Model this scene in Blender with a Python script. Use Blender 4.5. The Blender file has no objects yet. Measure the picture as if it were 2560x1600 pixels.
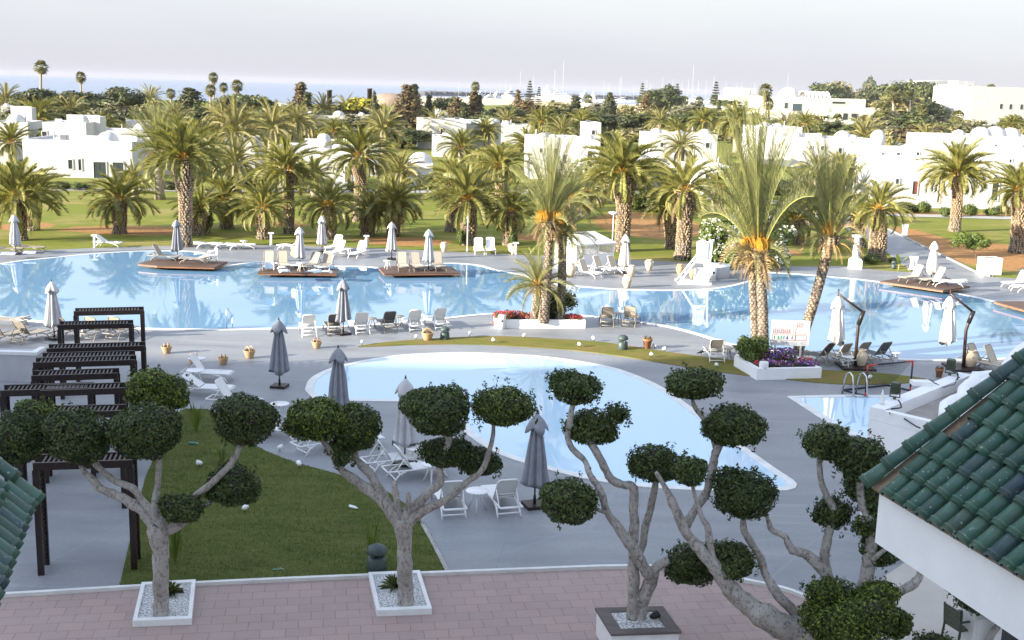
import bpy, math, random
from mathutils import Vector, Matrix, noise
random.seed(7)
sc = bpy.context.scene
COL = sc.collection
rad = math.radians
# ------------------------------------------------------------------ camera
FPX, CX, CY, CAMH = 2900.0, 1280.0, 800.0, 11.5
TH, RHO = math.atan(581 / 2900), rad(1.58)
CAM = Vector((0, 0, CAMH))
_F = Vector((0, math.cos(TH), -math.sin(TH)))
_R0, _U0 = Vector((1, 0, 0)), Vector((0, math.sin(TH), math.cos(TH)))
_R = _R0 * math.cos(RHO) + _U0 * math.sin(RHO)
_U = _U0 * math.cos(RHO) - _R0 * math.sin(RHO)
K = 2560 / 2419.0

def ray(x, y):
    return _F + _R * ((x - CX) / FPX) + _U * ((CY - y) / FPX)
def G(x, y, z=0.0):
    d = ray(x, y)
    return CAM + d * ((z - CAMH) / d.z)
def at(x, y, depth):
    return CAM + ray(x, y) * depth
def depth(P):
    return (Vector(P) - CAM).dot(_F)
def proj(P):
    d = Vector(P) - CAM
    w = d.dot(_F)
    return CX + FPX * d.dot(_R) / w, CY - FPX * d.dot(_U) / w
def mpp(P):                       # metres per photo pixel there
    return depth(P) / FPX
def hgt(P, y):                    # height of the point above P that shows at row y
    d = Vector((P[0], P[1], 0)) - CAM
    k = (CY - y) / FPX
    return (k * d.dot(_F) - d.dot(_U)) / (_U.z - k * _F.z)

cam = bpy.data.objects.new('camera', bpy.data.cameras.new('camera'))
COL.objects.link(cam)
cam.matrix_world = Matrix(((_R.x, _U.x, -_F.x, 0), (_R.y, _U.y, -_F.y, 0), (_R.z, _U.z, -_F.z, CAMH), (0, 0, 0, 1)))
cam.data.sensor_width = 36
cam.data.lens = FPX / 2560 * 36
cam.data.clip_end = 60000
cam.data.clip_start = 0.5
sc.camera = cam

# ------------------------------------------------------------------ materials
MATS = {}
def nodes_of(name):
    m = bpy.data.materials.new(name)
    m.use_nodes = True
    nt = m.node_tree
    return m, nt, nt.nodes['Principled BSDF']
def N(nt, t, **kw):
    n = nt.nodes.new(t)
    for k, v in kw.items():
        if k in n.inputs.keys() and not hasattr(n, k):
            n.inputs[k].default_value = v
        else:
            setattr(n, k, v)
    return n
def L(nt, a, b):
    nt.links.new(a, b)
def noise_tex(nt, vec, scale, detail=4, rough=.6, dist=0):
    n = nt.nodes.new('ShaderNodeTexNoise')
    n.inputs['Scale'].default_value = scale
    n.inputs['Detail'].default_value = detail
    n.inputs['Roughness'].default_value = rough
    n.inputs['Distortion'].default_value = dist
    if vec is not None:
        L(nt, vec, n.inputs['Vector'])
    return n.outputs['Fac']
def ramp(nt, fac, stops):
    r = nt.nodes.new('ShaderNodeValToRGB')
    el = r.color_ramp.elements
    while len(el) < len(stops):
        el.new(.5)
    for e, (p, c) in zip(el, stops):
        e.position = p
        e.color = (c[0], c[1], c[2], 1) if not isinstance(c, (int, float)) else (c, c, c, 1)
    L(nt, fac, r.inputs[0])
    return r.outputs[0]
def mixc(nt, fac, a, b, mode='MIX'):
    m = nt.nodes.new('ShaderNodeMix')
    m.data_type = 'RGBA'
    m.blend_type = mode
    for i, v in ((0, fac), (6, a), (7, b)):
        if isinstance(v, (int, float)):
            m.inputs[i].default_value = v
        elif isinstance(v, tuple):
            m.inputs[i].default_value = (*v[:3], 1)
        else:
            L(nt, v, m.inputs[i])
    return m.outputs[2]
def mathn(nt, op, a, b=0.0, clamp=False):
    m = nt.nodes.new('ShaderNodeMath')
    m.operation = op
    m.use_clamp = clamp
    for i, v in ((0, a), (1, b)):
        if isinstance(v, (int, float)):
            m.inputs[i].default_value = v
        else:
            L(nt, v, m.inputs[i])
    return m.outputs[0]
def bump(nt, bs, h, strength=.3, dist=.02):
    b = nt.nodes.new('ShaderNodeBump')
    b.inputs['Strength'].default_value = strength
    b.inputs['Distance'].default_value = dist
    L(nt, h, b.inputs['Height'])
    L(nt, b.outputs[0], bs.inputs['Normal'])
def pos(nt):
    return nt.nodes.new('ShaderNodeNewGeometry').outputs['Position']
def objc(nt):
    return nt.nodes.new('ShaderNodeTexCoord').outputs['Object']
def mapping(nt, vec, scale=(1, 1, 1), rot=(0, 0, 0), loc=(0, 0, 0)):
    m = nt.nodes.new('ShaderNodeMapping')
    m.inputs['Scale'].default_value = scale
    m.inputs['Rotation'].default_value = rot
    m.inputs['Location'].default_value = loc
    L(nt, vec, m.inputs['Vector'])
    return m.outputs[0]

def mat(name, c1, c2=None, scale=8, rough=.6, bmp=0.0, bscale=None, metal=0.0, spec=.5, coords='obj', lo=.35, hi=.65, stretch=(1, 1, 1)):
    """plain surface: two tones broken up by noise, some bump"""
    if name in MATS:
        return MATS[name]
    m, nt, bs = nodes_of(name)
    v = mapping(nt, objc(nt) if coords == 'obj' else pos(nt), stretch)
    if c2 is None:
        c2 = tuple(x * .82 for x in c1)
    f = noise_tex(nt, v, scale, 5)
    L(nt, ramp(nt, f, [(lo, c2), (hi, c1)]), bs.inputs['Base Color'])
    bs.inputs['Roughness'].default_value = rough
    bs.inputs['Metallic'].default_value = metal
    bs.inputs['Specular IOR Level'].default_value = spec
    if bmp:
        bump(nt, bs, noise_tex(nt, v, bscale or scale * 6, 6), bmp)
    MATS[name] = m
    return m

def leaf_mat(name, dark, mid, light, rough=.5, trans=.25, spec=.4):
    """leaves: every leaf island its own tone, a little light let through"""
    m, nt, bs = nodes_of(name)
    g = nt.nodes.new('ShaderNodeNewGeometry')
    oi = nt.nodes.new('ShaderNodeObjectInfo')
    r = mathn(nt, 'ADD', mathn(nt, 'MULTIPLY', g.outputs['Random Per Island'], .8), mathn(nt, 'MULTIPLY', oi.outputs['Random'], .2))
    c = ramp(nt, r, [(0.05, dark), (.5, mid), (.95, light)])
    L(nt, c, bs.inputs['Base Color'])
    bs.inputs['Roughness'].default_value = rough
    bs.inputs['Specular IOR Level'].default_value = spec
    if trans:
        t = nt.nodes.new('ShaderNodeBsdfTranslucent')
        L(nt, mixc(nt, 1.0, c, (1.0, 1.0, .5), 'MULTIPLY'), t.inputs['Color'])
        mx = nt.nodes.new('ShaderNodeMixShader')
        mx.inputs[0].default_value = trans
        L(nt, bs.outputs[0], mx.inputs[1])
        L(nt, t.outputs[0], mx.inputs[2])
        L(nt, mx.outputs[0], nt.nodes['Material Output'].inputs['Surface'])
    MATS[name] = m
    return m

# ------------------------------------------------------------------ mesh helper
class MB:
    def __init__(s):
        s.v, s.f, s.m, s.sm = [], [], [], []
        s.cur, s.smooth = 0, False
    def face(s, idx):
        s.f.append(tuple(idx)); s.m.append(s.cur); s.sm.append(s.smooth)
    def add(s, vs, fs):
        b = len(s.v)
        s.v.extend([tuple(v) for v in vs])
        for f in fs:
            s.face([b + i for i in f])
        return b
    def box(s, c, size, rz=0.0, M=None):
        x, y, z = size[0] / 2, size[1] / 2, size[2] / 2
        vs = [Vector((i * x, j * y, k * z)) for i in (-1, 1) for j in (-1, 1) for k in (-1, 1)]
        if M is None:
            M = Matrix.Rotation(rz, 3, 'Z') if rz else None
        if M is not None:
            vs = [M @ v for v in vs]
        c = Vector(c)
        s.add([v + c for v in vs], [(0, 1, 3, 2), (4, 6, 7, 5), (0, 4, 5, 1), (2, 3, 7, 6), (0, 2, 6, 4), (1, 5, 7, 3)])
    def beam(s, p, q, w, h=None, up=(0, 0, 1)):
        p, q = Vector(p), Vector(q)
        h = h or w
        t = (q - p)
        ln = t.length
        t.normalize()
        u = Vector(up)
        if abs(t.dot(u)) > .98:
            u = Vector((0, 1, 0))
        a = t.cross(u).normalized()
        b = a.cross(t)
        M = Matrix((a, t, b)).transposed()
        s.box((p + q) / 2, (w, ln, h), M=M)
    def tube(s, pts, rads, n=8, cap=True, sm=True, twist=0):
        pts = [Vector(p) for p in pts]
        if isinstance(rads, (int, float)):
            rads = [rads] * len(pts)
        old = s.smooth
        s.smooth = sm
        base = len(s.v)
        a = None
        for i, p in enumerate(pts):
            t = (pts[min(i + 1, len(pts) - 1)] - pts[max(i - 1, 0)]).normalized()
            if a is None:
                a = t.cross(Vector((0, 0, 1)))
                if a.length < .05:
                    a = t.cross(Vector((0, 1, 0)))
            a = (a - t * a.dot(t)).normalized()
            b = t.cross(a)
            for k in range(n):
                w = 2 * math.pi * k / n + twist * i
                s.v.append(tuple(p + (a * math.cos(w) + b * math.sin(w)) * rads[i]))
        for i in range(len(pts) - 1):
            for k in range(n):
                k2 = (k + 1) % n
                s.face((base + i * n + k, base + i * n + k2, base + (i + 1) * n + k2, base + (i + 1) * n + k))
        if cap:
            s.face([base + k for k in range(n)][::-1])
            e = base + (len(pts) - 1) * n
            s.face([e + k for k in range(n)])
        s.smooth = old
    def lathe(s, prof, n=16, c=(0, 0, 0), sm=True, fr=None):
        """prof: list of (r, z); fr(angle, i, r) bends the radius"""
        old = s.smooth
        s.smooth = sm
        base = len(s.v)
        for i, (r, z) in enumerate(prof):
            for k in range(n):
                w = 2 * math.pi * k / n
                rr, zz = (r, z) if fr is None else fr(w, i, r, z)
                s.v.append((c[0] + rr * math.cos(w), c[1] + rr * math.sin(w), c[2] + zz))
        for i in range(len(prof) - 1):
            for k in range(n):
                k2 = (k + 1) % n
                s.face((base + i * n + k, base + i * n + k2, base + (i + 1) * n + k2, base + (i + 1) * n + k))
        s.face([base + k for k in range(n)][::-1])
        e = base + (len(prof) - 1) * n
        s.face([e + k for k in range(n)])
        s.smooth = old
    def prism(s, poly, z0, z1):
        n = len(poly)
        b = len(s.v)
        for z in (z0, z1):
            for p in poly:
                s.v.append((p[0], p[1], z))
        s.face([b + i for i in range(n)][::-1])
        s.face([b + n + i for i in range(n)])
        for i in range(n):
            j = (i + 1) % n
            s.face((b + i, b + j, b + n + j, b + n + i))
    def quad(s, a, b, c, d):
        s.add([a, b, c, d], [(0, 1, 2, 3)])
    def tri(s, a, b, c):
        s.add([a, b, c], [(0, 1, 2)])
    def mesh(s, name, mats):
        me = bpy.data.meshes.new(name)
        me.from_pydata(s.v, [], s.f)
        if not isinstance(mats, (list, tuple)):
            mats = [mats]
        for m in mats:
            me.materials.append(MATS[m] if isinstance(m, str) else m)
        me.polygons.foreach_set('material_index', s.m)
        me.polygons.foreach_set('use_smooth', s.sm)
        me.update()
        return me
    def build(s, name, mats, parent=None, loc=None, rz=0):
        return link(name, s.mesh(name, mats), parent, loc, rz)

def link(name, me, parent=None, loc=None, rz=0):
    o = bpy.data.objects.new(name, me)
    COL.objects.link(o)
    if parent is not None:
        o.parent = parent
    if loc is not None:
        o.location = loc
    if rz:
        o.rotation_euler = (0, 0, rz)
    return o
def tag(o, label=None, cat=None, group=None, kind=None):
    if label: o['label'] = label
    if cat: o['category'] = cat
    if group: o['group'] = group
    if kind: o['kind'] = kind
    return o
def thing(name, label, cat, loc=(0, 0, 0), rz=0, group=None):
    o = bpy.data.objects.new(name, None)
    COL.objects.link(o)
    o.location = loc
    o.rotation_euler = (0, 0, rz)
    o.empty_display_size = .2
    return tag(o, label, cat, group)
KIDS = {}
def dup(root, loc, rz, label, group=None, scale=None):
    """copy of a thing with its parts and their sub-parts"""
    def rec(o, par):
        c = o.copy()
        COL.objects.link(c)
        if par is not None:
            c.parent = par
        for ch in o.children:
            rec(ch, c)
        return c
    r = rec(root, None)
    r.location = loc
    r.rotation_euler = (0, 0, rz)
    r['label'] = label
    if group: r['group'] = group
    if scale is not None:
        r.scale = (scale, scale, scale) if isinstance(scale, (int, float)) else scale
    return r
class Kind:
    """first placing moves the prototype itself, every later one a copy"""
    def __init__(s, maker, group=None):
        s.maker, s.root, s.used, s.group = maker, None, False, group
    def put(s, loc, rz, label, scale=None, group=None):
        if s.root is None:
            s.root = s.maker()
        if not s.used:
            s.used = True
            r = s.root
            r.location = loc
            r.rotation_euler = (0, 0, rz)
            r['label'] = label
            if scale is not None:
                r.scale = (scale, scale, scale) if isinstance(scale, (int, float)) else scale
        else:
            r = dup(s.root, loc, rz, label, None, scale if scale is not None else 1.0)
        g = group or s.group
        if g: r['group'] = g
        return r
ORD = ['first', 'second', 'third', 'fourth', 'fifth', 'sixth', 'seventh', 'eighth', 'ninth', 'tenth', 'eleventh', 'twelfth', 'thirteenth',
       'fourteenth', 'fifteenth', 'sixteenth', 'seventeenth', 'eighteenth', 'nineteenth', 'twentieth', 'twenty-first', 'twenty-second',
       'twenty-third', 'twenty-fourth', 'twenty-fifth', 'twenty-sixth', 'twenty-seventh', 'twenty-eighth', 'twenty-ninth', 'thirtieth',
       'thirty-first', 'thirty-second', 'thirty-third', 'thirty-fourth', 'thirty-fifth', 'thirty-sixth', 'thirty-seventh', 'thirty-eighth', 'thirty-ninth', 'fortieth']
SERIES = {}
def series(obj, place, desc):
    """things of one kind told apart by counting from the left once all are placed"""
    SERIES.setdefault((place, desc), []).append((proj(obj.location)[0], obj))
def label_series():
    for (place, desc), rows in SERIES.items():
        rows.sort(key=lambda r: r[0])
        for i, (x, o) in enumerate(rows):
            o['label'] = (f'{ORD[i]} {desc} from the left {place}') if len(rows) > 1 else f'{desc} {place}'
            o['group'] = f'{desc} {place}' if len(rows) > 1 else place
            if len(rows) == 1: del o['group']

# ------------------------------------------------------------------ plain materials
mat('white_render', (.84, .84, .84), (.78, .78, .78), 1.3, .8, .12, 20, coords='pos')
mat('villa_white', (.60, .595, .59), (.52, .515, .51), .9, .85, .15, 12, coords='pos', stretch=(1, 1, .35))
mat('mast_grey', (.52, .53, .56), None, 3, .5)
mat('white_paint', (.80, .80, .79), (.72, .72, .71), 3, .45, .05)
mat('white_plastic', (.82, .82, .82), (.76, .76, .76), 3, .35)
mat('cream_stone', (.80, .76, .68), (.72, .68, .60), .3, .8, .1, coords='pos')
mat('grey_fabric', (.27, .28, .31), (.22, .23, .26), 5, .9, .2, 60)
mat('light_fabric', (.52, .52, .53), (.44, .44, .45), 5, .9, .2, 60)
mat('cream_fabric', (.76, .73, .68), (.66, .63, .58), 5, .9, .2, 60)
mat('taupe_sling', (.33, .29, .24), (.27, .24, .20), 20, .8)
mat('dark_sling', (.10, .10, .11), (.075, .075, .08), 20, .7)
mat('beige_sling', (.52, .45, .36), (.45, .39, .31), 20, .8)
mat('taupe_frame', (.30, .27, .23), None, 5, .45)
mat('dark_frame', (.11, .105, .10), None, 5, .45)
mat('white_sling', (.74, .74, .73), (.68, .68, .67), 20, .7)
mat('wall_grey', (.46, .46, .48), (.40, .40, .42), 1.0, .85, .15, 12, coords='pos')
mat('dark_timber', (.022, .012, .010), (.012, .007, .006), 6, .45, .15, 30, stretch=(1, 1, .15))
mat('dark_metal', (.035, .03, .03), (.025, .02, .02), 6, .4, metal=.3)
mat('brown_metal', (.075, .045, .035), (.05, .03, .025), 6, .4, metal=.3)
mat('steel', (.62, .62, .63), None, 6, .25, metal=1.0)
mat('dark_green_paint', (.055, .085, .08), (.035, .055, .055), 6, .5)
mat('olive_plastic', (.06, .075, .045), None, 6, .5)
mat('terracotta', (.42, .19, .09), (.33, .14, .07), 6, .8, .2)
mat('pale_terracotta', (.58, .38, .22), (.48, .30, .17), 6, .8, .2)
mat('urn_clay', (.66, .56, .42), (.50, .40, .28), 5, .8, .2)
mat('basket_wicker', (.52, .36, .21), (.38, .24, .13), 30, .8, .4, 80)
mat('towel_white', (.78, .78, .80), None, 10, .95)
mat('towel_blue', (.35, .52, .68), (.7, .74, .78), 9, .95, lo=.48, hi=.52)
mat('towel_yellow', (.62, .62, .25), None, 10, .95)
mat('towel_stripe', (.08, .12, .42), (.7, .7, .74), 14, .95, lo=.48, hi=.52, stretch=(.2, 3, 1))
mat('black_rubber', (.012, .012, .012), None, 6, .6)
mat('navy_paint', (.012, .016, .04), None, 6, .45)
mat('red_paint', (.60, .05, .025), None, 6, .45)
mat('orange_plastic', (.75, .16, .03), None, 6, .5)
mat('glass_dark', (.035, .045, .05), (.06, .07, .075), 2, .12)
mat('glass_blue', (.10, .14, .17), (.07, .10, .12), 2, .1)
mat('old_timber', (.13, .075, .05), (.075, .045, .032), 4, .6, .2, 30, stretch=(.2, 1, 1))
mat('grey_timber', (.14, .115, .105), (.095, .078, .072), 6, .7, .25, 40, stretch=(.15, 1, 1))
def bark_material():
    m, nt, bs = nodes_of('bark_pale')
    v = objc(nt)
    a = noise_tex(nt, mapping(nt, v, (1, 1, .7)), 2.6, 5, .6)
    b = noise_tex(nt, mapping(nt, v, (1, 1, .6)), 17, 5, .7)
    r = noise_tex(nt, mapping(nt, v, (3, 3, 22)), 1.0, 3, .6)
    c = ramp(nt, a, [(.32, (.30, .275, .25)), (.62, (.47, .44, .405))])
    c = mixc(nt, ramp(nt, b, [(.38, .75), (.50, 0.0)]), c, (.13, .115, .10))
    c = mixc(nt, ramp(nt, r, [(.56, 0.0), (.68, .35)]), c, (.20, .18, .16))
    L(nt, c, bs.inputs['Base Color'])
    bs.inputs['Roughness'].default_value = .9
    bs.inputs['Specular IOR Level'].default_value = .2
    bump(nt, bs, mathn(nt, 'ADD', b, mathn(nt, 'MULTIPLY', r, .6)), .7, .03)
    MATS['bark_pale'] = m
bark_material()
mat('bark_brown', (.17, .12, .08), (.09, .065, .045), 5, .9, .5, 20)
mat('twigs_shade_core', (.045, .04, .025), (.02, .022, .012), 12, .9)  # dark tone of real twigs and of cores painting shade inside foliage
mat('boot_tan', (.46, .35, .23), (.25, .18, .115), 7, .9)  # tan tone of the upper leaf bases
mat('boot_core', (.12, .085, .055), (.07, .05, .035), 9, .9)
mat('old_trunk', (.36, .30, .23), (.21, .17, .13), 7, .9, .6, 25, stretch=(.5, .5, 3))
mat('dead_frond', (.36, .25, .13), (.24, .16, .08), 9, .9)
mat('fruit_orange', (.70, .38, .03), (.55, .26, .02), 9, .7)
mat('stalk_orange', (.62, .38, .07), (.5, .30, .06), 4, .6)
mat('stalk_green', (.34, .34, .09), (.26, .27, .07), 4, .6)
mat('gravel_white', (.72, .72, .71), (.20, .20, .20), 26, .9, .9, 26, coords='pos', lo=.40, hi=.56)
mat('soil_dark', (.06, .045, .03), (.04, .03, .02), 8, .95, .4)
mat('roof_floor', (.42, .38, .34), (.28, .25, .23), 1.2, .9, .2, coords='pos')
mat('panel_grey', (.20, .20, .22), None, 3, .4)
mat('sand_quay', (.55, .46, .36), (.45, .38, .30), .02, .9, coords='pos')
mat('rock_grey', (.22, .21, .20), (.14, .14, .14), .05, .9, coords='pos')
mat('mortar', (.30, .23, .16), (.20, .15, .10), 6, .95, .4, coords='pos')

leaf_mat('leaf_palm', (.100, .112, .028), (.215, .212, .055), (.41, .365, .125), .45, .32, .4)
leaf_mat('leaf_date', (.12, .135, .050), (.23, .235, .090), (.38, .35, .16), .45, .25, .5)
leaf_mat('leaf_dusty', (.14, .13, .048), (.25, .225, .085), (.38, .33, .145), .5, .2, .4)
leaf_mat('leaf_fan', (.08, .09, .028), (.15, .155, .05), (.24, .22, .08), .45, .22, .4)
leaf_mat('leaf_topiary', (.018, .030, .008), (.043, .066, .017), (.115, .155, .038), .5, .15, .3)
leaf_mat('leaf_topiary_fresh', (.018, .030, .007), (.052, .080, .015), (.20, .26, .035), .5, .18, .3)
leaf_mat('leaf_broad', (.042, .056, .017), (.088, .108, .031), (.155, .170, .055), .5, .22, .4)
leaf_mat('leaf_bright', (.055, .085, .015), (.11, .16, .028), (.19, .24, .05), .5, .28, .4)
leaf_mat('leaf_brown', (.085, .064, .034), (.15, .112, .058), (.23, .17, .085), .7, .12, .2)
leaf_mat('leaf_pine', (.034, .044, .018), (.068, .082, .030), (.125, .130, .052), .6, .15, .3)
leaf_mat('leaf_grey', (.10, .100, .056), (.17, .165, .095), (.25, .235, .14), .7, .15, .2)
leaf_mat('leaf_yellow', (.30, .28, .03), (.45, .40, .04), (.60, .52, .06), .6, .2, .3)
leaf_mat('petal_white', (.62, .62, .58), (.74, .74, .70), (.82, .82, .78), .6, .2, .2)
leaf_mat('petal_red', (.42, .02, .03), (.60, .05, .06), (.70, .16, .12), .6, .2, .2)
leaf_mat('petal_pink', (.42, .03, .14), (.55, .06, .22), (.65, .2, .3), .6, .2, .2)
leaf_mat('petal_purple', (.10, .05, .30), (.19, .09, .42), (.34, .22, .55), .6, .2, .2)
def blade_material():
    m, nt, bs = nodes_of('grass_blade')
    p = pos(nt)
    g = nt.nodes.new('ShaderNodeNewGeometry')
    a = noise_tex(nt, mapping(nt, p, (.5, 1.3, 0)), .9, 6, .7)
    f = mathn(nt, 'ADD', mathn(nt, 'MULTIPLY', g.outputs['Random Per Island'], .35), mathn(nt, 'SUBTRACT', mathn(nt, 'MULTIPLY', a, 2.5), .90))
    L(nt, ramp(nt, f, [(.1, (.060, .088, .018)), (.45, (.115, .148, .034)), (.7, (.18, .19, .058)), (.95, (.26, .225, .10))]), bs.inputs['Base Color'])
    bs.inputs['Roughness'].default_value = .8
    bs.inputs['Specular IOR Level'].default_value = .15
    MATS['grass_blade'] = m
blade_material()
# ------------------------------------------------------------------ setting materials
def deck_material():
    m, nt, bs = nodes_of('deck_concrete')
    p = pos(nt)
    a = noise_tex(nt, mapping(nt, p, (.35, 1.4, 1)), .55, 7, .68)
    b = noise_tex(nt, p, 9, 6, .7)
    c = ramp(nt, a, [(.28, (.170, .180, .200)), (.5, (.255, .266, .284)), (.74, (.345, .350, .352))])
    c = mixc(nt, ramp(nt, b, [(.4, 0), (.75, .45)]), c, (.17, .178, .195))
    d = noise_tex(nt, mapping(nt, p, (.5, 1, 1)), .13, 4, .6)
    c = mixc(nt, ramp(nt, d, [(.40, .30), (.62, 0)]), c, (.16, .17, .19))
    # joints and hair cracks
    vo = nt.nodes.new('ShaderNodeTexVoronoi')
    vo.feature = 'DISTANCE_TO_EDGE'
    vo.inputs['Scale'].default_value = .16
    L(nt, mapping(nt, p, (1, 1, 0), (0, 0, .3)), vo.inputs['Vector'])
    k = ramp(nt, vo.outputs['Distance'], [(.0, 1.0), (.006, 0.0)])
    c = mixc(nt, mathn(nt, 'MULTIPLY', k, .16), c, (.42, .42, .42))
    sl = nt.nodes.new('ShaderNodeTexBrick')
    sl.offset = 0.0
    for q, w_ in (('Scale', 1.0), ('Brick Width', 3.4), ('Row Height', 3.4), ('Mortar Size', .012), ('Mortar Smooth', .4)):
        sl.inputs[q].default_value = w_
    L(nt, mapping(nt, p, (1, 1, 1), (0, 0, .12)), sl.inputs['Vector'])
    c = mixc(nt, mathn(nt, 'MULTIPLY', sl.outputs['Fac'], .28), c, (.11, .115, .125))
    st = ramp(nt, noise_tex(nt, mapping(nt, p, (.25, 2.6, 1)), .8, 4), [(.60, 0.0), (.70, .30)])
    c = mixc(nt, st, c, (.40, .40, .39))
    L(nt, c, bs.inputs['Base Color'])
    L(nt, ramp(nt, a, [(.3, .42), (.7, .62)]), bs.inputs['Roughness'])
    bump(nt, bs, b, .12, .01)
    MATS['deck'] = m
deck_material()

def paver_material():
    m, nt, bs = nodes_of('terrace_pavers')
    p = pos(nt)
    a, b = G(640, 1455), G(1280, 1429)
    ang = math.atan2(b.y - a.y, b.x - a.x)
    v = mapping(nt, p, (1, 1, 1), (0, 0, -ang))
    br = nt.nodes.new('ShaderNodeTexBrick')
    br.offset = .5
    br.inputs['Scale'].default_value = 1.0
    br.inputs['Brick Width'].default_value = .53
    br.inputs['Row Height'].default_value = .385
    br.inputs['Mortar Size'].default_value = .006
    br.inputs['Mortar Smooth'].default_value = .3
    br.inputs['Bias'].default_value = 0
    br.inputs['Color1'].default_value = (.40, .285, .252, 1)
    br.inputs['Color2'].default_value = (.34, .25, .226, 1)
    br.inputs['Mortar'].default_value = (.10, .075, .065, 1)
    # joints are not perfectly straight
    w = nt.nodes.new('ShaderNodeVectorMath'); w.operation = 'ADD'
    nz = nt.nodes.new('ShaderNodeTexNoise'); nz.inputs['Scale'].default_value = 2.2
    L(nt, v, nz.inputs['Vector'])
    sc_ = nt.nodes.new('ShaderNodeVectorMath'); sc_.operation = 'SCALE'; sc_.inputs['Scale'].default_value = .03
    L(nt, nz.outputs['Color'], sc_.inputs[0])
    L(nt, v, w.inputs[0]); L(nt, sc_.outputs[0], w.inputs[1])
    L(nt, w.outputs[0], br.inputs['Vector'])
    f = noise_tex(nt, p, 1.1, 6, .7)
    c = mixc(nt, ramp(nt, f, [(.35, 0.0), (.7, .5)]), br.outputs['Color'], (.37, .30, .28))
    g = noise_tex(nt, p, 14, 5, .7)
    c = mixc(nt, ramp(nt, g, [(.55, 0.0), (.8, .35)]), c, (.17, .12, .10))
    L(nt, c, bs.inputs['Base Color'])
    bs.inputs['Roughness'].default_value = .75
    h = mathn(nt, 'SUBTRACT', mathn(nt, 'MULTIPLY', g, .25), br.outputs['Fac'])
    bump(nt, bs, h, .35, .012)
    MATS['pavers'] = m
paver_material()

def lawn_material(name, cs, dry, dryness, streak=1.0, earth=()):
    m, nt, bs = nodes_of(name)
    p = pos(nt)
    a = noise_tex(nt, mapping(nt, p, (.5, 1.0, 1)), .35 * streak, 7, .62)
    b = noise_tex(nt, mapping(nt, p, (.4, 1.6, 1)), 2.2, 6, .7)
    f = noise_tex(nt, mapping(nt, p, (14, 30, 1)), 1.0, 4, .8)
    c = ramp(nt, b, [(.3, cs[0]), (.5, cs[1]), (.72, cs[2])])
    c = mixc(nt, ramp(nt, a, [(.62 - dryness, 0.0), (.78 - dryness, .85)]), c, dry)
    c = mixc(nt, ramp(nt, f, [(.35, .45), (.65, 0.0)]), c, tuple(x * .45 for x in cs[0]))
    fac = None
    for (x, y, rx, ry, w) in earth:
        d = nt.nodes.new('ShaderNodeVectorMath'); d.operation = 'LENGTH'
        L(nt, mapping(nt, p, (1 / rx, 1 / ry, 0), (0, 0, 0), (-x / rx, -y / ry, 0)), d.inputs[0])
        g = mathn(nt, 'MULTIPLY', mathn(nt, 'SUBTRACT', 1.0, d.outputs['Value'], True), 2.2 * w, True)
        fac = g if fac is None else mathn(nt, 'MAXIMUM', fac, g)
    if fac is not None:
        e = noise_tex(nt, mapping(nt, p, (.6, 1.6, 1)), .9, 6, .7)
        k = mathn(nt, 'MULTIPLY', mathn(nt, 'SUBTRACT', mathn(nt, 'ADD', fac, e), .82), 6.0, True)
        ec = ramp(nt, noise_tex(nt, p, 3, 5), [(.3, (.30, .145, .06)), (.7, (.48, .25, .105))])
        c = mixc(nt, mathn(nt, 'MULTIPLY', k, .92), c, ec)
    L(nt, c, bs.inputs['Base Color'])
    bs.inputs['Roughness'].default_value = .95
    bs.inputs['Specular IOR Level'].default_value = .15
    bump(nt, bs, f, .6, .05)
    MATS[name] = m
def eg(x, y, wx, wy, w=1.0):
    P = G(x, y)
    s = mpp(P)
    dy = (G(x, y - wy) - G(x, y + wy)).length / 2
    return (P.x, P.y, wx * s, dy, w)
EARTH = [eg(1010, 603, 150, 14, .9), eg(1620, 560, 170, 40, .85), eg(2480, 635, 190, 45, 1.0), eg(2330, 600, 70, 40, .8), eg(330, 575, 240, 16, .6),
         eg(1960, 630, 60, 10, .8), eg(2400, 537, 220, 8, .8), eg(60, 565, 90, 14, .7), eg(1420, 490, 40, 16, .7), eg(700, 560, 130, 10, .4), eg(1330, 592, 60, 12, .8)]
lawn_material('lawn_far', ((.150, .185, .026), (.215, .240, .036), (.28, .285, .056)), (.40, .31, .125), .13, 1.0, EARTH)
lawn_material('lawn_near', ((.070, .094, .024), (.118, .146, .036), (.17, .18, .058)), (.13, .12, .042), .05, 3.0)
lawn_material('lawn_strip', ((.13, .15, .028), (.19, .19, .042), (.25, .22, .06)), (.27, .19, .07), .2, 2.0)
mat('kerb_grey', (.46, .44, .41), (.34, .33, .31), 2, .8, .2, coords='pos')
mat('coping_white', (.76, .76, .74), (.62, .62, .60), 1.5, .6, .08, coords='pos')
mat('tile_beige', (.50, .46, .40), (.43, .40, .35), .9, .45, coords='pos')

def water_material(name, c1, c2, rip=.10, scale=1.0, rough=.02, nscale=.12, ior=1.62):
    m, nt, bs = nodes_of(name)
    p = pos(nt)
    f = noise_tex(nt, p, nscale, 3)
    L(nt, ramp(nt, f, [(.3, c1), (.7, c2)]), bs.inputs['Base Color'])
    bs.inputs['Roughness'].default_value = rough
    bs.inputs['IOR'].default_value = ior
    bs.inputs['Specular IOR Level'].default_value = .55
    a = noise_tex(nt, mapping(nt, p, (.55 * scale, 1.2 * scale, 1)), 1.0, 3, .55)
    b = noise_tex(nt, mapping(nt, p, (3.0 * scale, 5.0 * scale, 1)), 1.0, 2, .5)
    patch = ramp(nt, noise_tex(nt, p, .09, 2), [(.42, .15), (.62, 1.0)])
    h = mathn(nt, 'ADD', a, mathn(nt, 'MULTIPLY', mathn(nt, 'MULTIPLY', b, patch), .22))
    bump(nt, bs, h, rip, .05)
    MATS[name] = m
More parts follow.
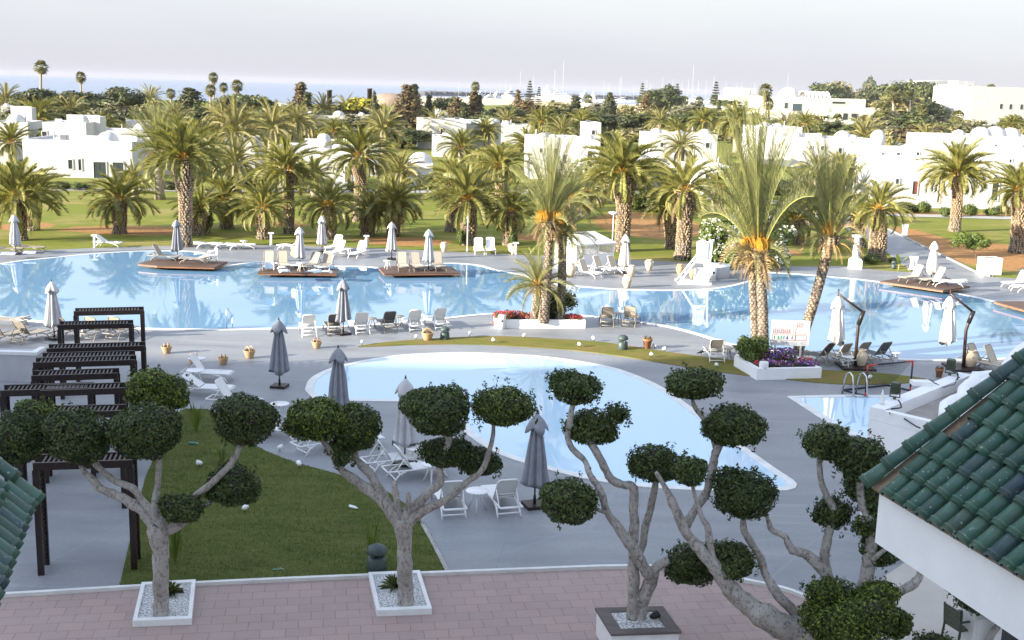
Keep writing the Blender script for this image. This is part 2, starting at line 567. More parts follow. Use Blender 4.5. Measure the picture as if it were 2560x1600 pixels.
water_material('pool_blue', (.155, .315, .49), (.20, .365, .54), .055)
water_material('pool_pale', (.47, .66, .81), (.51, .70, .84), .03, ior=1.36)
water_material('sea_blue', (.13, .20, .33), (.15, .23, .36), .5, .08, .25, .002)

# ------------------------------------------------------------------ ground, lawns, deck, pools
def poly(pts, z=0.0, k=1.0):
    return [G(x * k, y * k, z) for x, y in pts]
def smooth_poly(pts, it=2, closed=True):
    """Chaikin corner cutting in photo space, then to the ground by the caller"""
    for _ in range(it):
        out = []
        n = len(pts)
        for i in range(n if closed else n - 1):
            a, b = pts[i], pts[(i + 1) % n]
            out += [(a[0] * .75 + b[0] * .25, a[1] * .75 + b[1] * .25), (a[0] * .25 + b[0] * .75, a[1] * .25 + b[1] * .75)]
        pts = out if closed else [pts[0]] + out + [pts[-1]]
    return pts
from mathutils.geometry import tessellate_polygon
def sheet(name, pts, m, z0, thick=None):
    """flat (or thick) sheet on an outline given as world points"""
    mb = MB()
    P = [Vector((p[0], p[1], 0)) for p in pts]
    tris = tessellate_polygon([P])
    b = mb.add([(p.x, p.y, z0) for p in P], [])
    for t in tris:
        a, c, d = (P[i] for i in t)
        if (c - a).cross(d - a).z < 0:
            t = (t[0], t[2], t[1])
        mb.face([b + i for i in t])
    if thick:
        n = len(P)
        b2 = mb.add([(p.x, p.y, z0 - thick) for p in P], [])
        for i in range(n):
            j = (i + 1) % n
            mb.face((b + i, b2 + i, b2 + j, b + j))
    return tag(mb.build(name, m), kind='structure')
def band(name, pts, m, w, z0, z1, closed=True):
    """raised strip following a line of world points, w wide to its left side"""
    mb = MB()
    n = len(pts)
    P = [Vector((p[0], p[1], 0)) for p in pts]
    off = []
    for i in range(n):
        a = P[(i - 1) % n] if (closed or i) else P[i]
        c = P[(i + 1) % n] if (closed or i < n - 1) else P[i]
        t = (c - a).normalized()
        off.append(Vector((-t.y, t.x, 0)))
    for i in range(n):
        q = P[i] + off[i] * w
        mb.v += [(P[i].x, P[i].y, z0), (P[i].x, P[i].y, z1), (q.x, q.y, z1), (q.x, q.y, z0)]
    for i in range(n if closed else n - 1):
        a, b = 4 * i, 4 * ((i + 1) % n)
        for k in range(3):
            mb.face((a + k, a + k + 1, b + k + 1, b + k))
    return tag(mb.build(name, m), kind='structure')

g = MB()
g.add([(-1500, -60, -.03), (1800, -60, -.03), (1800, 1150, -.03), (420, 1150, -.03), (170, 1080, -.03), (30, 900, -.03), (-60, 640, -.03), (-1500, 560, -.03)], [(0, 1, 2, 3, 4, 5, 6, 7)])
tag(g.build('ground', 'lawn_far'), kind='structure')
s = MB()
s.add([(-9000, 300, -2.2), (9000, 300, -2.2), (9000, 13000, -2.2), (-9000, 13000, -2.2)], [(0, 1, 2, 3)])
tag(s.build('sea', 'sea_blue'), kind='structure')

DECK_FAR = [(0, 628), (106, 625), (238, 620), (397, 615), (503, 612), (640, 612), (719, 614), (931, 620), (1037, 625), (1169, 631), (1280, 636), (1420, 643), (1531, 649),
            (1624, 651), (1730, 656), (1854, 662), (1920, 665), (2047, 667), (2105, 665), (2147, 669), (2211, 677), (2296, 681), (2245, 655), (2214, 627), (2166, 596),
            (2121, 575), (2080, 552), (2052, 533), (2034, 512), (2030, 500), (2078, 500), (2121, 535), (2158, 549), (2216, 573), (2290, 610), (2383, 655), (2436, 681),
            (2475, 692), (2560, 697), (2900, 705)]
near = [(60, 24), (60, 8), (-60, 8), (-60, 55)]
deck_pts = [Vector((-70, G(0, 640).y, 0))] + poly(DECK_FAR) + [Vector((60, 60, 0)), Vector((60, 8, 0)), Vector((-70, 8, 0))]
sheet('pool_deck', deck_pts, 'deck', 0.0, .1)

BIG = [(-400, 690), (-200, 676), (0, 662), (53, 653), (119, 647), (185, 640), (265, 633), (344, 629), (397, 628.5), (463, 628.5), (503, 632), (512, 638), (489, 646), (450, 652), (440, 664), (470, 672), (520, 674),
       (563, 668), (595, 662), (640, 656), (666, 655), (720, 664), (825, 667), (905, 667), (939, 670), (985, 681), (1030, 679), (1060, 668), (1098, 660), (1143, 659), (1196, 664), (1214, 670), (1235, 676), (1280, 684), (1306, 689), (1333, 702),
       (1370, 710), (1412, 714), (1465, 719), (1545, 725), (1650, 728), (1756, 726), (1809, 721), (1857, 711), (1895, 697), (1905, 684), (1921, 682), (2047, 690), (2200, 705), (2357, 729), (2423, 741), (2486, 755),
       (2560, 774), (2700, 805), (2750, 850), (2600, 889), (2520, 895), (2420, 899), (2290, 899), (2150, 892), (2010, 880), (1930, 875), (1849, 862), (1825, 860), (1783, 845), (1730, 829), (1677, 816), (1605, 804),
       (1545, 796), (1492, 791), (1444, 787), (1350, 783), (1235, 783), (1169, 788), (1111, 795), (1000, 806), (870, 815), (746, 819.5), (640, 821.5), (556, 823), (450, 822), (365, 821), (240, 814), (111, 804), (53, 797), (0, 791), (-200, 775), (-400, 755)]
SMALL = [(782, 975), (790, 948), (830, 927), (870, 915), (931, 902), (1010, 891), (1090, 887), (1169, 885), (1280, 890), (1359, 895), (1439, 906), (1518, 920), (1571, 938), (1624, 961), (1664, 985), (1751, 1051),
         (1840, 1118), (1920, 1176), (1985, 1218), (1900, 1220), (1800, 1219), (1720, 1218), (1600, 1210), (1497, 1196), (1425, 1180), (1370, 1165), (1280, 1140), (1222, 1110), (1185, 1082), (1160, 1050), (1135, 1003), (1040, 1000), (890, 998), (800, 996)]
THIRD = [(1990, 994), (2100, 994), (2300, 994), (2400, 1040), (2400, 1140), (2230, 1140), (2169, 1098), (2092, 1058)]
big_w = [Vector(p) for p in poly(smooth_poly(BIG, 2))]
small_w = poly(smooth_poly(SMALL[:29], 2, False)) + poly(SMALL[29:])
third_w = poly(THIRD)
def ccw(P):
    a = sum(P[i].x * P[(i + 1) % len(P)].y - P[(i + 1) % len(P)].x * P[i].y for i in range(len(P)))
    return P if a > 0 else P[::-1]
for nm, P, m, w in (('big_pool', big_w, 'pool_blue', .28), ('small_pool', small_w, 'pool_pale', .30), ('third_pool', third_w, 'pool_pale', .35)):
    P = ccw(P)
    sheet('pool_water', P, m, .012)
    band('pool_coping', P[::-1], 'coping_white', w, .002, .026)

STRIP = [(875, 869), (957, 857), (1037, 850), (1143, 844), (1222, 841), (1280, 842), (1386, 848), (1492, 854), (1571, 865), (1677, 882), (1769, 894), (1833, 902), (1950, 915), (2058, 927), (2158, 930), (2264, 940), (2333, 951),
         (2264, 959), (2185, 962), (2105, 962), (2026, 956), (1920, 944), (1888, 943), (1796, 930), (1677, 912), (1571, 894), (1492, 883), (1412, 874), (1280, 866), (1169, 861), (1037, 862), (957, 866)]
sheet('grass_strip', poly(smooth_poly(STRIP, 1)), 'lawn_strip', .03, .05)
LAWN = [(463, 1023), (537, 1025), (590, 1080), (640, 1119), (733, 1157), (852, 1189), (940, 1215), (1000, 1250), (1053, 1298), (1090, 1365), (1124, 1432), (900, 1441), (640, 1452), (299, 1467), (330, 1330), (362, 1200), (430, 1040)]
lawn_w = poly(smooth_poly(LAWN[:11], 1, False)) + poly(LAWN[11:])
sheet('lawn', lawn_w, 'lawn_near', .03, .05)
EDGE = [(1053, 1298), (1090, 1365), (1124, 1432)]
band('lawn_kerb', poly(smooth_poly(EDGE, 1, False))[::-1], 'kerb_grey', .10, .0, .05, False)
# paths
sheet('path', poly([(2214, 540), (2540, 549), (2560, 545), (2700, 548), (2700, 543), (2540, 541), (2214, 534)]), 'kerb_grey', .01)
sheet('path', poly([(110, 476), (400, 478), (700, 480), (1200, 483), (1290, 487), (1410, 478), (1530, 481), (1700, 492), (2080, 520), (2080, 512), (1700, 484), (1530, 470), (1400, 468), (1200, 476), (700, 474), (400, 471), (110, 470)]), 'kerb_grey', .008)
PK = [(2121, 533), (2158, 548), (2216, 572), (2290, 609), (2383, 654), (2436, 680), (2475, 691)]
band('path_kerb', poly(PK), 'kerb_grey', .18, -.02, .09, False)
# terrace
KERB = [(-200, 1501), (13, 1491), (349, 1470), (640, 1455), (920, 1443), (1053, 1438), (1280, 1429), (1568, 1418), (1680, 1422), (1790, 1438), (1875, 1457), (1941, 1470), (1999, 1487), (2120, 1545)]
kerb_w = poly(smooth_poly(KERB, 1, False))
ter = [p + Vector((0, -.05, 0)) for p in kerb_w] + [Vector((9.5, 14, 0)), Vector((-16, 14, 0))]
sheet('terrace', ter, 'pavers', .016, .1)
band('terrace_kerb', kerb_w[::-1], 'coping_white', .11, -.01, .10, False)
sheet('tiled_floor', poly([(2215, 1440), (2277, 1398), (2340, 1398), (2342, 1412), (2700, 1440), (2800, 1700), (2000, 1700), (2120, 1545)]), 'tile_beige', .022, .1)

# short grass on the near lawn: nobody could count it
gb = MB()
rg = random.Random(3)
xs = [p.x for p in lawn_w]; ys = [p.y for p in lawn_w]
def inside(P, x, y):
    c = False
    n = len(P)
    for i in range(n):
        a, b = P[i], P[i - 1]
        if (a.y > y) != (b.y > y) and x < (b.x - a.x) * (y - a.y) / (b.y - a.y) + a.x:
            c = not c
    return c
k = 0
while k < 42000:
    x, y = rg.uniform(min(xs), max(xs)), rg.uniform(min(ys), max(ys))
    if not inside(lawn_w, x, y): continue
    k += 1
    w = rg.uniform(0, 6.28)
    h = rg.uniform(.025, .07)
    dx, dy = math.cos(w) * .007, math.sin(w) * .007
    gb.tri((x - dx, y - dy, .028), (x + dx, y + dy, .028), (x + rg.uniform(-.04, .04), y + rg.uniform(-.04, .04), .03 + h))
tag(gb.build('grass', 'grass_blade'), 'short green grass on the lawn beside the timber pergola', 'grass', kind='stuff')

# ------------------------------------------------------------------ light
SUN_EL, LIGHT = rad(15), Vector((.906, .423, 0))
sd = Vector((LIGHT.x * math.cos(SUN_EL), LIGHT.y * math.cos(SUN_EL), -math.sin(SUN_EL)))
sun = bpy.data.objects.new('sun', bpy.data.lights.new('sun', 'SUN'))
COL.objects.link(sun)
sun.rotation_euler = sd.to_track_quat('-Z', 'Y').to_euler()
sun.data.energy = 5.0
sun.data.angle = rad(.5)
sun.data.color = (1.0, .90, .74)
w = bpy.data.worlds.new('World')
sc.world = w
w.use_nodes = True
wn = w.node_tree
bg = wn.nodes['Background']
sky = wn.nodes.new('ShaderNodeTexSky')
sky.sky_type = 'NISHITA'
sky.sun_disc = False
sky.sun_elevation = SUN_EL
sky.sun_rotation = math.atan2(-sd.x, -sd.y)
sky.altitude = 0
sky.air_density, sky.dust_density, sky.ozone_density = 1.0, .6, 1.5
# a thin even veil of high cloud in front of the blue, brighter above than at the horizon
tc = wn.nodes.new('ShaderNodeTexCoord')
sx = wn.nodes.new('ShaderNodeSeparateXYZ')
L(wn, tc.outputs['Generated'], sx.inputs[0])
veil = ramp(wn, mathn(wn, 'ADD', sx.outputs['Z'], mathn(wn, 'MULTIPLY', mathn(wn, 'SUBTRACT', noise_tex(wn, mapping(wn, tc.outputs['Generated'], (1, 1, 7)), 3.0, 4), .5), .04)),
            [(0.0, (.525, .54, .645)), (.03, (.55, .565, .67)), (.075, (.70, .705, .745)), (.14, (.78, .80, .86)), (.35, (.80, .88, 1.02)), (1.0, (.60, .73, 1.0))])
vs = wn.nodes.new('ShaderNodeVectorMath'); vs.operation = 'SCALE'
VEIL = 2.5
vs.inputs['Scale'].default_value = VEIL
# the veil glows towards the low sun
dt_ = wn.nodes.new('ShaderNodeVectorMath'); dt_.operation = 'DOT_PRODUCT'
L(wn, tc.outputs['Generated'], dt_.inputs[0])
dt_.inputs[1].default_value = (-sd.x, -sd.y, -sd.z)
glow = mathn(wn, 'ADD', mathn(wn, 'MULTIPLY', mathn(wn, 'POWER', mathn(wn, 'MAXIMUM', dt_.outputs['Value'], 0.0), 2.0), 1.1), 1.0)
gl_ = wn.nodes.new('ShaderNodeVectorMath'); gl_.operation = 'SCALE'
L(wn, veil, gl_.inputs[0]); L(wn, glow, gl_.inputs['Scale'])
L(wn, gl_.outputs[0], vs.inputs[0])
wn.links.new(mixc(wn, .92, sky.outputs[0], vs.outputs[0]), bg.inputs[0])
bg.inputs[1].default_value = .15
sc.view_settings.view_transform = 'Standard'
sc.view_settings.look = 'None'
sc.view_settings.exposure = 1.64
sc.view_settings.gamma = 1
# ------------------------------------------------------------------ plants: meshes
def rnd(a, b): return random.uniform(a, b)
def frond(mb, base, az, el, ln, droop, npair, lw, ll, vee=.55, mats=(0, 1, 2), twist=0.0, petiole=.14, fold=1.0, sweep=.62):
    """one feather leaf: arching midrib, two rows of narrow leaflets"""
    n = 12
    pts, e = [Vector(base)], el
    h = Vector((math.cos(az), math.sin(az), 0))
    for i in range(n):
        s = (i + .5) / n
        e = el - droop * s ** 1.35
        pts.append(pts[-1] + (h * math.cos(e) + Vector((0, 0, 1)) * math.sin(e)) * (ln / n))
    side0 = Vector((-h.y, h.x, 0))
    side0 = (Matrix.Rotation(twist, 3, h) @ side0)
    # midrib as a thin strip with its own little thickness
    mb.cur = mats[1]
    for i in range(n):
        w0 = .035 * ln / 3 * (1 - i / n) + .006
        w1 = .035 * ln / 3 * (1 - (i + 1) / n) + .006
        t = (pts[i + 1] - pts[i]).normalized()
        up = side0.cross(t) * -1
        a, b = pts[i], pts[i + 1]
        mb.cur = mats[2] if i < 2 else mats[1]
        mb.quad(a - side0 * w0, a + side0 * w0, b + side0 * w1, b - side0 * w1)
        mb.quad(a - up * w0 * .8, a + up * w0 * .8, b + up * w1 * .8, b - up * w1 * .8)
    mb.cur = mats[0]
    for j in range(npair):
        s = petiole + (1 - petiole) * (j + .5) / npair
        f = s * n
        i = min(int(f), n - 1)
        p = pts[i].lerp(pts[i + 1], f - i)
        t = (pts[i + 1] - pts[i]).normalized()
        up = t.cross(side0) * -1
        if up.z < 0 and el > 0: up = -up
        q = (s - petiole) / (1 - petiole)
        l = ll * (math.sin(math.pi * min(.12 + .80 * q, 1)) ** .55) * rnd(.88, 1.1)
        for sg in (-1, 1):
            d = (side0 * sg * (1 - sweep) * 1.3 + t * sweep * (.75 + .5 * q) + up * (vee * rnd(.7, 1.25))).normalized()
            wv = t * lw * .5
            tip = p + d * l + Vector((0, 0, -1)) * l * l * .18 * fold
            mb.tri(p - wv, p + wv, tip)

def canary_crown(seed, nf=62, ln=3.0, npair=40, dead=4):
    random.seed(seed)
    mb = MB()
    nf = int(nf * rnd(.82, 1.1)); low = rnd(84, 104); bend = rnd(.85, 1.3); dead = random.choice((1, 3, 5, 8))
    for i in range(nf):
        u = (i + .5) / nf
        el = rad(86 - low * u ** .82) + rnd(-.14, .14)
        az = i * 2.39996 + rnd(-.3, .3)
        dr = rad(38 + 62 * u) * rnd(.65, 1.3) * bend
        l = ln * rnd(.86, 1.08) * (.80 + .28 * math.sin(math.pi * min(u * 1.15, 1)))
        r0 = .06 + .22 * u
        frond(mb, (r0 * math.cos(az), r0 * math.sin(az), .28 - .35 * u), az, el, l, dr, npair, .10, .60, .42, twist=rnd(-.5, .5))
    for i in range(dead):
        az = rnd(0, 6.28)
        frond(mb, (.25 * math.cos(az), .25 * math.sin(az), -.2), az, rad(-25), ln * .8, rad(70), 20, .05, .3, .1, mats=(3, 3, 3))
    return mb.mesh('palm_crown', ['leaf_palm', 'stalk_green', 'stalk_orange', 'dead_frond'])
def dusty_crown(seed, nf=46, ln=3.0):
    random.seed(seed)
    mb = MB()
    for i in range(nf):
        u = (i + .5) / nf
        el = rad(84 - 100 * u ** .85) + rnd(-.12, .12)
        az = i * 2.39996 + rnd(-.25, .25)
        frond(mb, (.15 * math.cos(az), .15 * math.sin(az), .2 - .3 * u), az, el, ln * rnd(.8, 1.1), rad(45 + 60 * u) * rnd(.7, 1.2), 30, .11, .56, .4, twist=rnd(-.6, .6))
    return mb.mesh('palm_crown', ['leaf_dusty', 'stalk_green', 'stalk_green'])
def date_crown(seed, nf=46, ln=3.4, npair=38, lo=48, droop=1.0):
    random.seed(seed)
    mb = MB()
    for i in range(nf):
        u = (i + .5) / nf
        el = rad(88 - (88 - lo) * u ** 1.1) + rnd(-.1, .1)
        az = i * 2.39996 + rnd(-.25, .25)
        l = ln * rnd(.82, 1.08)
        frond(mb, (.16 * math.cos(az), .16 * math.sin(az), .15 - .35 * u), az, el, l, rad(22 + 40 * u) * rnd(.6, 1.3) * droop, npair, .042, .56, .55, twist=rnd(-.7, .7), fold=.5, sweep=.62)
    # older leaves: arching low, and dry ones hanging by the trunk
    for i in range(13):
        az = i * 2.39996 + 1
        frond(mb, (.14 * math.cos(az), .14 * math.sin(az), -.2), az, rad(rnd(12, 44)), ln * rnd(.42, .62), rad(rnd(60, 110)), 26, .045, .42, .5, mats=(3 if i % 3 == 0 else 0, 1, 2), twist=rnd(-.7, .7))
    for i in range(16):
        az = i * 2.39996
        frond(mb, (.15 * math.cos(az), .15 * math.sin(az), -.3), az, rad(rnd(-20, 20)), ln * rnd(.2, .36), rad(70), 14, .04, .22, .3, mats=(3, 2, 2))
    return mb.mesh('palm_crown', ['leaf_date', 'stalk_green', 'stalk_orange', 'dead_frond'])
def fan_crown(seed):
    random.seed(seed)
    mb = MB()
    for i in range(40):
        u = (i + .5) / 40
        el = rad(84 - 135 * u)
        az = i * 2.39996
        h = Vector((math.cos(az) * math.cos(el), math.sin(az) * math.cos(el), math.sin(el)))
        c = h * rnd(.6, .85) + Vector((0, 0, .1))
        side = Vector((-math.sin(az), math.cos(az), 0))
        mb.cur = 1
        mb.quad(c * .1 - side * .02, c * .1 + side * .02, c + side * .015, c - side * .015)
        mb.cur = 0
        up = h.cross(side)
        for k in range(13):
            a = (k - 6) * .24
            d = h * math.cos(a) + side * math.sin(a)
            w = (side * math.cos(a) - h * math.sin(a)) * .075
            tip = c + d * .72 * rnd(.85, 1.1) + up * rnd(-.1, .1) - Vector((0, 0, .16 + .1 * abs(a)))
            m_ = c + d * .4
            mb.add([c, m_ - w, tip, m_ + w], [(0, 1, 2, 3)])
    return mb.mesh('palm_crown', ['leaf_fan', 'stalk_green'])
def fan_skirt(seed, ln=1.1):
    random.seed(seed)
    mb = MB()
    for i in range(90):
        az = rnd(0, 6.28)
        z = -rnd(0, ln)
        r = .45 * (1 - .55 * (-z / ln)) + .12
        p = Vector((.15 * math.cos(az), .15 * math.sin(az), z + .35))
        q = Vector((r * 1.5 * math.cos(az), r * 1.5 * math.sin(az), z - .35))
        side = Vector((-math.sin(az), math.cos(az), 0)) * rnd(.12, .24)
        mb.add([p, (p + q) / 2 - side, q, (p + q) / 2 + side], [(0, 1, 2, 3)])
    return mb.mesh('dead_skirt', ['dead_frond'])

def palm_trunk(path_top, r0, r1, r2, bulge=.3, seed=0, smooth_to=.25, step=.17, rough=1.0):
    """trunk of spiral leaf bases; old and smooth near the ground, a wide pineapple below the crown"""
    random.seed(seed)
    top = Vector(path_top)
    h = top.length
    mb = MB()
    def ctr(s):
        q = top * s
        q.x += math.sin(s * 3.1) * .03 * h * .5
        return q
    def R(s):
        if s < .12: return r0 * 1.18 - (r0 * .18) * (s / .12)
        if s < 1 - bulge: return r0 + (r1 - r0) * ((s - .12) / (1 - bulge - .12))
        q = (s - (1 - bulge)) / bulge
        return r1 + (r2 - r1) * math.sin(min(q * 1.9, 1.57)) * (1 - .35 * max(0, q - .75) / .25)
    mb.cur = 0
    nn = 14
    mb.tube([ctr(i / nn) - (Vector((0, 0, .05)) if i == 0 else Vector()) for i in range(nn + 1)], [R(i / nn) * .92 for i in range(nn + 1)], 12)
    rows = max(6, int(h / step))
    for i in range(rows):
        s = (i + .3) / rows
        r = R(s)
        c = ctr(s)
        big = 1.0 if s > smooth_to else .55
        n = max(7, int(2 * math.pi * r / .21))
        for k in range(n):
            if rnd(0, 1) < .06: continue
            w = 2 * math.pi * (k + .5 * (i % 2)) / n + rnd(-.13, .13)
            d = Vector((math.cos(w), math.sin(w), 0))
            t = Vector((-d.y, d.x, 0)) * (2 * math.pi * r / n * .46)
            z = Vector((0, 0, h / rows * rnd(.5, .8)))
            b = c + d * r * .93
            out = c + d * (r * .95 + .085 * rough * big * rnd(.7, 1.3)) + z * rnd(.35, .9)
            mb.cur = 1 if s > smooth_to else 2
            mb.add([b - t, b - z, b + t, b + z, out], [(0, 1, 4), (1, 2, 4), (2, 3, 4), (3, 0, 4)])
    return mb.mesh('palm_trunk', ['boot_core', 'boot_tan', 'old_trunk'])

def leaf_blob(mb, c, r, n, size, jit=.18, flat=0.0, top=1.0):
    """leaves scattered through the outer shell of a lumpy ellipsoid"""
    c = Vector(c)
    for _ in range(n):
        while True:
            d = Vector((rnd(-1, 1), rnd(-1, 1), rnd(-1, 1)))
            if .1 < d.length < 1: break
        d.normalize()
        k = 1 + .16 * noise.noise(d * 2.3 + c * 1.7) + rnd(-jit, jit * .45)
        if flat and d.z < -.35: k *= 1 - flat * (-d.z - .35)
        p = c + Vector((d.x * r[0], d.y * r[1], d.z * r[2])) * k
        nrm = (d + Vector((rnd(-1, 1), rnd(-1, 1), rnd(-.6, 1))) * .75).normalized()
        a = nrm.cross(Vector((rnd(-1, 1), rnd(-1, 1), rnd(-1, 1)))).normalized()
        b = nrm.cross(a)
        s = size * rnd(.7, 1.3)
        mb.add([p - a * s, p + b * s * .45, p + a * s, p - b * s * .45], [(0, 1, 2, 3)])
def core_blob(mb, c, r, n=14):  # near-black filling, stands in for shade deep inside the leaves
    c = Vector(c)
    prof = []
    b = len(mb.v)
    m = 8
    for i in range(m + 1):
        th = math.pi * i / m
        for k in range(n):
            ph = 2 * math.pi * k / n
            d = Vector((math.sin(th) * math.cos(ph), math.sin(th) * math.sin(ph), math.cos(th)))
            q = 1 + .16 * noise.noise(d * 2.3 + c * 1.7)
            mb.v.append(tuple(c + Vector((d.x * r[0], d.y * r[1], d.z * r[2])) * q))
    for i in range(m):
        for k in range(n):
            k2 = (k + 1) % n
            mb.face((b + i * n + k, b + (i + 1) * n + k, b + (i + 1) * n + k2, b + i * n + k2))

# broad trees, conifers, bushes; unit height so that they can be scaled
def broad_crown(seed, leaf='leaf_broad', clumps=40, flat=.55, leaves=85, size=.045, spread=.42, low=.30):
    random.seed(seed)
    mb = MB()
    for i in range(clumps):
        a = rnd(0, 6.28)
        rr = spread * math.sqrt(rnd(0, 1))
        z = low + (.93 - low) * (rnd(0, 1) ** .7) * (1 - .55 * (rr / spread) ** 2)
        r = rnd(.11, .18)
        leaf_blob(mb, (rr * math.cos(a), rr * math.sin(a), min(z, 1 - r * .7)), (r, r, r * .75), leaves, size, .5)
        mb.cur = 1
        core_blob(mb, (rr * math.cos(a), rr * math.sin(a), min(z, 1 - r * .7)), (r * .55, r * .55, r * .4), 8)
        mb.cur = 0
    return mb.mesh('crown', [leaf, 'twigs_shade_core'])
def branch_trunk(seed, r=.022, top=.7, limbs=6, spread=.3, m='bark_brown'):
    random.seed(seed)
    mb = MB()
    mb.tube([(0, 0, -.01), (.01, 0, .2), (0, .01, .42), (.01, 0, top)], [r * 1.3, r, r * .8, r * .35], 7)
    for i in range(limbs):
        a = i * 2.4 + rnd(-.3, .3)
        z = rnd(.28, .5)
        mb.tube([(0, 0, z), (spread * .5 * math.cos(a), spread * .5 * math.sin(a), z + .16), (spread * math.cos(a), spread * math.sin(a), z + rnd(.22, .34))], [r * .55, r * .4, r * .15], 5)
    return mb.mesh('trunk', [m])
def cone_crown(seed, leaf='leaf_pine', w=.2, base=.08, layers=17, ragged=.25, size=.03, power=.8, leaves=150):
    random.seed(seed)
    mb = MB()
    for i in range(layers):
        s = i / layers
        z = base + (1 - base) * s
        r = w * (1 - s) ** power * rnd(1 - ragged, 1 + ragged) + .008
        n = int(5 + 7 * (1 - s))
        for k in range(n):
            a = 2 * math.pi * (k + rnd(-.3, .3)) / n + i
            q = r * rnd(.55, 1)
            leaf_blob(mb, (q * .62 * math.cos(a), q * .62 * math.sin(a), z + rnd(-.02, .02)), (q * .5 + .012, q * .5 + .012, .028), max(6, leaves // n), size, .4)
    mb.cur = 1
    mb.tube([(0, 0, base), (0, 0, .97)], [w * .3, .008], 7)
    return mb.mesh('crown', [leaf, 'twigs_shade_core'])
def spindle_crown(seed, leaf='leaf_pine', w=.1, size=.03, n=900):
    random.seed(seed)
    mb = MB()
    for i in range(11):
        s = (i + .5) / 11
        r = w * (math.sin(math.pi * min(s * .86 + .12, 1))) ** .7
        leaf_blob(mb, (rnd(-.01, .01), rnd(-.01, .01), .06 + .9 * s), (r, r, .075), n // 11, size, .3)
    mb.cur = 1
    mb.lathe([(w * .3, .04), (w * .8, .25), (w * .75, .6), (.01, .95)], 9)
    return mb.mesh('crown', [leaf, 'twigs_shade_core'])
def tiers_crown(seed, leaf='leaf_pine', w=.2, tiers=11, size=.025):
    """open whorls with air between, as on a Norfolk pine"""
    random.seed(seed)
    mb = MB()
    for i in range(tiers):
        s = i / tiers
        z = .12 + .86 * s
        r = w * (1 - s) ** .9 + .012
        for k in range(7):
            a = 2 * math.pi * k / 7 + i * .5
            for q in (.35, .6, .85, 1.0):
                leaf_blob(mb, (r * q * math.cos(a), r * q * math.sin(a), z + .012 * q), (.022, .022, .013), 9, size, .4)
    mb.cur = 1
    mb.tube([(0, 0, 0), (0, 0, .98)], [.014, .004], 6)
    return mb.mesh('crown', [leaf, 'bark_brown'])
def bush_mesh(seed, leaf='leaf_broad', n=900, size=.09, lumps=7):
    random.seed(seed)
    mb = MB()
    for i in range(lumps):
        a = i * 2.4
        rr = .32 * math.sqrt(i / lumps)
        c = (rr * math.cos(a), rr * math.sin(a), rnd(.30, .55))
        r = rnd(.26, .36)
        leaf_blob(mb, c, (r, r, r * 1.1), n // lumps, size, .35)
        mb.cur = 1
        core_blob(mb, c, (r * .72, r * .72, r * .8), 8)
        mb.cur = 0
    return mb.mesh('foliage', [leaf, 'twigs_shade_core'])

def shared(fn, *a, **k):
    return fn(*a, **k)
CROWNS = {
    'canary': [canary_crown(11 + i) for i in range(8)],
    'sparse': [canary_crown(31 + i, 46, 3.0, 36, 2) for i in range(5)],
    'dusty': [dusty_crown(51 + i) for i in range(3)],
    'date': [date_crown(61 + i) for i in range(3)],
    'dateopen': [date_crown(71 + i, 52, 3.2, 44, -10, 1.5) for i in range(2)],
    'fan': [fan_crown(81 + i) for i in range(3)],
}
SKIRTS = [fan_skirt(5), fan_skirt(6, 1.5)]
def simple_trunk(h, r0, r1, m='old_trunk', seed=0, lean=0):
    mb = MB()
    n = 8
    mb.tube([(lean * (i / n) ** 2, 0, h * i / n - (.05 if i == 0 else 0)) for i in range(n + 1)], [(r0 + (r1 - r0) * i / n) * (1.25 if i == 0 else 1) for i in range(n + 1)], 9)
    return mb.mesh('palm_trunk', [m])

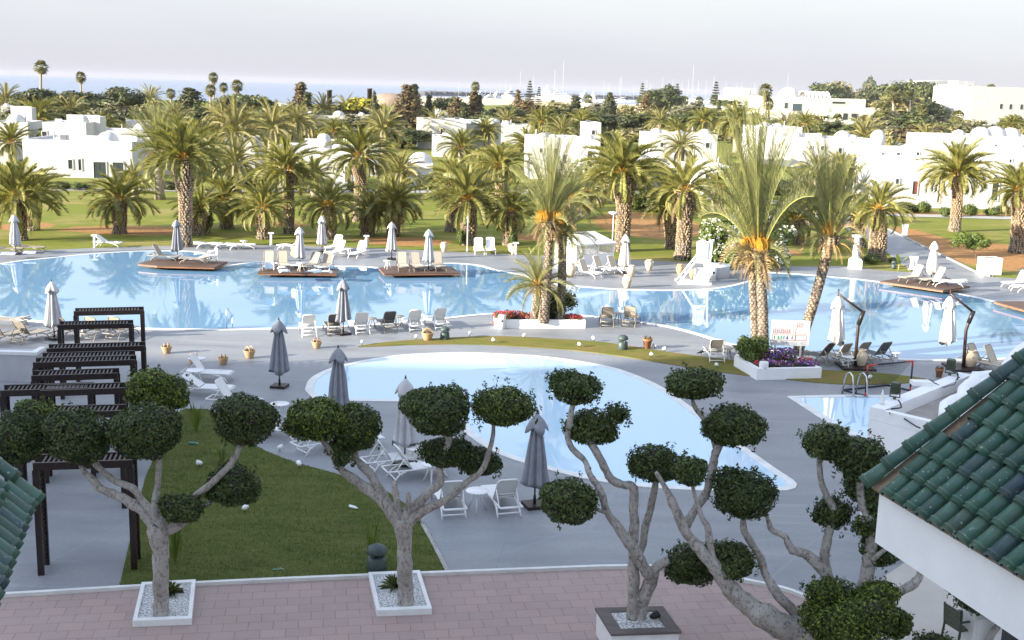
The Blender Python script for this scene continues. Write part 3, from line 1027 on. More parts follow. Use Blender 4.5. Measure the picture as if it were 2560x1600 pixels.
REACH = {'canary': 3.0, 'sparse': 2.9, 'dusty': 2.7, 'date': 1.95, 'dateopen': 2.8, 'fan': 1.4}
HGT = {'canary': 2.6, 'sparse': 2.6, 'dusty': 2.4, 'date': 3.1, 'dateopen': 2.7, 'fan': 1.3}
_pc = [0]
def palm(bx, by, hx, hy, r, style='canary', rt=None, r1=None, r2=None, label=None, fruit=0, bulge=.3, fine=True, dead=None, stretch=1.0, name='palm_tree', base_z=0.0, fsc=1.6):
    """a palm from photo pixels: foot (bx,by), heart of the crown (hx,hy), reach r; rt, r1, r2: trunk radii in pixels"""
    _pc[0] += 1
    i = _pc[0]
    P = G(bx, by, base_z)
    m = mpp(P)
    # heart at the same distance as the foot
    z = hgt(P, hy) if True else 0
    Q = at(hx, hy, depth(P) - (z - base_z) * math.sin(TH))
    t = thing(name, label, 'palm tree', P, 0)
    top = Q - P
    rng = random.Random(i * 13)
    if fine:
        a = (rt or 14) * m
        dt = style.startswith('date')
        me = palm_trunk(top, a * (1 if dt else 1.08), (r1 or rt or 14) * m * (1 if dt else 1.08), (r2 or (r1 or rt or 14) * 1.25) * m * (1 if dt else 1.08), bulge, i, .25 if not dt else .7, .17 if not dt else .12, 1.0 if not dt else .4)
        tr = link('trunk', me, t)
    else:
        me = simple_trunk(top.length, (rt or 7) * m, (r1 or rt or 7) * m * .9, 'old_trunk')
        tr = link('trunk', me, t)
        tr.rotation_euler = top.to_track_quat('Z', 'Y').to_euler()
    c = CROWNS[style][i % len(CROWNS[style])]
    s = r * m / REACH[style]
    cr = link('crown', c, t, top)
    cr.rotation_euler = (rng.uniform(-.08, .08) + top.y / top.length * .0, rng.uniform(-.08, .08) + top.x / top.length * .6, rng.uniform(0, 6.28))
    cr.scale = (s, s, s * stretch)
    if style == 'fan':
        sk = link('dead_leaf_skirt', SKIRTS[i % 2], t, top)
        sk.scale = (s * .95, s * .95, s * rng.uniform(.8, 1.1))
    if fruit:
        random.seed(i)
        for q in range(fruit):
            mb = MB()
            az = (-1.57 + (q - (fruit - 1) / 2) * (1.9 if fruit < 4 else 1.35)) + rng.uniform(-.25, .25)
            d0 = Vector((math.cos(az), math.sin(az), 0))
            tip = d0 * .62 + Vector((0, 0, .30))
            mb.cur = 1
            mb.tube([d0 * .05 - Vector((0, 0, .05)), d0 * .2 + Vector((0, 0, .22)), d0 * .36 + Vector((0, 0, .30))], [.03, .022, .012], 5)
            mb.cur = 0
            for k in range(110):
                a2 = az + rng.gauss(0, .5)
                d = Vector((math.cos(a2), math.sin(a2), 0))
                st = d0 * rng.uniform(.14, .36) + Vector((0, 0, rng.uniform(.18, .32)))
                l = rng.uniform(.4, .8)
                p1 = st + d * .26 * l + Vector((0, 0, .16 * l))
                p2 = st + d * .48 * l + Vector((0, 0, -.02 * l))
                p3 = st + d * .56 * l + Vector((0, 0, -.42 * l * rng.uniform(.6, 1.5)))
                mb.tube([st, p1, p2, p3], [.004, .0055, .007, .004], 3, False)
            f = mb.build('fruit_cluster', ['fruit_orange', 'stalk_orange'], t, top)
            f.scale = (s * fsc if style == 'date' else s * .9,) * 3
    return t
# ------------------------------------------------------------------ palms round the lawn (photo rows and columns of a 2419 px wide print, times K)
def pk(bx, by, hx, hy, r, label, style='canary', rt=14, r1=None, r2=None, **kw):
    return palm(bx * K, by * K, hx * K, hy * K, r * K, style, rt * K, (r1 or rt) * K, (r2 or (r1 or rt) * 1.2) * K, label, **kw)
pk(48, 566, 40, 472, 112, 'bushy palm with drooping fronds behind the loungers with striped towels', 'canary', 15, 16, 19)
pk(78, 543, 86, 455, 70, 'darker palm half hidden behind the bushy palm at the lawn edge', 'canary', 13)
pk(282, 551, 282, 476, 92, 'squat palm standing alone on open grass, stout dark trunk', 'canary', 15, 15, 16)
pk(437, 582, 433, 378, 112, 'tall palm with fat pineapple trunk top above the first timber platform', 'canary', 14, 14, 24, bulge=.42)
pk(467, 554, 474, 500, 70, 'low palm with bulb shaped trunk close beside the tall pineapple trunked palm', 'sparse', 14, 15, 15)
pk(535, 539, 531, 476, 78, 'short palm with sunlit stubby trunk between two taller palms', 'canary', 15, 16, 17)
pk(622, 563, 620, 494, 84, 'palm of medium height with dark straight trunk near the grey loungers', 'canary', 14, 15, 16)
pk(682, 550, 678, 404, 95, 'tall slim trunked palm with upswept crown before the white villa', 'canary', 12, 12, 17, bulge=.25)
pk(781, 563, 776, 488, 85, 'palm with small orange fruit bunches behind a closed parasol', 'sparse', 13, 15, 16, fruit=2)
pk(846, 522, 851, 372, 90, 'tall palm with scaly pineapple neck in front of the white villa', 'canary', 12, 13, 19, bulge=.34)
pk(868, 555, 871, 503, 68, 'short dark palm in front of the pineapple necked palm', 'sparse', 15, 17, 17)
pk(929, 557, 928, 490, 84, 'palm with orange leaf stalks right behind a closed parasol', 'canary', 15, 16, 17)
pk(946, 470, 945, 408, 64, 'olive green palm in the second row beside a dome', 'dusty', 10)
pk(1066, 546, 1070, 430, 72, 'palm with black textured trunk next to the thick sunlit palm', 'canary', 14, 15, 16)
pk(1107, 577, 1104, 474, 98, 'thick sunlit palm behind the slim white lamp post', 'canary', 18, 18, 20)
pk(1183, 500, 1180, 396, 74, 'palm with sagging fronds in the second row behind the thick sunlit palm', 'canary', 12, 12, 17, bulge=.25)
pk(1205, 578, 1206, 502, 78, 'palm wrapped in ivy near the clay pots at the deck edge', 'canary', 16, 16, 17)
pk(1338, 552, 1346, 470, 88, 'dark palm half hidden behind the tall date palm', 'dateopen', 14, 14, 16)
pk(1378, 515, 1384, 452, 72, 'black trunked palm on the lawn beyond the white lattice hut', 'canary', 14, 15, 15)
pk(1468, 592, 1473, 414, 112, 'tallest thick palm with scaly neck behind the lone parasol', 'canary', 17, 16, 25, bulge=.40)
pk(1588, 586, 1580, 492, 72, 'short palm leaning left beside the thick smooth palm', 'sparse', 15, 15, 15)
pk(1612, 612, 1618, 452, 98, 'thick palm with flared foot near the lifeguard chair', 'sparse', 18, 16, 24, bulge=.42)
pk(1695, 504, 1696, 446, 58, 'small palm with orange fruit above the oleander bush', 'sparse', 13, 14, 14, fruit=2)
pk(1886, 577, 1880, 522, 78, 'shaded palm right of the oleander bush', 'sparse', 14)
pk(1908, 530, 1905, 485, 60, 'farther shaded palm beside the path entrance', 'sparse', 12)
pk(2028, 583, 2026, 512, 66, 'dark palm behind the white column', 'sparse', 16, 16, 16)
pk(2070, 614, 2076, 496, 84, 'palm with pale scaly trunk and green skirt beside the path', 'sparse', 20, 17, 16, bulge=.2)
pk(2255, 546, 2263, 416, 95, 'palm with smooth trunk and swollen neck in front of the villa garden', 'canary', 12, 11, 19, bulge=.28)
pk(2402, 596, 2408, 452, 82, 'stout palm at the edge of the orange earth beyond the white cube planter', 'canary', 17, 15, 18)
# date palms rising from the two planters
D1, D2 = .25, .25
palm(1358, 803, 1372, 548, 74, 'date', 13, 11, 19, 'date palm with big orange fruit clusters standing in the white flower planter', fruit=2, stretch=1.65, fsc=1.5, bulge=.18, base_z=.35)
palm(1400, 798, 1404, 585, 80, 'dateopen', 11, 11, 14, 'shorter date palm with ragged boots beside the fruiting date palm', bulge=.15, base_z=.35)
palm(1335, 800, 1345, 712, 85, 'dateopen', 11, 10, 10, 'young palm shoot with arching fronds at the foot of the fruiting date palm', bulge=.15, base_z=.35)
palm(1908, 890, 1895, 618, 100, 'date', 14, 12, 20, 'tallest date palm with upright crown rising behind the pictogram sign', fruit=3, stretch=2.0, bulge=.16, fsc=1.2, base_z=.4)
palm(1888, 872, 1874, 628, 70, 'date', 11, 11, 14, 'darker shaggy date palm trunk directly behind the tallest date palm', bulge=.2, base_z=.4)
palm(1993, 884, 2078, 588, 88, 'date', 13, 13, 25, 'leaning date palm bent towards the pool behind the pictogram sign', stretch=1.5, bulge=.14, base_z=.4)

# second rows, between and above the villas
MID = [(378, 470, 374, 352, 62, 'date', 11), (557, 405, 556, 312, 78, 'dusty', 9), (95, 335, 90, 288, 68, 'canary', 10), (30, 392, 28, 338, 58, 'canary', 10), (240, 345, 240, 308, 52, 'canary', 9),
       (62, 300, 60, 228, 58, 'dusty', 8), (14, 280, 14, 240, 45, 'dusty', 8), (640, 380, 642, 305, 66, 'dusty', 9), (905, 400, 905, 310, 60, 'dusty', 9), (985, 380, 985, 292, 62, 'dusty', 9),
       (763, 300, 762, 262, 42, 'dusty', 7), (820, 300, 818, 266, 40, 'dusty', 7), (1280, 345, 1280, 292, 46, 'canary', 8), (1374, 345, 1374, 292, 40, 'canary', 8), (1470, 290, 1468, 222, 34, 'dusty', 6),
       (1740, 360, 1740, 290, 58, 'canary', 9), (1664, 350, 1662, 288, 40, 'canary', 8), (2106, 410, 2106, 366, 46, 'canary', 9), (2040, 380, 2042, 326, 52, 'dusty', 9), (700, 350, 700, 290, 50, 'dusty', 8),
       (480, 360, 470, 330, 56, 'dusty', 9), (130, 300, 128, 250, 46, 'dusty', 8), (1990, 470, 1985, 405, 55, 'canary', 10), (1090, 420, 1090, 352, 56, 'canary', 9), (1245, 400, 1244, 345, 50, 'canary', 9),
       (356, 280, 354, 238, 36, 'dusty', 6), (610, 300, 608, 272, 40, 'dusty', 6), (1610, 430, 1608, 350, 50, 'dusty', 9), (905, 330, 903, 258, 44, 'dusty', 7), (2385, 330, 2388, 300, 34, 'canary', 6), (1935, 480, 1930, 415, 60, 'dusty', 10),
       (170, 330, 168, 268, 48, 'dusty', 8), (290, 322, 288, 262, 44, 'dusty', 7), (420, 345, 418, 290, 50, 'dusty', 8), (530, 330, 526, 276, 44, 'dusty', 7), (585, 350, 583, 300, 46, 'canary', 8), (735, 345, 733, 300, 46, 'dusty', 8), (790, 355, 788, 312, 44, 'canary', 8),
       (860, 330, 858, 282, 46, 'dusty', 8), (1030, 350, 1028, 300, 44, 'dusty', 7), (1150, 352, 1148, 312, 40, 'canary', 7), (1200, 335, 1198, 290, 36, 'dusty', 6), (1440, 340, 1438, 290, 40, 'dusty', 7), (1560, 335, 1558, 290, 38, 'dusty', 6), (1600, 372, 1598, 318, 46, 'canary', 8),
       (1790, 352, 1788, 300, 44, 'dusty', 7), (1860, 350, 1858, 305, 42, 'dusty', 7), (1900, 340, 1898, 296, 40, 'canary', 7), (2190, 372, 2188, 330, 40, 'dusty', 7), (1330, 362, 1328, 315, 44, 'dusty', 8), (560, 455, 556, 385, 66, 'dusty', 10), (745, 470, 740, 420, 60, 'canary', 11),
       (1130, 470, 1126, 415, 60, 'dusty', 10), (1420, 480, 1416, 420, 58, 'dusty', 10), (1750, 500, 1745, 445, 60, 'canary', 11), (320, 470, 316, 425, 46, 'dusty', 9)]
_thin = 0
for (bx, by, hx, hy, r, st, rt) in MID:
    if st == 'dusty' and hy < 300:
        _thin += 1
        if _thin % 5 in (1, 3): continue
    o = palm(bx * K, by * K, hx * K, hy * K, r * K, st, rt * K, rt * K, rt * 1.2 * K, 'x', fine=False)
    series(o, 'among the nearer villas' if bx < 1000 else 'above the villa roofs', {'date': 'palm with upright feathery crown', 'dusty': 'dusty olive palm', 'canary': 'green arching palm'}[st])
FAN = [(96, 262, 97, 160, 19), (192, 262, 191, 183, 15), (498, 265, 497, 214, 16), (506, 262, 504, 184, 14), (529, 262, 528, 207, 13), (560, 262, 560, 204, 17), (712, 262, 712, 206, 14), (1123, 262, 1123, 205, 13), (406, 262, 403, 222, 14),
       (1810, 300, 1808, 216, 20), (1818, 300, 1814, 246, 17), (2085, 310, 2084, 262, 22), (2112, 300, 2110, 222, 22), (2146, 300, 2144, 232, 18), (2040, 330, 2038, 292, 20), (2100, 320, 2070, 285, 20), (2300, 286, 2302, 230, 17), (2326, 286, 2322, 222, 16),
       (2342, 286, 2340, 216, 18), (2366, 306, 2370, 248, 18), (2258, 330, 2262, 278, 20), (1765, 262, 1762, 236, 13), (1735, 262, 1732, 240, 13), (1690, 262, 1688, 236, 14), (1620, 262, 1618, 238, 12), (1392, 262, 1390, 236, 13), (1655, 262, 1652, 240, 13),
       (1980, 320, 1978, 285, 18), (2180, 318, 2178, 262, 17), (2405, 320, 2402, 290, 18)]
for (bx, by, hx, hy, r) in FAN:
    o = palm(bx * K, by * K, hx * K, hy * K, r * K, 'fan', r * .16 * K, r * .14 * K, None, 'x', fine=False, name='fan_palm')
    series(o, 'against the sea' if bx < 1200 else 'near the hotels', 'slender fan palm with brown skirt')

# ------------------------------------------------------------------ other trees
TREES = {
    'broad': [(broad_crown(1, low=.25), branch_trunk(1)), (broad_crown(2, spread=.36), branch_trunk(2))],
    'pine': [(broad_crown(3, 'leaf_pine', 40, .35, 85, .042, .46, .52), branch_trunk(3, spread=.34)), (broad_crown(4, 'leaf_broad', 40, .3, 85, .042, .48, .52), branch_trunk(4, spread=.34))],
    'mixed': [(broad_crown(5, 'leaf_grey', 42, low=.22), branch_trunk(5)), (broad_crown(6, 'leaf_dusty', 42, low=.25), branch_trunk(6))],
    'brown': [(cone_crown(7, 'leaf_brown', .26, .06, 16, .35, .028, .6), branch_trunk(7, .02, .3, 0)), (cone_crown(8, 'leaf_brown', .20, .06, 16, .3, .028, .5), branch_trunk(8, .02, .3, 0))],
    'conifer': [(cone_crown(9, 'leaf_pine', .24, .05, 17, .3, .028, .65), branch_trunk(9, .02, .3, 0)), (cone_crown(10, 'leaf_pine', .30, .05, 15, .35, .03, .55), branch_trunk(10, .02, .3, 0))],
    'cypress': [(spindle_crown(12, 'leaf_pine', .15), branch_trunk(12, .02, .2, 0)), (spindle_crown(13, 'leaf_pine', .12), branch_trunk(13, .02, .2, 0))],
    'norfolk': [(tiers_crown(14), branch_trunk(14, .012, .3, 0))],
    'yellow': [(broad_crown(15, 'leaf_yellow', 40, .3, 80, .042, .46, .5), branch_trunk(15))],
    'shrub': [(bush_mesh(16, 'leaf_grey'), None), (bush_mesh(17, 'leaf_dusty'), None), (bush_mesh(18, 'leaf_broad'), None), (bush_mesh(19, 'leaf_brown'), None)],
    'bush': [(bush_mesh(20, 'leaf_bright', 1300, .07), None), (bush_mesh(21, 'leaf_broad', 1300, .07), None)],
}
REACH_T = {'broad': .52, 'pine': .56, 'mixed': .52, 'brown': .28, 'conifer': .28, 'cypress': .15, 'norfolk': .21, 'yellow': .55, 'shrub': .6, 'bush': .6}
WORD = {'broad': 'round leafy green tree', 'pine': 'umbrella pine with flat spreading crown', 'mixed': 'wide grey green tree', 'brown': 'rusty brown conifer', 'conifer': 'dark pointed conifer', 'cypress': 'narrow dark cypress',
        'norfolk': 'open tiered pine with straight stem', 'yellow': 'tree covered in yellow blossom', 'shrub': 'dry bushy shrub', 'bush': 'green garden bush'}
_tc = [0]
def tree(kind, x, yb, yt, w, var=None, label=None, name=None, key=None):
    _tc[0] += 1
    i = _tc[0]
    P = G(x * K, yb * K)
    h = hgt(P, yt * K)
    rr = w * K * mpp(P) * (1.34 if kind not in ('bush', 'shrub', 'norfolk') else 1.0)
    c, tr = TREES[kind][(i if var is None else var) % len(TREES[kind])]
    nm = name or {'norfolk': 'tiered_pine', 'pine': 'umbrella_pine', 'brown': 'conifer', 'shrub': 'shrub', 'bush': 'bush', 'yellow': 'blossom_tree', 'broad': 'leafy_tree', 'mixed': 'leafy_tree'}.get(kind, kind)
    cat = 'shrub' if kind in ('shrub', 'bush') else 'tree'
    o = thing(nm, label or 'x', cat, P, (i * 2.1) % 6.28)
    link('foliage' if tr is None else 'crown', c, o)
    if tr is not None:
        link('trunk', tr, o)
    s = rr / REACH_T[kind]
    o.scale = (s, s, h)
    if label is None:
        series(o, key or ('between villas and sea, west half' if x < 620 else 'between villas and sea, east half' if x < 1210 else 'before the marina' if x < 1900 else 'round the hotels'), WORD[kind])
    return o
for a in [('pine', 190, 312, 212, 62, 0), ('broad', 235, 318, 228, 50), ('pine', 285, 306, 202, 48, 0), ('mixed', 262, 322, 232, 48), ('brown', 300, 322, 250, 34), ('conifer', 452, 312, 205, 42, 1), ('broad', 412, 320, 250, 36), ('pine', 575, 310, 218, 56, 1),
          ('brown', 710, 300, 196, 36), ('conifer', 726, 305, 215, 26, 0), ('yellow', 842, 300, 226, 48), ('mixed', 860, 300, 238, 50), ('cypress', 884, 315, 214, 10), ('brown', 962, 305, 198, 40), ('conifer', 978, 300, 196, 26, 0), ('conifer', 1012, 300, 222, 18, 0),
          ('pine', 1060, 300, 226, 36, 0), ('brown', 1076, 312, 228, 24), ('brown', 1118, 312, 214, 32), ('conifer', 1130, 312, 222, 22, 0), ('brown', 1080, 330, 276, 26), ('mixed', 108, 316, 232, 44), ('broad', 130, 352, 290, 34), ('broad', 950, 350, 300, 62, 0),
          ('pine', 100, 300, 206, 48, 0), ('broad', 510, 420, 345, 50), ('mixed', 640, 322, 262, 48), ('mixed', 790, 306, 262, 40), ('broad', 348, 330, 262, 40), ('mixed', 30, 318, 252, 40), ('broad', 1160, 330, 272, 30),
          ('norfolk', 1250, 262, 186, 13), ('norfolk', 1272, 262, 202, 10), ('brown', 1222, 290, 210, 17), ('brown', 1245, 300, 236, 42), ('pine', 1200, 302, 248, 36, 1), ('conifer', 1358, 300, 226, 32, 0), ('conifer', 1306, 320, 250, 38, 1), ('cypress', 1304, 290, 236, 12),
          ('cypress', 1437, 310, 218, 17), ('conifer', 1424, 312, 252, 12, 0), ('brown', 1522, 305, 220, 26), ('norfolk', 1515, 262, 192, 11), ('norfolk', 1597, 262, 194, 12), ('norfolk', 1688, 266, 188, 14), ('broad', 1552, 275, 204, 38), ('broad', 1580, 272, 200, 34), ('mixed', 1640, 290, 236, 46),
          ('pine', 1640, 322, 258, 42, 1), ('mixed', 1572, 325, 262, 42), ('conifer', 1560, 300, 255, 22, 1), ('conifer', 1695, 305, 236, 12, 0), ('mixed', 1310, 300, 240, 50), ('broad', 1330, 340, 290, 60), ('mixed', 1480, 300, 246, 30), ('broad', 1720, 276, 232, 32), ('broad', 1498, 450, 372, 60, 0),
          ('mixed', 1400, 290, 238, 36), ('broad', 1770, 330, 278, 36),
          ('broad', 60, 330, 262, 40), ('pine', 160, 330, 256, 46, 0), ('broad', 225, 336, 272, 44), ('mixed', 330, 318, 246, 40), ('conifer', 375, 318, 240, 24, 0), ('broad', 470, 326, 250, 40), ('mixed', 520, 318, 256, 40), ('broad', 600, 330, 266, 44), ('pine', 660, 320, 246, 44, 0),
          ('brown', 690, 318, 240, 24), ('broad', 750, 318, 258, 40), ('conifer', 800, 318, 246, 22, 0), ('mixed', 830, 322, 262, 44), ('broad', 905, 320, 258, 40), ('brown', 940, 320, 244, 26), ('broad', 1040, 330, 268, 44), ('conifer', 1095, 322, 250, 24, 0), ('broad', 1150, 318, 262, 36), ('mixed', 1185, 318, 258, 36),
          ('brown', 1265, 316, 246, 28), ('broad', 1290, 330, 268, 44), ('conifer', 1340, 330, 256, 30, 1), ('broad', 1385, 322, 258, 40), ('pine', 1450, 330, 268, 46, 0), ('broad', 1500, 326, 262, 40), ('mixed', 1535, 318, 256, 36), ('broad', 1600, 326, 266, 46), ('conifer', 1655, 330, 262, 24, 0), ('broad', 1690, 318, 256, 36),
          ('mixed', 1730, 330, 268, 44), ('broad', 1760, 320, 262, 36), ('broad', 1830, 336, 280, 40), ('mixed', 1880, 336, 284, 36), ('broad', 2010, 338, 292, 36), ('mixed', 2085, 340, 280, 44), ('broad', 2150, 330, 262, 46), ('broad', 2240, 336, 284, 44), ('mixed', 2290, 336, 280, 40),
          ('broad', 1948, 268, 192, 44, 0), ('mixed', 1972, 268, 190, 38), ('mixed', 2042, 268, 192, 32), ('broad', 2052, 250, 180, 16), ('broad', 2090, 270, 194, 42), ('broad', 2150, 278, 184, 56, 0), ('broad', 2185, 282, 190, 34), ('mixed', 2120, 290, 220, 60),
          ('mixed', 2075, 300, 246, 40), ('broad', 2195, 300, 236, 40), ('broad', 1955, 325, 284, 36, 0), ('mixed', 1925, 320, 268, 34), ('mixed', 2222, 318, 268, 44), ('broad', 2390, 320, 272, 34)]:
    tree(*a)
for a in [('shrub', 2150, 352, 290, 50, 3), ('shrub', 2200, 350, 286, 56, 1), ('shrub', 2250, 342, 288, 46, 1), ('shrub', 2305, 340, 282, 60, 0), ('shrub', 2110, 350, 300, 34, 1), ('shrub', 2360, 338, 290, 40, 0), ('shrub', 2410, 340, 296, 30, 1),
          ('shrub', 1850, 316, 288, 40, 2), ('shrub', 1795, 322, 290, 34, 2), ('shrub', 2000, 335, 300, 30, 0)]:
    tree(*a, key='below the hotels')
for a in [('bush', 2135, 502, 472, 24, 1), ('bush', 2182, 504, 472, 20, 0), ('bush', 2160, 500, 478, 18, 1), ('bush', 2232, 512, 486, 18, 0), ('bush', 2290, 510, 478, 22, 0), ('bush', 2345, 510, 486, 24, 0), ('bush', 2368, 504, 478, 22, 1), ('bush', 2402, 508, 484, 20, 1)]:
    tree(*a, key='before the villa with the red curtain')
for a in [('shrub', 60, 400, 372, 40, 2), ('shrub', 120, 330, 300, 40, 0), ('shrub', 200, 320, 292, 44, 1), ('shrub', 330, 322, 292, 44, 2), ('shrub', 480, 330, 298, 46, 1), ('shrub', 560, 345, 310, 40, 2), ('shrub', 620, 335, 300, 44, 0), ('shrub', 690, 330, 296, 40, 1), ('shrub', 760, 326, 292, 44, 2),
          ('shrub', 840, 330, 296, 40, 0), ('shrub', 930, 340, 305, 44, 1), ('shrub', 1000, 345, 305, 40, 2), ('shrub', 1100, 320, 290, 40, 1), ('shrub', 1180, 318, 288, 40, 0), ('shrub', 1270, 332, 296, 44, 2), ('shrub', 1360, 330, 296, 40, 0), ('shrub', 1420, 345, 306, 40, 2), ('shrub', 1500, 335, 298, 46, 1),
          ('shrub', 1560, 345, 305, 40, 2), ('shrub', 1610, 330, 292, 44, 0), ('shrub', 1690, 332, 296, 40, 1), ('shrub', 1750, 345, 308, 40, 2), ('shrub', 1700, 440, 400, 40, 2), ('shrub', 1590, 440, 396, 44, 2), ('shrub', 1860, 350, 312, 40, 1), ('shrub', 640, 430, 380, 44, 2), ('shrub', 490, 420, 385, 40, 2)]:
    tree(*a, key='between the western villas' if a[1] < 950 else 'between the eastern villas')
for a in [('bush', 150, 446, 424, 22, 1), ('bush', 185, 448, 428, 22, 0), ('bush', 215, 448, 432, 16, 1), ('bush', 400, 448, 420, 26, 1), ('bush', 540, 446, 405, 30, 1), ('bush', 590, 450, 410, 30, 1), ('bush', 700, 452, 405, 26, 0), ('bush', 1010, 446, 405, 34, 1), ('bush', 1120, 448, 400, 30, 1), ('bush', 1440, 480, 440, 22, 1), ('bush', 1540, 500, 430, 44, 1),
          ('bush', 1500, 500, 445, 24, 0), ('bush', 1760, 470, 420, 40, 1), ('bush', 1850, 460, 415, 40, 1), ('bush', 1935, 470, 400, 30, 0), ('bush', 1990, 440, 398, 30, 0), ('bush', 1265, 470, 420, 26, 1), ('bush', 840, 452, 420, 26, 1)]:
    tree(*a, key='along the villa walls')
tree('bush', 474, 552, 440, 30, 1, 'green creeper bush clinging between two palm trunks', 'creeper_bush')
tree('bush', 1088, 580, 535, 13, 0, 'bright ivy growing at the foot of the thick sunlit palm', 'ivy_bush')
tree('bush', 1212, 584, 545, 13, 0, 'leafy ivy at the foot of the palm near the clay pots', 'ivy_bush')
tree('bush', 2058, 622, 598, 24, 0, 'bright weedy bush at the foot of the pale scaly palm', 'weed_bush')
tree('bush', 2108, 620, 604, 12, 1, 'low weeds beside the path behind the paper bag light', 'weed_bush')

# white flowering oleander
P = G(1850, 668)
o = thing('oleander_bush', 'large oleander bush full of white flowers behind the lifeguard chair', 'shrub', P)
random.seed(77)
mb, fl, cmb = MB(), MB(), MB()
for i in range(34):
    a, rr = rnd(0, 6.28), math.sqrt(rnd(0, 1))
    c = (3.3 * rr * math.cos(a), 1.5 * rr * math.sin(a), rnd(.6, 3.5 - rr * .9))
    leaf_blob(mb, c, (.75, .7, .7), 330, .14, .3)
    mb.cur = 1; core_blob(mb, c, (.5, .45, .48), 8); mb.cur = 0
    for _ in range(24):
        d = Vector((rnd(-1, 1), rnd(-1, .3), rnd(-.3, 1))).normalized()
        p = Vector(c) + Vector((d.x * .82, d.y * .78, d.z * .8))
        for q in range(6):
            e = p + Vector((rnd(-.09, .09), rnd(-.09, .09), rnd(-.09, .09)))
            u = Vector((rnd(-1, 1), rnd(-1, 1), rnd(-1, 1))).normalized() * .055
            v = u.orthogonal().normalized() * .055
            fl.add([e - u, e - v, e + u, e + v], [(0, 1, 2, 3)])
mb.build('foliage', ['leaf_bright', 'twigs_shade_core'], o)
fl.build('blossom', 'petal_white', o)

# small tree in the white cube planter and banana shoot
P = G(2480, 688)
def box_planter(name, label, fx0, fx1, y0, y1, deep, m='white_render', rim=.07, soil='soil_dark', fill=.06):
    a, b = G(fx0, y1), G(fx1, y1)
    h = hgt(a, y0)
    t = (b - a); w = t.length; t.normalize()
    nrm = Vector((-t.y, t.x, 0))
    o = thing(name, label, 'planter', (a + b) / 2 + nrm * deep / 2, math.atan2(t.y, t.x))
    mb = MB()
    for (c, s) in (((0, -deep / 2 + rim / 2), (w, rim)), ((0, deep / 2 - rim / 2), (w, rim)), ((-w / 2 + rim / 2, 0), (rim, deep - 2 * rim)), ((w / 2 - rim / 2, 0), (rim, deep - 2 * rim))):
        mb.box((c[0], c[1], h / 2), (s[0], s[1], h))
    mb.build('rim', m, o)
    mb = MB(); mb.box((0, 0, (h - fill) / 2), (w - 2 * rim, deep - 2 * rim, h - fill)); mb.build('soil', soil, o)
    return o, h, w
o, h, w = box_planter('cube_planter', 'tall white cube planter beside the orange earth', 2460, 2503, 646, 688, .95)
P = o.location.copy()
t = thing('young_tree', 'small bushy tree growing from behind the white cube planter', 'tree', (P.x - .35, P.y + .8, 0))
mb = MB(); mb.tube([(0, 0, 0), (-.25, .1, 1.0), (-.6, .2, 1.75)], [.05, .04, .02], 6); mb.build('trunk', 'bark_brown', t)
mb = MB(); random.seed(5)
for i in range(16):
    c = (-1.0 + rnd(-1.15, 1.35), rnd(-.7, .7), 2.05 + rnd(-.42, .5))
    leaf_blob(mb, c, (.42, .4, .26), 120, .09, .4)
mb.build('crown', 'leaf_bright', t)
P = G(2246, 678)
t = thing('banana_plant', 'young banana shoot with two broad leaves by the paper bag light', 'plant', P)
mb = MB(); mb.tube([(0, 0, 0), (0, 0, .5)], [.05, .03], 6); mb.build('stem', 'stalk_green', t)
for (dx, hh, ln) in ((-.28, 1.15, .7), (.55, .95, .6), (.1, .8, .4)):
    mb = MB()
    a, b = Vector((0, 0, .45)), Vector((dx, -.1, hh))
    pr = None
    for i in range(7):
        s = i / 6
        p = a.lerp(b, s) + Vector((0, 0, .12 * math.sin(s * 3.1)))
        wv = Vector((.1, 0, .12)) * math.sin(math.pi * (s * .9 + .05))
        if pr: mb.quad(pr[0], pr[1], p + wv, p - wv)
        pr = (p - wv, p + wv)
    mb.build('leaf', 'leaf_bright', t)

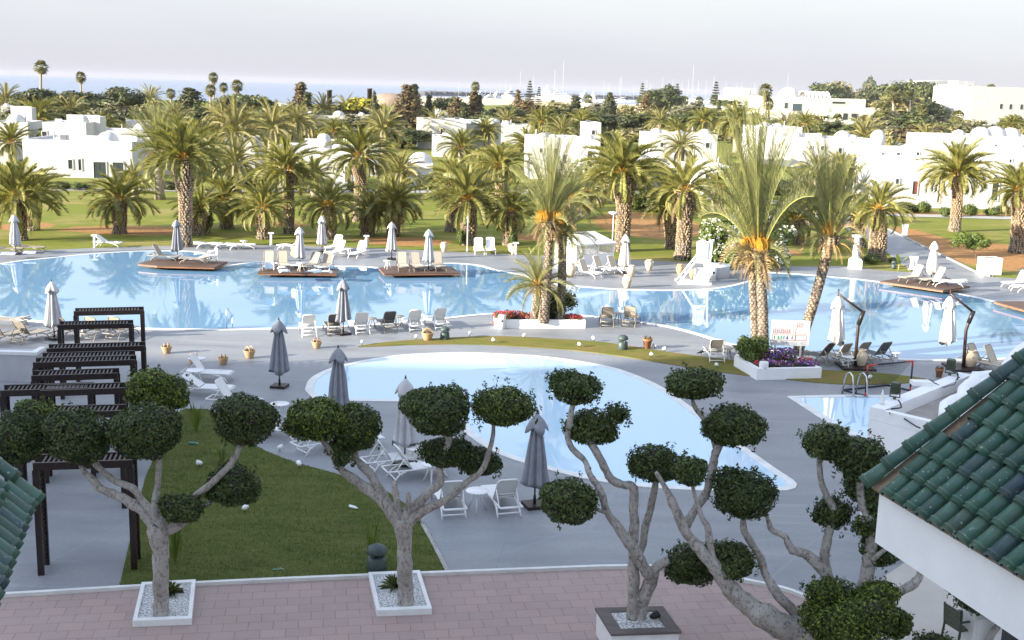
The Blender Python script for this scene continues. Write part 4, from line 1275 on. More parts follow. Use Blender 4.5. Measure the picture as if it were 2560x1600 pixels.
# ------------------------------------------------------------------ clipped topiary trees on the terrace
def topiary(name, label, base, trunk, branches, poms, fresh=(), extra_depth=0.0, bark='bark_pale'):
    """base: foot pixel; branches: polylines (x, y, r [, dd]) in photo pixels lying near the tree's own plane; poms: (x, y, rx, ry, dd)"""
    P = G(base[0], base[1], base[2] if len(base) > 2 else .1)
    D0 = depth(P)
    def loc(x, y, dd=0.0):
        # plane upright through the foot, moved away by dd metres
        r = ray(x, y)
        k = (P.y + dd - CAM.y) / r.y
        return CAM + r * k
    o = thing(name, label, 'tree', P)
    m = MB()
    parts = []
    for bi, br in enumerate(branches):
        pts, rs = [], []
        for q in br:
            dd = q[3] if len(q) > 3 else 0.0
            w = loc(q[0], q[1], dd)
            pts.append(w - P); rs.append(q[2] * mpp(w) * .93)
        # finer, gnarled
        fp, fr = [], []
        for i in range(len(pts) - 1):
            p0, p1, p2, p3 = pts[max(i - 1, 0)], pts[i], pts[i + 1], pts[min(i + 2, len(pts) - 1)]
            for k in range(5):
                t = k / 5
                p = .5 * ((2 * p1) + (p2 - p0) * t + (2 * p0 - 5 * p1 + 4 * p2 - p3) * t * t + (3 * p1 - p0 - 3 * p2 + p3) * t ** 3)
                j = noise.noise_vector(p * 2.2 + Vector((bi, 0, 0))) * rs[i] * .35 if (bi or i) else Vector()
                fp.append(p + j)
                fr.append((rs[i] * (1 - t) + rs[i + 1] * t) * (1 + .13 * noise.noise(p * 5.0)))
        fp.append(pts[-1]); fr.append(rs[-1])
        mb = MB()
        mb.tube(fp, fr, 14)
        for vi in range(len(mb.v)):
            ri = fr[min(vi // 14, len(fr) - 1)]
            vv = Vector(mb.v[vi])
            mb.v[vi] = tuple(vv + noise.noise_vector(vv * (1.1 / max(ri, .03)) * .9) * ri * .22 + noise.noise_vector(vv * (2.6 / max(ri, .03))) * ri * .10)
        if bi == 0:
            parts.append(mb.build('trunk', bark, o))
        else:
            # old pruning knobs
            rk = random.Random(bi)
            for _ in range(4):
                i = rk.randrange(2, len(fp) - 2)
                d = Vector((rk.uniform(-1, 1), rk.uniform(-1, 1), rk.uniform(-.2, 1))).normalized()
                mb.tube([fp[i], fp[i] + d * fr[i] * 1.0, fp[i] + d * fr[i] * 1.45], [fr[i] * .6, fr[i] * .5, fr[i] * .3], 8)
            mb.build('branch', bark, o)
    for pi, pm in enumerate(poms):
        x, y, rx, ry = pm[:4]
        dd = pm[4] if len(pm) > 4 else 0.0
        loose = pm[5] if len(pm) > 5 else 0.0
        c = loc(x, y, dd)
        s = mpp(c)
        r = (rx * s * 1.03, (rx * .55 + ry * .45) * s * 1.0, ry * s * 1.04)
        random.seed(int(x * 7 + y))
        mb = MB()
        lc = c - P
        # a clipped head is several pads grown together: uneven on top, cut flat and twiggy below
        pads = [(lc, tuple(q * .88 for q in r))]
        for q in range(7):
            a = q * .8976 + rnd(-.4, .4)
            o_ = Vector((math.cos(a) * r[0] * .50, math.sin(a) * r[1] * .50, r[2] * rnd(-.30, .52)))
            k_ = rnd(.38, .56)
            pads.append((lc + o_, (r[0] * k_, r[1] * k_, r[2] * k_ * rnd(.85, 1.1))))
        for pi2, (pc, pr) in enumerate(pads):
            area = 4 * math.pi * ((pr[0] * pr[1] + pr[0] * pr[2] + pr[1] * pr[2]) / 3)
            leaf_blob(mb, pc, pr, int(area * (820 if pi2 == 0 else 640)), .042, .10 + loose, flat=.22 + loose)
        # stray shoots
        for _ in range(int(14 + 60 * loose)):
            d = Vector((rnd(-1, 1), rnd(-1, 1), rnd(-.5, 1))).normalized()
            p = lc + Vector((d.x * r[0], d.y * r[1], d.z * r[2])) * rnd(.95, 1.05)
            leaf_blob(mb, p + d * rnd(.0, .1), (.04 + .1 * loose, .04 + .1 * loose, .07 + .14 * loose), 9 + int(34 * loose), .036, .4)
        mb.cur = 1
        for pc, pr in pads:
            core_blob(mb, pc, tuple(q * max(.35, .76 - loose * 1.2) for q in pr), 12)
        for q in range(9):
            a = rnd(0, 6.28)
            e = lc + Vector((math.cos(a) * r[0] * rnd(.3, .75), math.sin(a) * r[1] * rnd(.3, .75), -r[2] * rnd(.2, .5)))
            st = lc - Vector((0, 0, r[2] * .78))
            mb.tube([st, (st + e) / 2 + Vector((0, 0, -.04)), e], [.022, .016, .008], 5)
        mb.build('foliage_pom', ['leaf_topiary_fresh' if pi in fresh else 'leaf_topiary', 'twigs_shade_core'], o)
    return o

topiary('topiary_tree', 'clipped tree with round leaf balls in the white gravel planter beside the pergola', (402, 1536, .12), None, [
    [(402, 1540, 22), (402, 1500, 20), (402, 1438, 20), (401, 1372, 22), (398, 1330, 29), (396, 1310, 24)],
    [(398, 1340, 18), (362, 1287, 14), (331, 1263, 13), (286, 1234, 12), (251, 1221, 11), (232, 1196, 9), (205, 1170, 7), (196, 1110, 6, .1), (100, 1120, 6, .4), (50, 1100, 5, .3)],
    [(392, 1300, 14), (381, 1279, 12), (352, 1250, 10), (328, 1218, 10), (283, 1200, 9, .1), (240, 1163, 9, .1), (200, 1110, 7, .1)],
    [(390, 1310, 15), (386, 1266, 11), (392, 1226, 9), (397, 1170, 8), (392, 1100, 7), (385, 1010, 6, 1.2), (385, 970, 5, 1.6)],
    [(404, 1340, 20), (415, 1327, 16), (445, 1314, 13), (470, 1296, 11), (505, 1266, 9.5), (530, 1250, 9, .2), (572, 1220, 7, .4)],
    [(450, 1300, 10, .2), (487, 1242, 9, .1), (519, 1216, 9), (556, 1181, 8.5), (590, 1139, 8), (612, 1070, 6)]],
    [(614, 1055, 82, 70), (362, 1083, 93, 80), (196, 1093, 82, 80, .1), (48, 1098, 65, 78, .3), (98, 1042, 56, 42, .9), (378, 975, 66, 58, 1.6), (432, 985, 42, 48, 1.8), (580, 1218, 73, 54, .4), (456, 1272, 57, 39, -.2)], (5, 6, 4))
topiary('topiary_tree', 'clipped tree with spreading limbs in the white gravel planter in front of the lawn', (1013, 1508, .12), None, [
    [(1013, 1512, 23), (1013, 1480, 21), (1013, 1438, 20), (1010, 1359, 19), (1010, 1319, 23), (1004, 1290, 22)],
    [(1008, 1325, 18), (981, 1285, 19), (952, 1248, 18), (920, 1221, 15), (894, 1203, 13), (852, 1170, 10), (825, 1125, 8.5), (806, 1100, 7), (795, 1065, 5)],
    [(975, 1262, 13), (956, 1238, 12), (934, 1196, 12), (905, 1165, 11), (886, 1141, 9, .2), (890, 1090, 7, .3)],
    [(1008, 1310, 17), (1021, 1274, 14), (1053, 1253, 13), (1074, 1229, 12), (1100, 1208, 10), (1100, 1170, 9), (1114, 1125, 9), (1122, 1099, 8), (1102, 1060, 6), (1090, 1030, 5)],
    [(1016, 1320, 17), (1042, 1285, 15), (1090, 1263, 11), (1130, 1240, 9.5), (1159, 1211, 9), (1204, 1176, 8), (1222, 1131, 7), (1233, 1086, 6), (1236, 1050, 5)],
    [(1000, 1290, 12), (990, 1240, 9, -.2), (985, 1205, 7, -.3)], [(1020, 1280, 10), (1021, 1250, 6, -.2), (1021, 1232, 6, -.2)]],
    [(790, 1052, 80, 60), (893, 1072, 60, 68, .3), (850, 1120, 38, 34, .2, .1), (1085, 1020, 86, 58), (1108, 1045, 70, 55, -.4), (1258, 1020, 80, 56, 0, .14), (1118, 1132, 72, 42, .3, .05), (1200, 1157, 58, 40, .4, .05), (858, 1150, 18, 16, -.3, .2)], (0, 1, 5))
topiary('topiary_tree', 'clipped tree with twin leaning trunks in the timber topped planter', (1592, 1552, .55), None, [
    [(1580, 1548, 15), (1584, 1500, 16), (1584, 1465, 16), (1584, 1398, 15), (1584, 1306, 13), (1584, 1222, 12), (1560, 1212, 11), (1531, 1198, 10.5), (1513, 1170, 11), (1492, 1131, 11), (1473, 1099, 10), (1470, 1065, 6)],
    [(1597, 1560, 15), (1602, 1520, 18), (1611, 1491, 19), (1628, 1445, 18), (1648, 1414, 13), (1672, 1400, 11)],
    [(1626, 1440, 15, -.2), (1592, 1385, 15, -.3), (1558, 1338, 13, -.3), (1518, 1279, 10, -.3), (1500, 1226, 9, -.3), (1478, 1190, 8.5, -.2), (1463, 1155, 8), (1433, 1125, 8.5), (1420, 1091, 8), (1425, 1051, 8), (1436, 990, 6)],
    [(1586, 1400, 10, .1), (1603, 1372, 9.5, .2), (1611, 1327, 10.5, .2), (1627, 1269, 10, .2), (1637, 1226, 9, .2), (1640, 1180, 6, .2)],
    [(1520, 1282, 6, -.3), (1500, 1276, 5, -.5), (1470, 1260, 4, -.6)]],
    [(1440, 975, 66, 45, 0, .06), (1405, 958, 36, 26, .1, .12), (1480, 1070, 72, 52, .3, .08), (1545, 1040, 24, 22, .4, .3), (1636, 1160, 68, 55, .2, .02), (1422, 1256, 78, 66, -.6), (1735, 1412, 74, 62, .2, .05)], ())
topiary('topiary_tree', 'largest clipped tree with thick limbs rising beside the green tiled roof', (2085, 1650, .2), None, [
    [(2085, 1655, 55), (2060, 1625, 46), (2000, 1584, 38), (1920, 1548, 34), (1862, 1504, 26), (1809, 1451, 20), (1783, 1412, 18), (1743, 1364, 15), (1709, 1319, 13), (1693, 1279, 11.5), (1677, 1248, 12), (1660, 1215, 7), (1640, 1180, 5)],
    [(1785, 1420, 11), (1775, 1364, 9.5), (1769, 1319, 9), (1754, 1293, 7), (1740, 1248, 5), (1728, 1200, 4)],
    [(1712, 1320, 12, .3), (1724, 1300, 12, .5), (1743, 1268, 12, .6), (1764, 1232, 11.5, .7), (1777, 1185, 12, .7), (1791, 1133, 11, .7), (1815, 1080, 7, .7)],
    [(1788, 1120, 7, .8), (1770, 1060, 7, .8), (1735, 1012, 6, .8), (1733, 970, 4, .8)],
    [(2040, 1610, 22, .2), (1986, 1528, 15, .2), (1946, 1491, 13, .2), (1915, 1438, 10.5, .3), (1902, 1396, 10, .3), (1875, 1353, 10, .3), (1859, 1316, 9, .3), (1860, 1250, 6, .3)],
    [(2110, 1640, 30), (2140, 1510, 22), (2158, 1465, 20), (2174, 1398, 17), (2179, 1345, 15), (2169, 1287, 13), (2153, 1245, 11), (2150, 1170, 7)],
    [(2090, 1640, 26, .3), (2075, 1500, 17, .3), (2066, 1438, 16, .3), (2063, 1385, 13, .3), (2073, 1332, 12.5, .3), (2084, 1279, 10, .3), (2068, 1245, 9, .3), (2052, 1200, 9, .3), (2050, 1130, 6, .3)],
    [(2066, 1440, 16, .2), (2031, 1396, 14, .2), (2002, 1383, 12, .2), (1978, 1372, 10.5, .2), (1962, 1340, 8.5, .2), (1931, 1324, 8, .2), (1921, 1300, 6, .2), (1905, 1260, 5, .2)],
    [(2150, 1500, 15, -.1), (2190, 1500, 14, -.2), (2237, 1484, 13, -.2), (2285, 1459, 12.5, -.2), (2301, 1428, 9.5, -.2), (2296, 1390, 8.5, -.2), (2285, 1340, 7, -.2), (2280, 1300, 5, -.2)],
    [(2180, 1400, 8, -.1), (2215, 1372, 6, -.2), (2250, 1350, 4, -.2)]],
    [(1735, 962, 74, 45, .8, .05), (1832, 1070, 84, 56, .7, .04), (1862, 1240, 84, 71, .3, .06), (1724, 1180, 44, 42, -.1, .05), (2066, 1108, 62, 52, .3, .07), (2150, 1150, 66, 64, 0, .05), (2082, 1287, 48, 44, .5, .1), (2198, 1380, 45, 46, .2, .16), (2184, 1245, 36, 60, .2, .12),
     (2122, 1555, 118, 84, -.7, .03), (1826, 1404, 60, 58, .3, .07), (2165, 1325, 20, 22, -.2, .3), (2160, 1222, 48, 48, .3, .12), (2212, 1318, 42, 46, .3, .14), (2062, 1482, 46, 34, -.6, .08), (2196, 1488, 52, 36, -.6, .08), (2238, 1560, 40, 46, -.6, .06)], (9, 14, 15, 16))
topiary('topiary_tree', 'smaller clipped tree at the house corner behind the green chair', (2470, 1640, .05), None, [
    [(2466, 1640, 10), (2476, 1592, 9), (2502, 1552, 8), (2500, 1510, 6), (2470, 1490, 5)], [(2440, 1640, 8, -.6), (2380, 1625, 5, -.6)]],
    [(2452, 1490, 70, 52, 0, .05), (2500, 1520, 50, 34, .1, .08), (2330, 1615, 55, 26, -.6, .05)], ())
# ------------------------------------------------------------------ villas, hotels, marina
def dome(mb, c, r, h=None, n=18):
    h = h or r
    mb.lathe([(r * 1.06, 0), (r * 1.06, .12 * r), (r, .12 * r)] + [(r * math.cos(a), .12 * r + h * math.sin(a)) for a in (rad(q) for q in (12, 26, 40, 54, 68, 80))] + [(.01, .12 * r + h)], n, c)
_vb = random.Random(4)
mat('red_cloth', (.35, .04, .03), (.22, .03, .02), 6, .9)
def villa(x0, x1, yb, yt, label, domes=(), blocks=(), wins=(), deep=None, parapet=True, m='villa_white', name='white_villa', key=None, yaw=0.0, cat='house', winmat='glass_dark'):
    """photo columns x0..x1, foot row yb and roof row yt of the front wall (native pixels); domes (x, ytop, r), blocks (x0, x1, ytop, back), wins (x, ytop, w, h)"""
    a, b = G(x0, yb), G(x1, yb)
    mid = (a + b) / 2
    b = Vector((b.x, a.y + (b.y - a.y) * .25, 0)); a = Vector((a.x, a.y, 0))
    t = b - a
    W = t.length
    t.normalize()
    nrm = Vector((-t.y, t.x, 0))
    H_ = hgt(mid, yt)
    D = deep or max(6.0, W * .7)
    s = mpp(mid)
    o = thing(name, label, cat, mid, math.atan2(t.y, t.x))
    mb = MB()
    mb.box((0, D / 2, H_ / 2 - .2), (W, D, H_ + .4))
    if parapet:
        ph, pw = .32, .22
        for c, q in (((0, pw / 2, 0), (W, pw, ph)), ((0, D - pw / 2, 0), (W, pw, ph)), ((-W / 2 + pw / 2, D / 2, 0), (pw, D - 2 * pw, ph)), ((W / 2 - pw / 2, D / 2, 0), (pw, D - 2 * pw, ph))):
            mb.box((c[0], c[1], H_ + ph / 2 + .001), q)
    mb.build('wall', m, o)
    def lx(x): return (x - (x0 + x1) / 2) * s
    for (bx0, bx1, byt, back) in blocks:
        mb = MB()
        f = 1 + back / max(mid.y, 1)
        hh = (hgt(mid, byt) - CAMH) * f + CAMH
        w_ = (bx1 - bx0) * s * f
        mb.box((lx((bx0 + bx1) / 2) * f, back + w_ * .4, hh / 2), (w_, w_ * .8, hh))
        mb.box((lx((bx0 + bx1) / 2) * f, back + .1, hh + .12), (w_, .2, .24))
        mb.build('roof_block', m, o)
    for (dx, dyt, dr) in domes:
        mb = MB()
        r = dr * s * 1.05
        back = r * 1.3 + 1.0
        f = 1 + back / max(mid.y, 1)
        top = (hgt(mid, dyt) - CAMH) * f + CAMH
        mb.lathe([(r * 1.08, 0), (r * 1.08, max(.2, top - r * .85 - H_ + .02))], 18, (lx(dx) * f, back, H_ - .02))
        dome(mb, (lx(dx) * f, back, max(H_ + .1, top - r * .95)), r, r * .83)
        mb.build('dome', m, o)
    for (wx, wyt, ww, wh) in wins:  # windows; dark panes also stand in for shaded porch openings and recesses
        w_, h_ = ww * s, wh * s
        zt = hgt(mid, wyt)
        mb = MB()
        c = (lx(wx), -.03, zt - h_ / 2)
        for q, z in (((c[0], c[1], zt + .05), (w_ + .2, .1, .1)), ((c[0], c[1], zt - h_ - .05), (w_ + .2, .12, .1)), ((c[0] - w_ / 2 - .05, c[1], c[2]), (.1, .1, h_)), ((c[0] + w_ / 2 + .05, c[1], c[2]), (.1, .1, h_))):
            mb.box(q, z)
        wn_ = mb.build('window', m, o)
        mb = MB(); mb.box((c[0], -.012, c[2]), (w_, .03, h_)); mb.box((c[0], -.032, c[2]), (.06, .02, h_))
        mb.build('pane', winmat, wn_)
    for q in range(2 if W > 6 else 1):
        mb = MB()
        ux, uy = _vb.uniform(-.4, .4) * W, _vb.uniform(.3, .75) * D
        if _vb.random() < .5:
            mb.box((ux, uy, H_ + .35), (.9, .4, .7)); mb.box((ux, uy - .21, H_ + .37), (.5, .03, .5))
        else:
            mb.tube([(ux, uy, H_), (ux, uy, H_ + 1.0), (ux, uy - .2, H_ + 1.15)], .09, 6); mb.box((ux + .5, uy, H_ + .2), (.5, .5, .4))
        mb.build('roof_unit', 'panel_grey' if _vb.random() < .3 else m, o)
    if label is None or label == 'x':
        series(o, key, ('pale flat roofed hotel' if cat == 'hotel' else 'whitewashed villa with dome' if domes else 'plain whitewashed villa'))
    return o
KV = 'beyond the lawn'
v = villa(45, 344, 444, 358, 'long white villa with two narrow windows behind the squat lone palm', [(254, 327, 25), (330, 336, 9)], [(215, 330, 344, 7)], [(176, 400, 10, 22), (199, 398, 7, 27), (247, 404, 30, 40), (292, 404, 26, 40)], 12)
villa(344, 440, 436, 383, 'x', [(520 - 120, 378, 8)], (), [(352, 402, 12, 22), (372, 402, 12, 22)], 8, key=KV)
villa(103, 225, 398, 312, 'x', [(200, 286, 13)], [(148, 228, 290, 5)], [(116, 330, 11, 26)], 9, key=KV)
villa(222, 400, 378, 332, 'x', [(344, 315, 20)], [(275, 333, 302, 14)], (), 10, key=KV)
villa(-30, 80, 372, 310, 'x', [(30, 296, 22)], [(-20, 30, 268, 12)], (), 9, key=KV)
villa(-40, 46, 412, 362, 'x', (), (), (), 7, key=KV)
villa(680, 890, 470, 378, 'white villa with square door recess behind the palm with orange fruit', [(805, 333, 16), (838, 352, 20)], [(752, 826, 352, 5)], [(868, 414, 14, 40), (760, 426, 10, 18)], 11)
villa(889, 946, 440, 374, 'x', (), (), [(918, 396, 8, 26)], 9, key=KV)
villa(748, 868, 340, 292, 'x', [(776, 281, 11), (846, 278, 14)], (), (), 8, key=KV)
villa(868, 935, 332, 292, 'x', [(905, 281, 9)], (), (), 8, key=KV)
villa(1020, 1082, 466, 416, 'x', [(1050, 396, 30)], (), (), 7, key=KV)
villa(1045, 1166, 372, 302, 'x', [(1100, 290, 12)], (), [(1106, 322, 12, 20)], 9, key=KV)
villa(1084, 1128, 392, 345, 'x', (), (), (), 7, key=KV)
villa(1166, 1252, 372, 314, 'x', [(1236, 303, 17), (1208, 318, 16)], [(1166, 1210, 302, 8)], (), 9, key=KV)
villa(1252, 1330, 360, 316, 'x', [(1268, 318, 12)], (), (), 8, key=KV)
villa(560, 640, 420, 352, 'x', [(600, 338, 14)], (), [(585, 374, 10, 18)], 9, key=KV)
KW = 'behind the tall palms'
villa(1326, 1456, 448, 350, 'x', [(1358, 334, 14), (1382, 336, 11), (1406, 340, 10)], (), [(1410, 386, 8, 22), (1350, 372, 8, 10), (1385, 372, 8, 10), (1438, 366, 7, 10)], 9, key=KW)
villa(1449, 1495, 460, 356, 'x', [(1472, 345, 16)], (), [(1472, 378, 12, 40)], 7, key=KW)
villa(1463, 1500, 372, 310, 'x', (), (), [(1482, 326, 8, 10)], 6, key=KW)
villa(1489, 1522, 478, 442, 'x', (), (), (), 4, key=KW)
villa(1560, 1650, 470, 400, 'x', (), (), [(1600, 430, 10, 20)], 8, key=KW)
villa(1627, 1785, 420, 340, 'x', [(1643, 326, 15), (1766, 324, 16), (1700, 332, 12)], [(1660, 1750, 334, 6)], [(1766, 356, 10, 12), (1650, 358, 8, 10), (1690, 358, 8, 10), (1725, 362, 10, 26)], 9, key=KW)
villa(1650, 1700, 338, 318, 'x', (), (), (), 7, key=KW)
villa(1715, 1760, 334, 312, 'x', [(1722, 310, 6)], (), (), 7, key=KW)
villa(1743, 1830, 490, 424, 'x', (), (), [(1765, 436, 10, 18), (1812, 470, 9, 8)], 9, key=KW)
villa(1895, 1995, 410, 322, 'x', [(1948, 314, 12), (1915, 350, 14)], (), (), 9, key=KW)
villa(1985, 2172, 420, 350, 'x', [(1992, 352, 17), (2116, 328, 21), (2138, 358, 12)], [(2020, 2090, 338, 8)], [(2020, 366, 8, 9), (2050, 366, 8, 9), (2096, 370, 9, 26), (2140, 368, 7, 9)], 10, key=KW)
villa(2172, 2320, 440, 370, 'x', [(2200, 326, 16)], (), [(2290, 380, 7, 7), (2200, 384, 7, 9), (2240, 382, 8, 9), (2262, 392, 10, 26)], 9, key=KW)
villa(2206, 2512, 520, 412, 'large white villa with dark red curtain in its window and green bushes in front', [(2300, 396, 12)], [(2206, 2280, 397, 3), (2350, 2500, 404, 8)], [(2278, 455, 12, 32), (2340, 436, 5, 70), (2484, 440, 16, 58), (2400, 450, 9, 12), (2445, 450, 9, 12), (2232, 450, 8, 12)], 12)
villa(2340, 2600, 432, 345, 'x', [(2462, 332, 24), (2500, 329, 26), (2540, 332, 24), (2400, 338, 16)], (), [(2440, 378, 12, 34), (2362, 366, 7, 9), (2400, 362, 7, 9), (2480, 362, 7, 9), (2520, 380, 9, 30), (2552, 362, 7, 9)], 10, key=KW)
villa(2508, 2640, 470, 380, 'x', (), (), [(2516, 400, 6, 30)], 9, key=KW)
# its red curtain hangs in the first window
for o_ in [q for q in bpy.data.objects if q.get('label', '').startswith('large white villa with dark red')]:
    mb = MB(); s_ = mpp(o_.location); x_ = (2281 - (2206 + 2512) / 2) * s_; z_ = hgt(o_.location, 471)
    mb.box((x_, -.06, z_), (5 * s_, .03, 30 * s_)); mb.build('curtain', 'red_cloth', o_)
# small things before that villa
P = G(2262, 512)
t = thing('garden_chair', 'dark slatted garden chair standing before the villa with the red curtain', 'chair', P)
mb = MB(); mb.box((0, 0, .45), (.6, .55, .05)); mb.build('seat', 'dark_timber', t)
mb = MB(); [mb.box((0, .27, .6 + .12 * k), (.6, .03, .07)) for k in range(4)]; mb.build('backrest', 'dark_timber', t)
for sx in (-1, 1):
    for sy in (-1, 1):
        mb = MB(); mb.box((sx * .27, sy * .25, .215 if sy < 0 else .5), (.05, .05, .43 if sy < 0 else 1.0)); mb.build('leg', 'dark_timber', t)
KH = 'beyond the villas'
villa(1925, 2022, 316, 245, 'three storey cream hotel with white dome and balconies', [(1982, 218, 24)], (), [(1960, 257, 10, 14), (1990, 259, 26, 18), (1956, 288, 10, 14), (1984, 292, 12, 16)], 18, m='cream_stone', name='hotel_building', cat='hotel', winmat='glass_blue')
o = villa(2020, 2144, 310, 248, 'pale hotel wing with glazed barrel vault on its roof', (), (), [(2092, 254, 36, 5)], 16, m='cream_stone', name='hotel_building', cat='hotel')
def vault(o, x0, x1, yt, back=4.0, m='villa_white'):
    P = o.location
    s = mpp(P)
    mb = MB()
    r = 3.2
    z = hgt(P, yt) - r * .8
    X0, X1 = (x0 - proj(P)[0]) * s, (x1 - proj(P)[0]) * s
    n = 10
    for i in range(n):
        a, b = math.pi * i / n, math.pi * (i + 1) / n
        mb.quad((X0, back - r * math.cos(a), z + r * .8 * math.sin(a)), (X1, back - r * math.cos(a), z + r * .8 * math.sin(a)), (X1, back - r * math.cos(b), z + r * .8 * math.sin(b)), (X0, back - r * math.cos(b), z + r * .8 * math.sin(b)))
    for i in range(7):
        x = X0 + (X1 - X0) * i / 6
        mb.tube([(x, back - (r + .05) * math.cos(a), z + (r * .8 + .05) * math.sin(a)) for a in (math.pi * q / n for q in range(n + 1))], .12, 5, False)
    mb.build('vault', m, o)
vault(o, 2005, 2071, 230)
villa(2096, 2188, 322, 272, 'low pale arcade wing before the grove of tall trees', (), (), [(2108, 284, 14, 16), (2132, 284, 18, 18), (2160, 286, 14, 16)], 10, m='cream_stone', name='hotel_building', cat='hotel')
villa(1835, 1925, 290, 243, 'x', [(1870, 222, 8)], [(1836, 1900, 222, 6)], [(1860, 254, 8, 10), (1896, 258, 8, 10)], 16, m='cream_stone', name='hotel_building', cat='hotel', key=KH)
villa(1785, 1850, 300, 268, 'x', (), (), (), 12, m='cream_stone', name='hotel_building', cat='hotel', key=KH)
villa(1625, 1700, 288, 260, 'x', (), (), [(1640, 268, 6, 8)], 12, m='cream_stone', name='hotel_building', cat='hotel', key=KH)
villa(1476, 1600, 284, 262, 'x', (), (), (), 12, m='cream_stone', name='hotel_building', cat='hotel', key=KH)
villa(2333, 2390, 280, 204, 'x', (), [(2340, 2390, 202, 4)], [(2352, 216, 8, 9), (2372, 214, 8, 10), (2350, 238, 7, 8), (2372, 238, 7, 8)], 30, name='hotel_building', cat='hotel', key=KH)
villa(2390, 2452, 284, 214, 'x', (), [(2392, 2440, 203, 5)], [(2400, 216, 10, 9), (2416, 214, 6, 6), (2404, 242, 8, 12), (2430, 242, 8, 12)], 30, name='hotel_building', cat='hotel', key=KH)
villa(2314, 2396, 300, 268, 'x', (), (), [(2330, 276, 12, 12), (2352, 276, 12, 12), (2374, 276, 12, 12)], 10, m='cream_stone', name='hotel_building', cat='hotel', key=KH)
villa(2418, 2470, 322, 250, 'x', (), (), (), 20, m='cream_stone', name='hotel_building', cat='hotel', key=KH)
villa(2460, 2680, 326, 222, 'x', (), [(2462, 2500, 232, 4)], [(2490, 300, 14, 18), (2530, 300, 14, 18), (2484, 262, 8, 12), (2510, 262, 8, 12), (2540, 262, 8, 12)], 30, name='hotel_building', cat='hotel', key=KH)
# villas far by the shore
for (x0, x1, yb, yt) in [(668, 712, 280, 256), (700, 732, 284, 262), (0, 30, 300, 268), (380, 420, 296, 276), (1096, 1124, 300, 270), (1208, 1250, 300, 282)]:
    villa(x0, x1, yb, yt, 'x', [((x0 + x1) / 2, yt - 6, 8)] if x0 < 700 else (), (), (), 8, key='near the shore')
# poles and lamps
def lamp(bx, by, ty, label, w=.05, m='white_paint', head=True, name='street_lamp'):
    P = G(bx, by)
    h = hgt(P, ty)
    o = thing(name, label, 'lamp', P)
    mb = MB(); mb.tube([(0, 0, -.02), (0, 0, h)], [w, w * .75], 8); mb.lathe([(w * 2, 0), (w * 2, .05), (w, .25)], 10); mb.build('pole', m, o)
    if head:
        mb = MB(); mb.lathe([(.02, h - .12), (.10, h - .10), (.36, h + .06), (.34, h + .10), (.02, h + .14)], 16); mb.build('lamp_head', m, o)
    return o
lamp(1168, 628, 542, 'slim white lamp post before the thick sunlit palm', .045, head=False)
P = G(1168, 628)
lamp(1529, 650, 534, 'white mushroom lamp post beside the lattice hut', .04)
lamp(2102, 345, 304, 'white lamp post among shrubs below the domed hotel', .07)
lamp(2401, 345, 300, 'white lamp post beside the fan palms at the shrubs', .07)
P = G(2272, 318); h = hgt(P, 250)
o = thing('utility_pole', 'pale timber utility pole with a crossbar before the grove', 'pole', P)
mb = MB(); mb.tube([(0, 0, 0), (-.4, 0, h)], [.28, .2], 7); mb.build('pole', 'urn_clay', o)
mb = MB(); mb.box((-.4, 0, h - .3), (2.6, .2, .25)); mb.build('crossbar', 'urn_clay', o)
for x, yb, yt in ((824, 300, 228), (924, 300, 224)):
    P = G(x, yb); h = hgt(P, yt)
    o = thing('chimney', 'x', 'chimney', P)
    mb = MB(); mb.lathe([(.9, 0), (.75, h), (.9, h), (.9, h + .4)], 10); mb.build('shaft', 'brown_metal', o)
    series(o, 'on the shore', 'tall brown chimney')

# marina
mat('rock_brown', (.30, .22, .16), (.20, .15, .11), .2, .95, coords='pos')
def quay(name, pts, z0, z1, m, label, cat):
    mb = MB(); mb.prism(pts, z0, z1)
    o = mb.build(name, m); tag(o, label, cat)
    return o
a, b = G(1048, 234), G(1700, 248)
mb = MB()
n = 60
for i in range(n):
    p = a.lerp(b, i / n)
    q = a.lerp(b, (i + 1) / n)
    mb.box(((p + q) / 2 + Vector((0, 0, -.5 + .8 * (i % 3) * .4))), ((q - p).length * 1.1, 14, 7 + (i * 7 % 5) * .5))
tag(mb.build('breakwater', 'rock_grey'), 'long low grey breakwater across the sea behind the marina', 'breakwater')
a, b = G(1075, 258), G(1390, 262)
tag((lambda m_: (m_.box(((a + b) / 2 + Vector((0, 60, .2))), ((b - a).length, 120, 5)), m_.build('quay', 'sand_quay'))[1])(MB()), 'sandy quay wall in front of the marina boats', 'quay')
P = G(980, 262)
tag((lambda m_: (m_.lathe([(16, -3), (13, 3), (7, 6), (1, 6.5)], 14, P), m_.build('headland', 'rock_brown'))[1])(MB()), kind='structure')

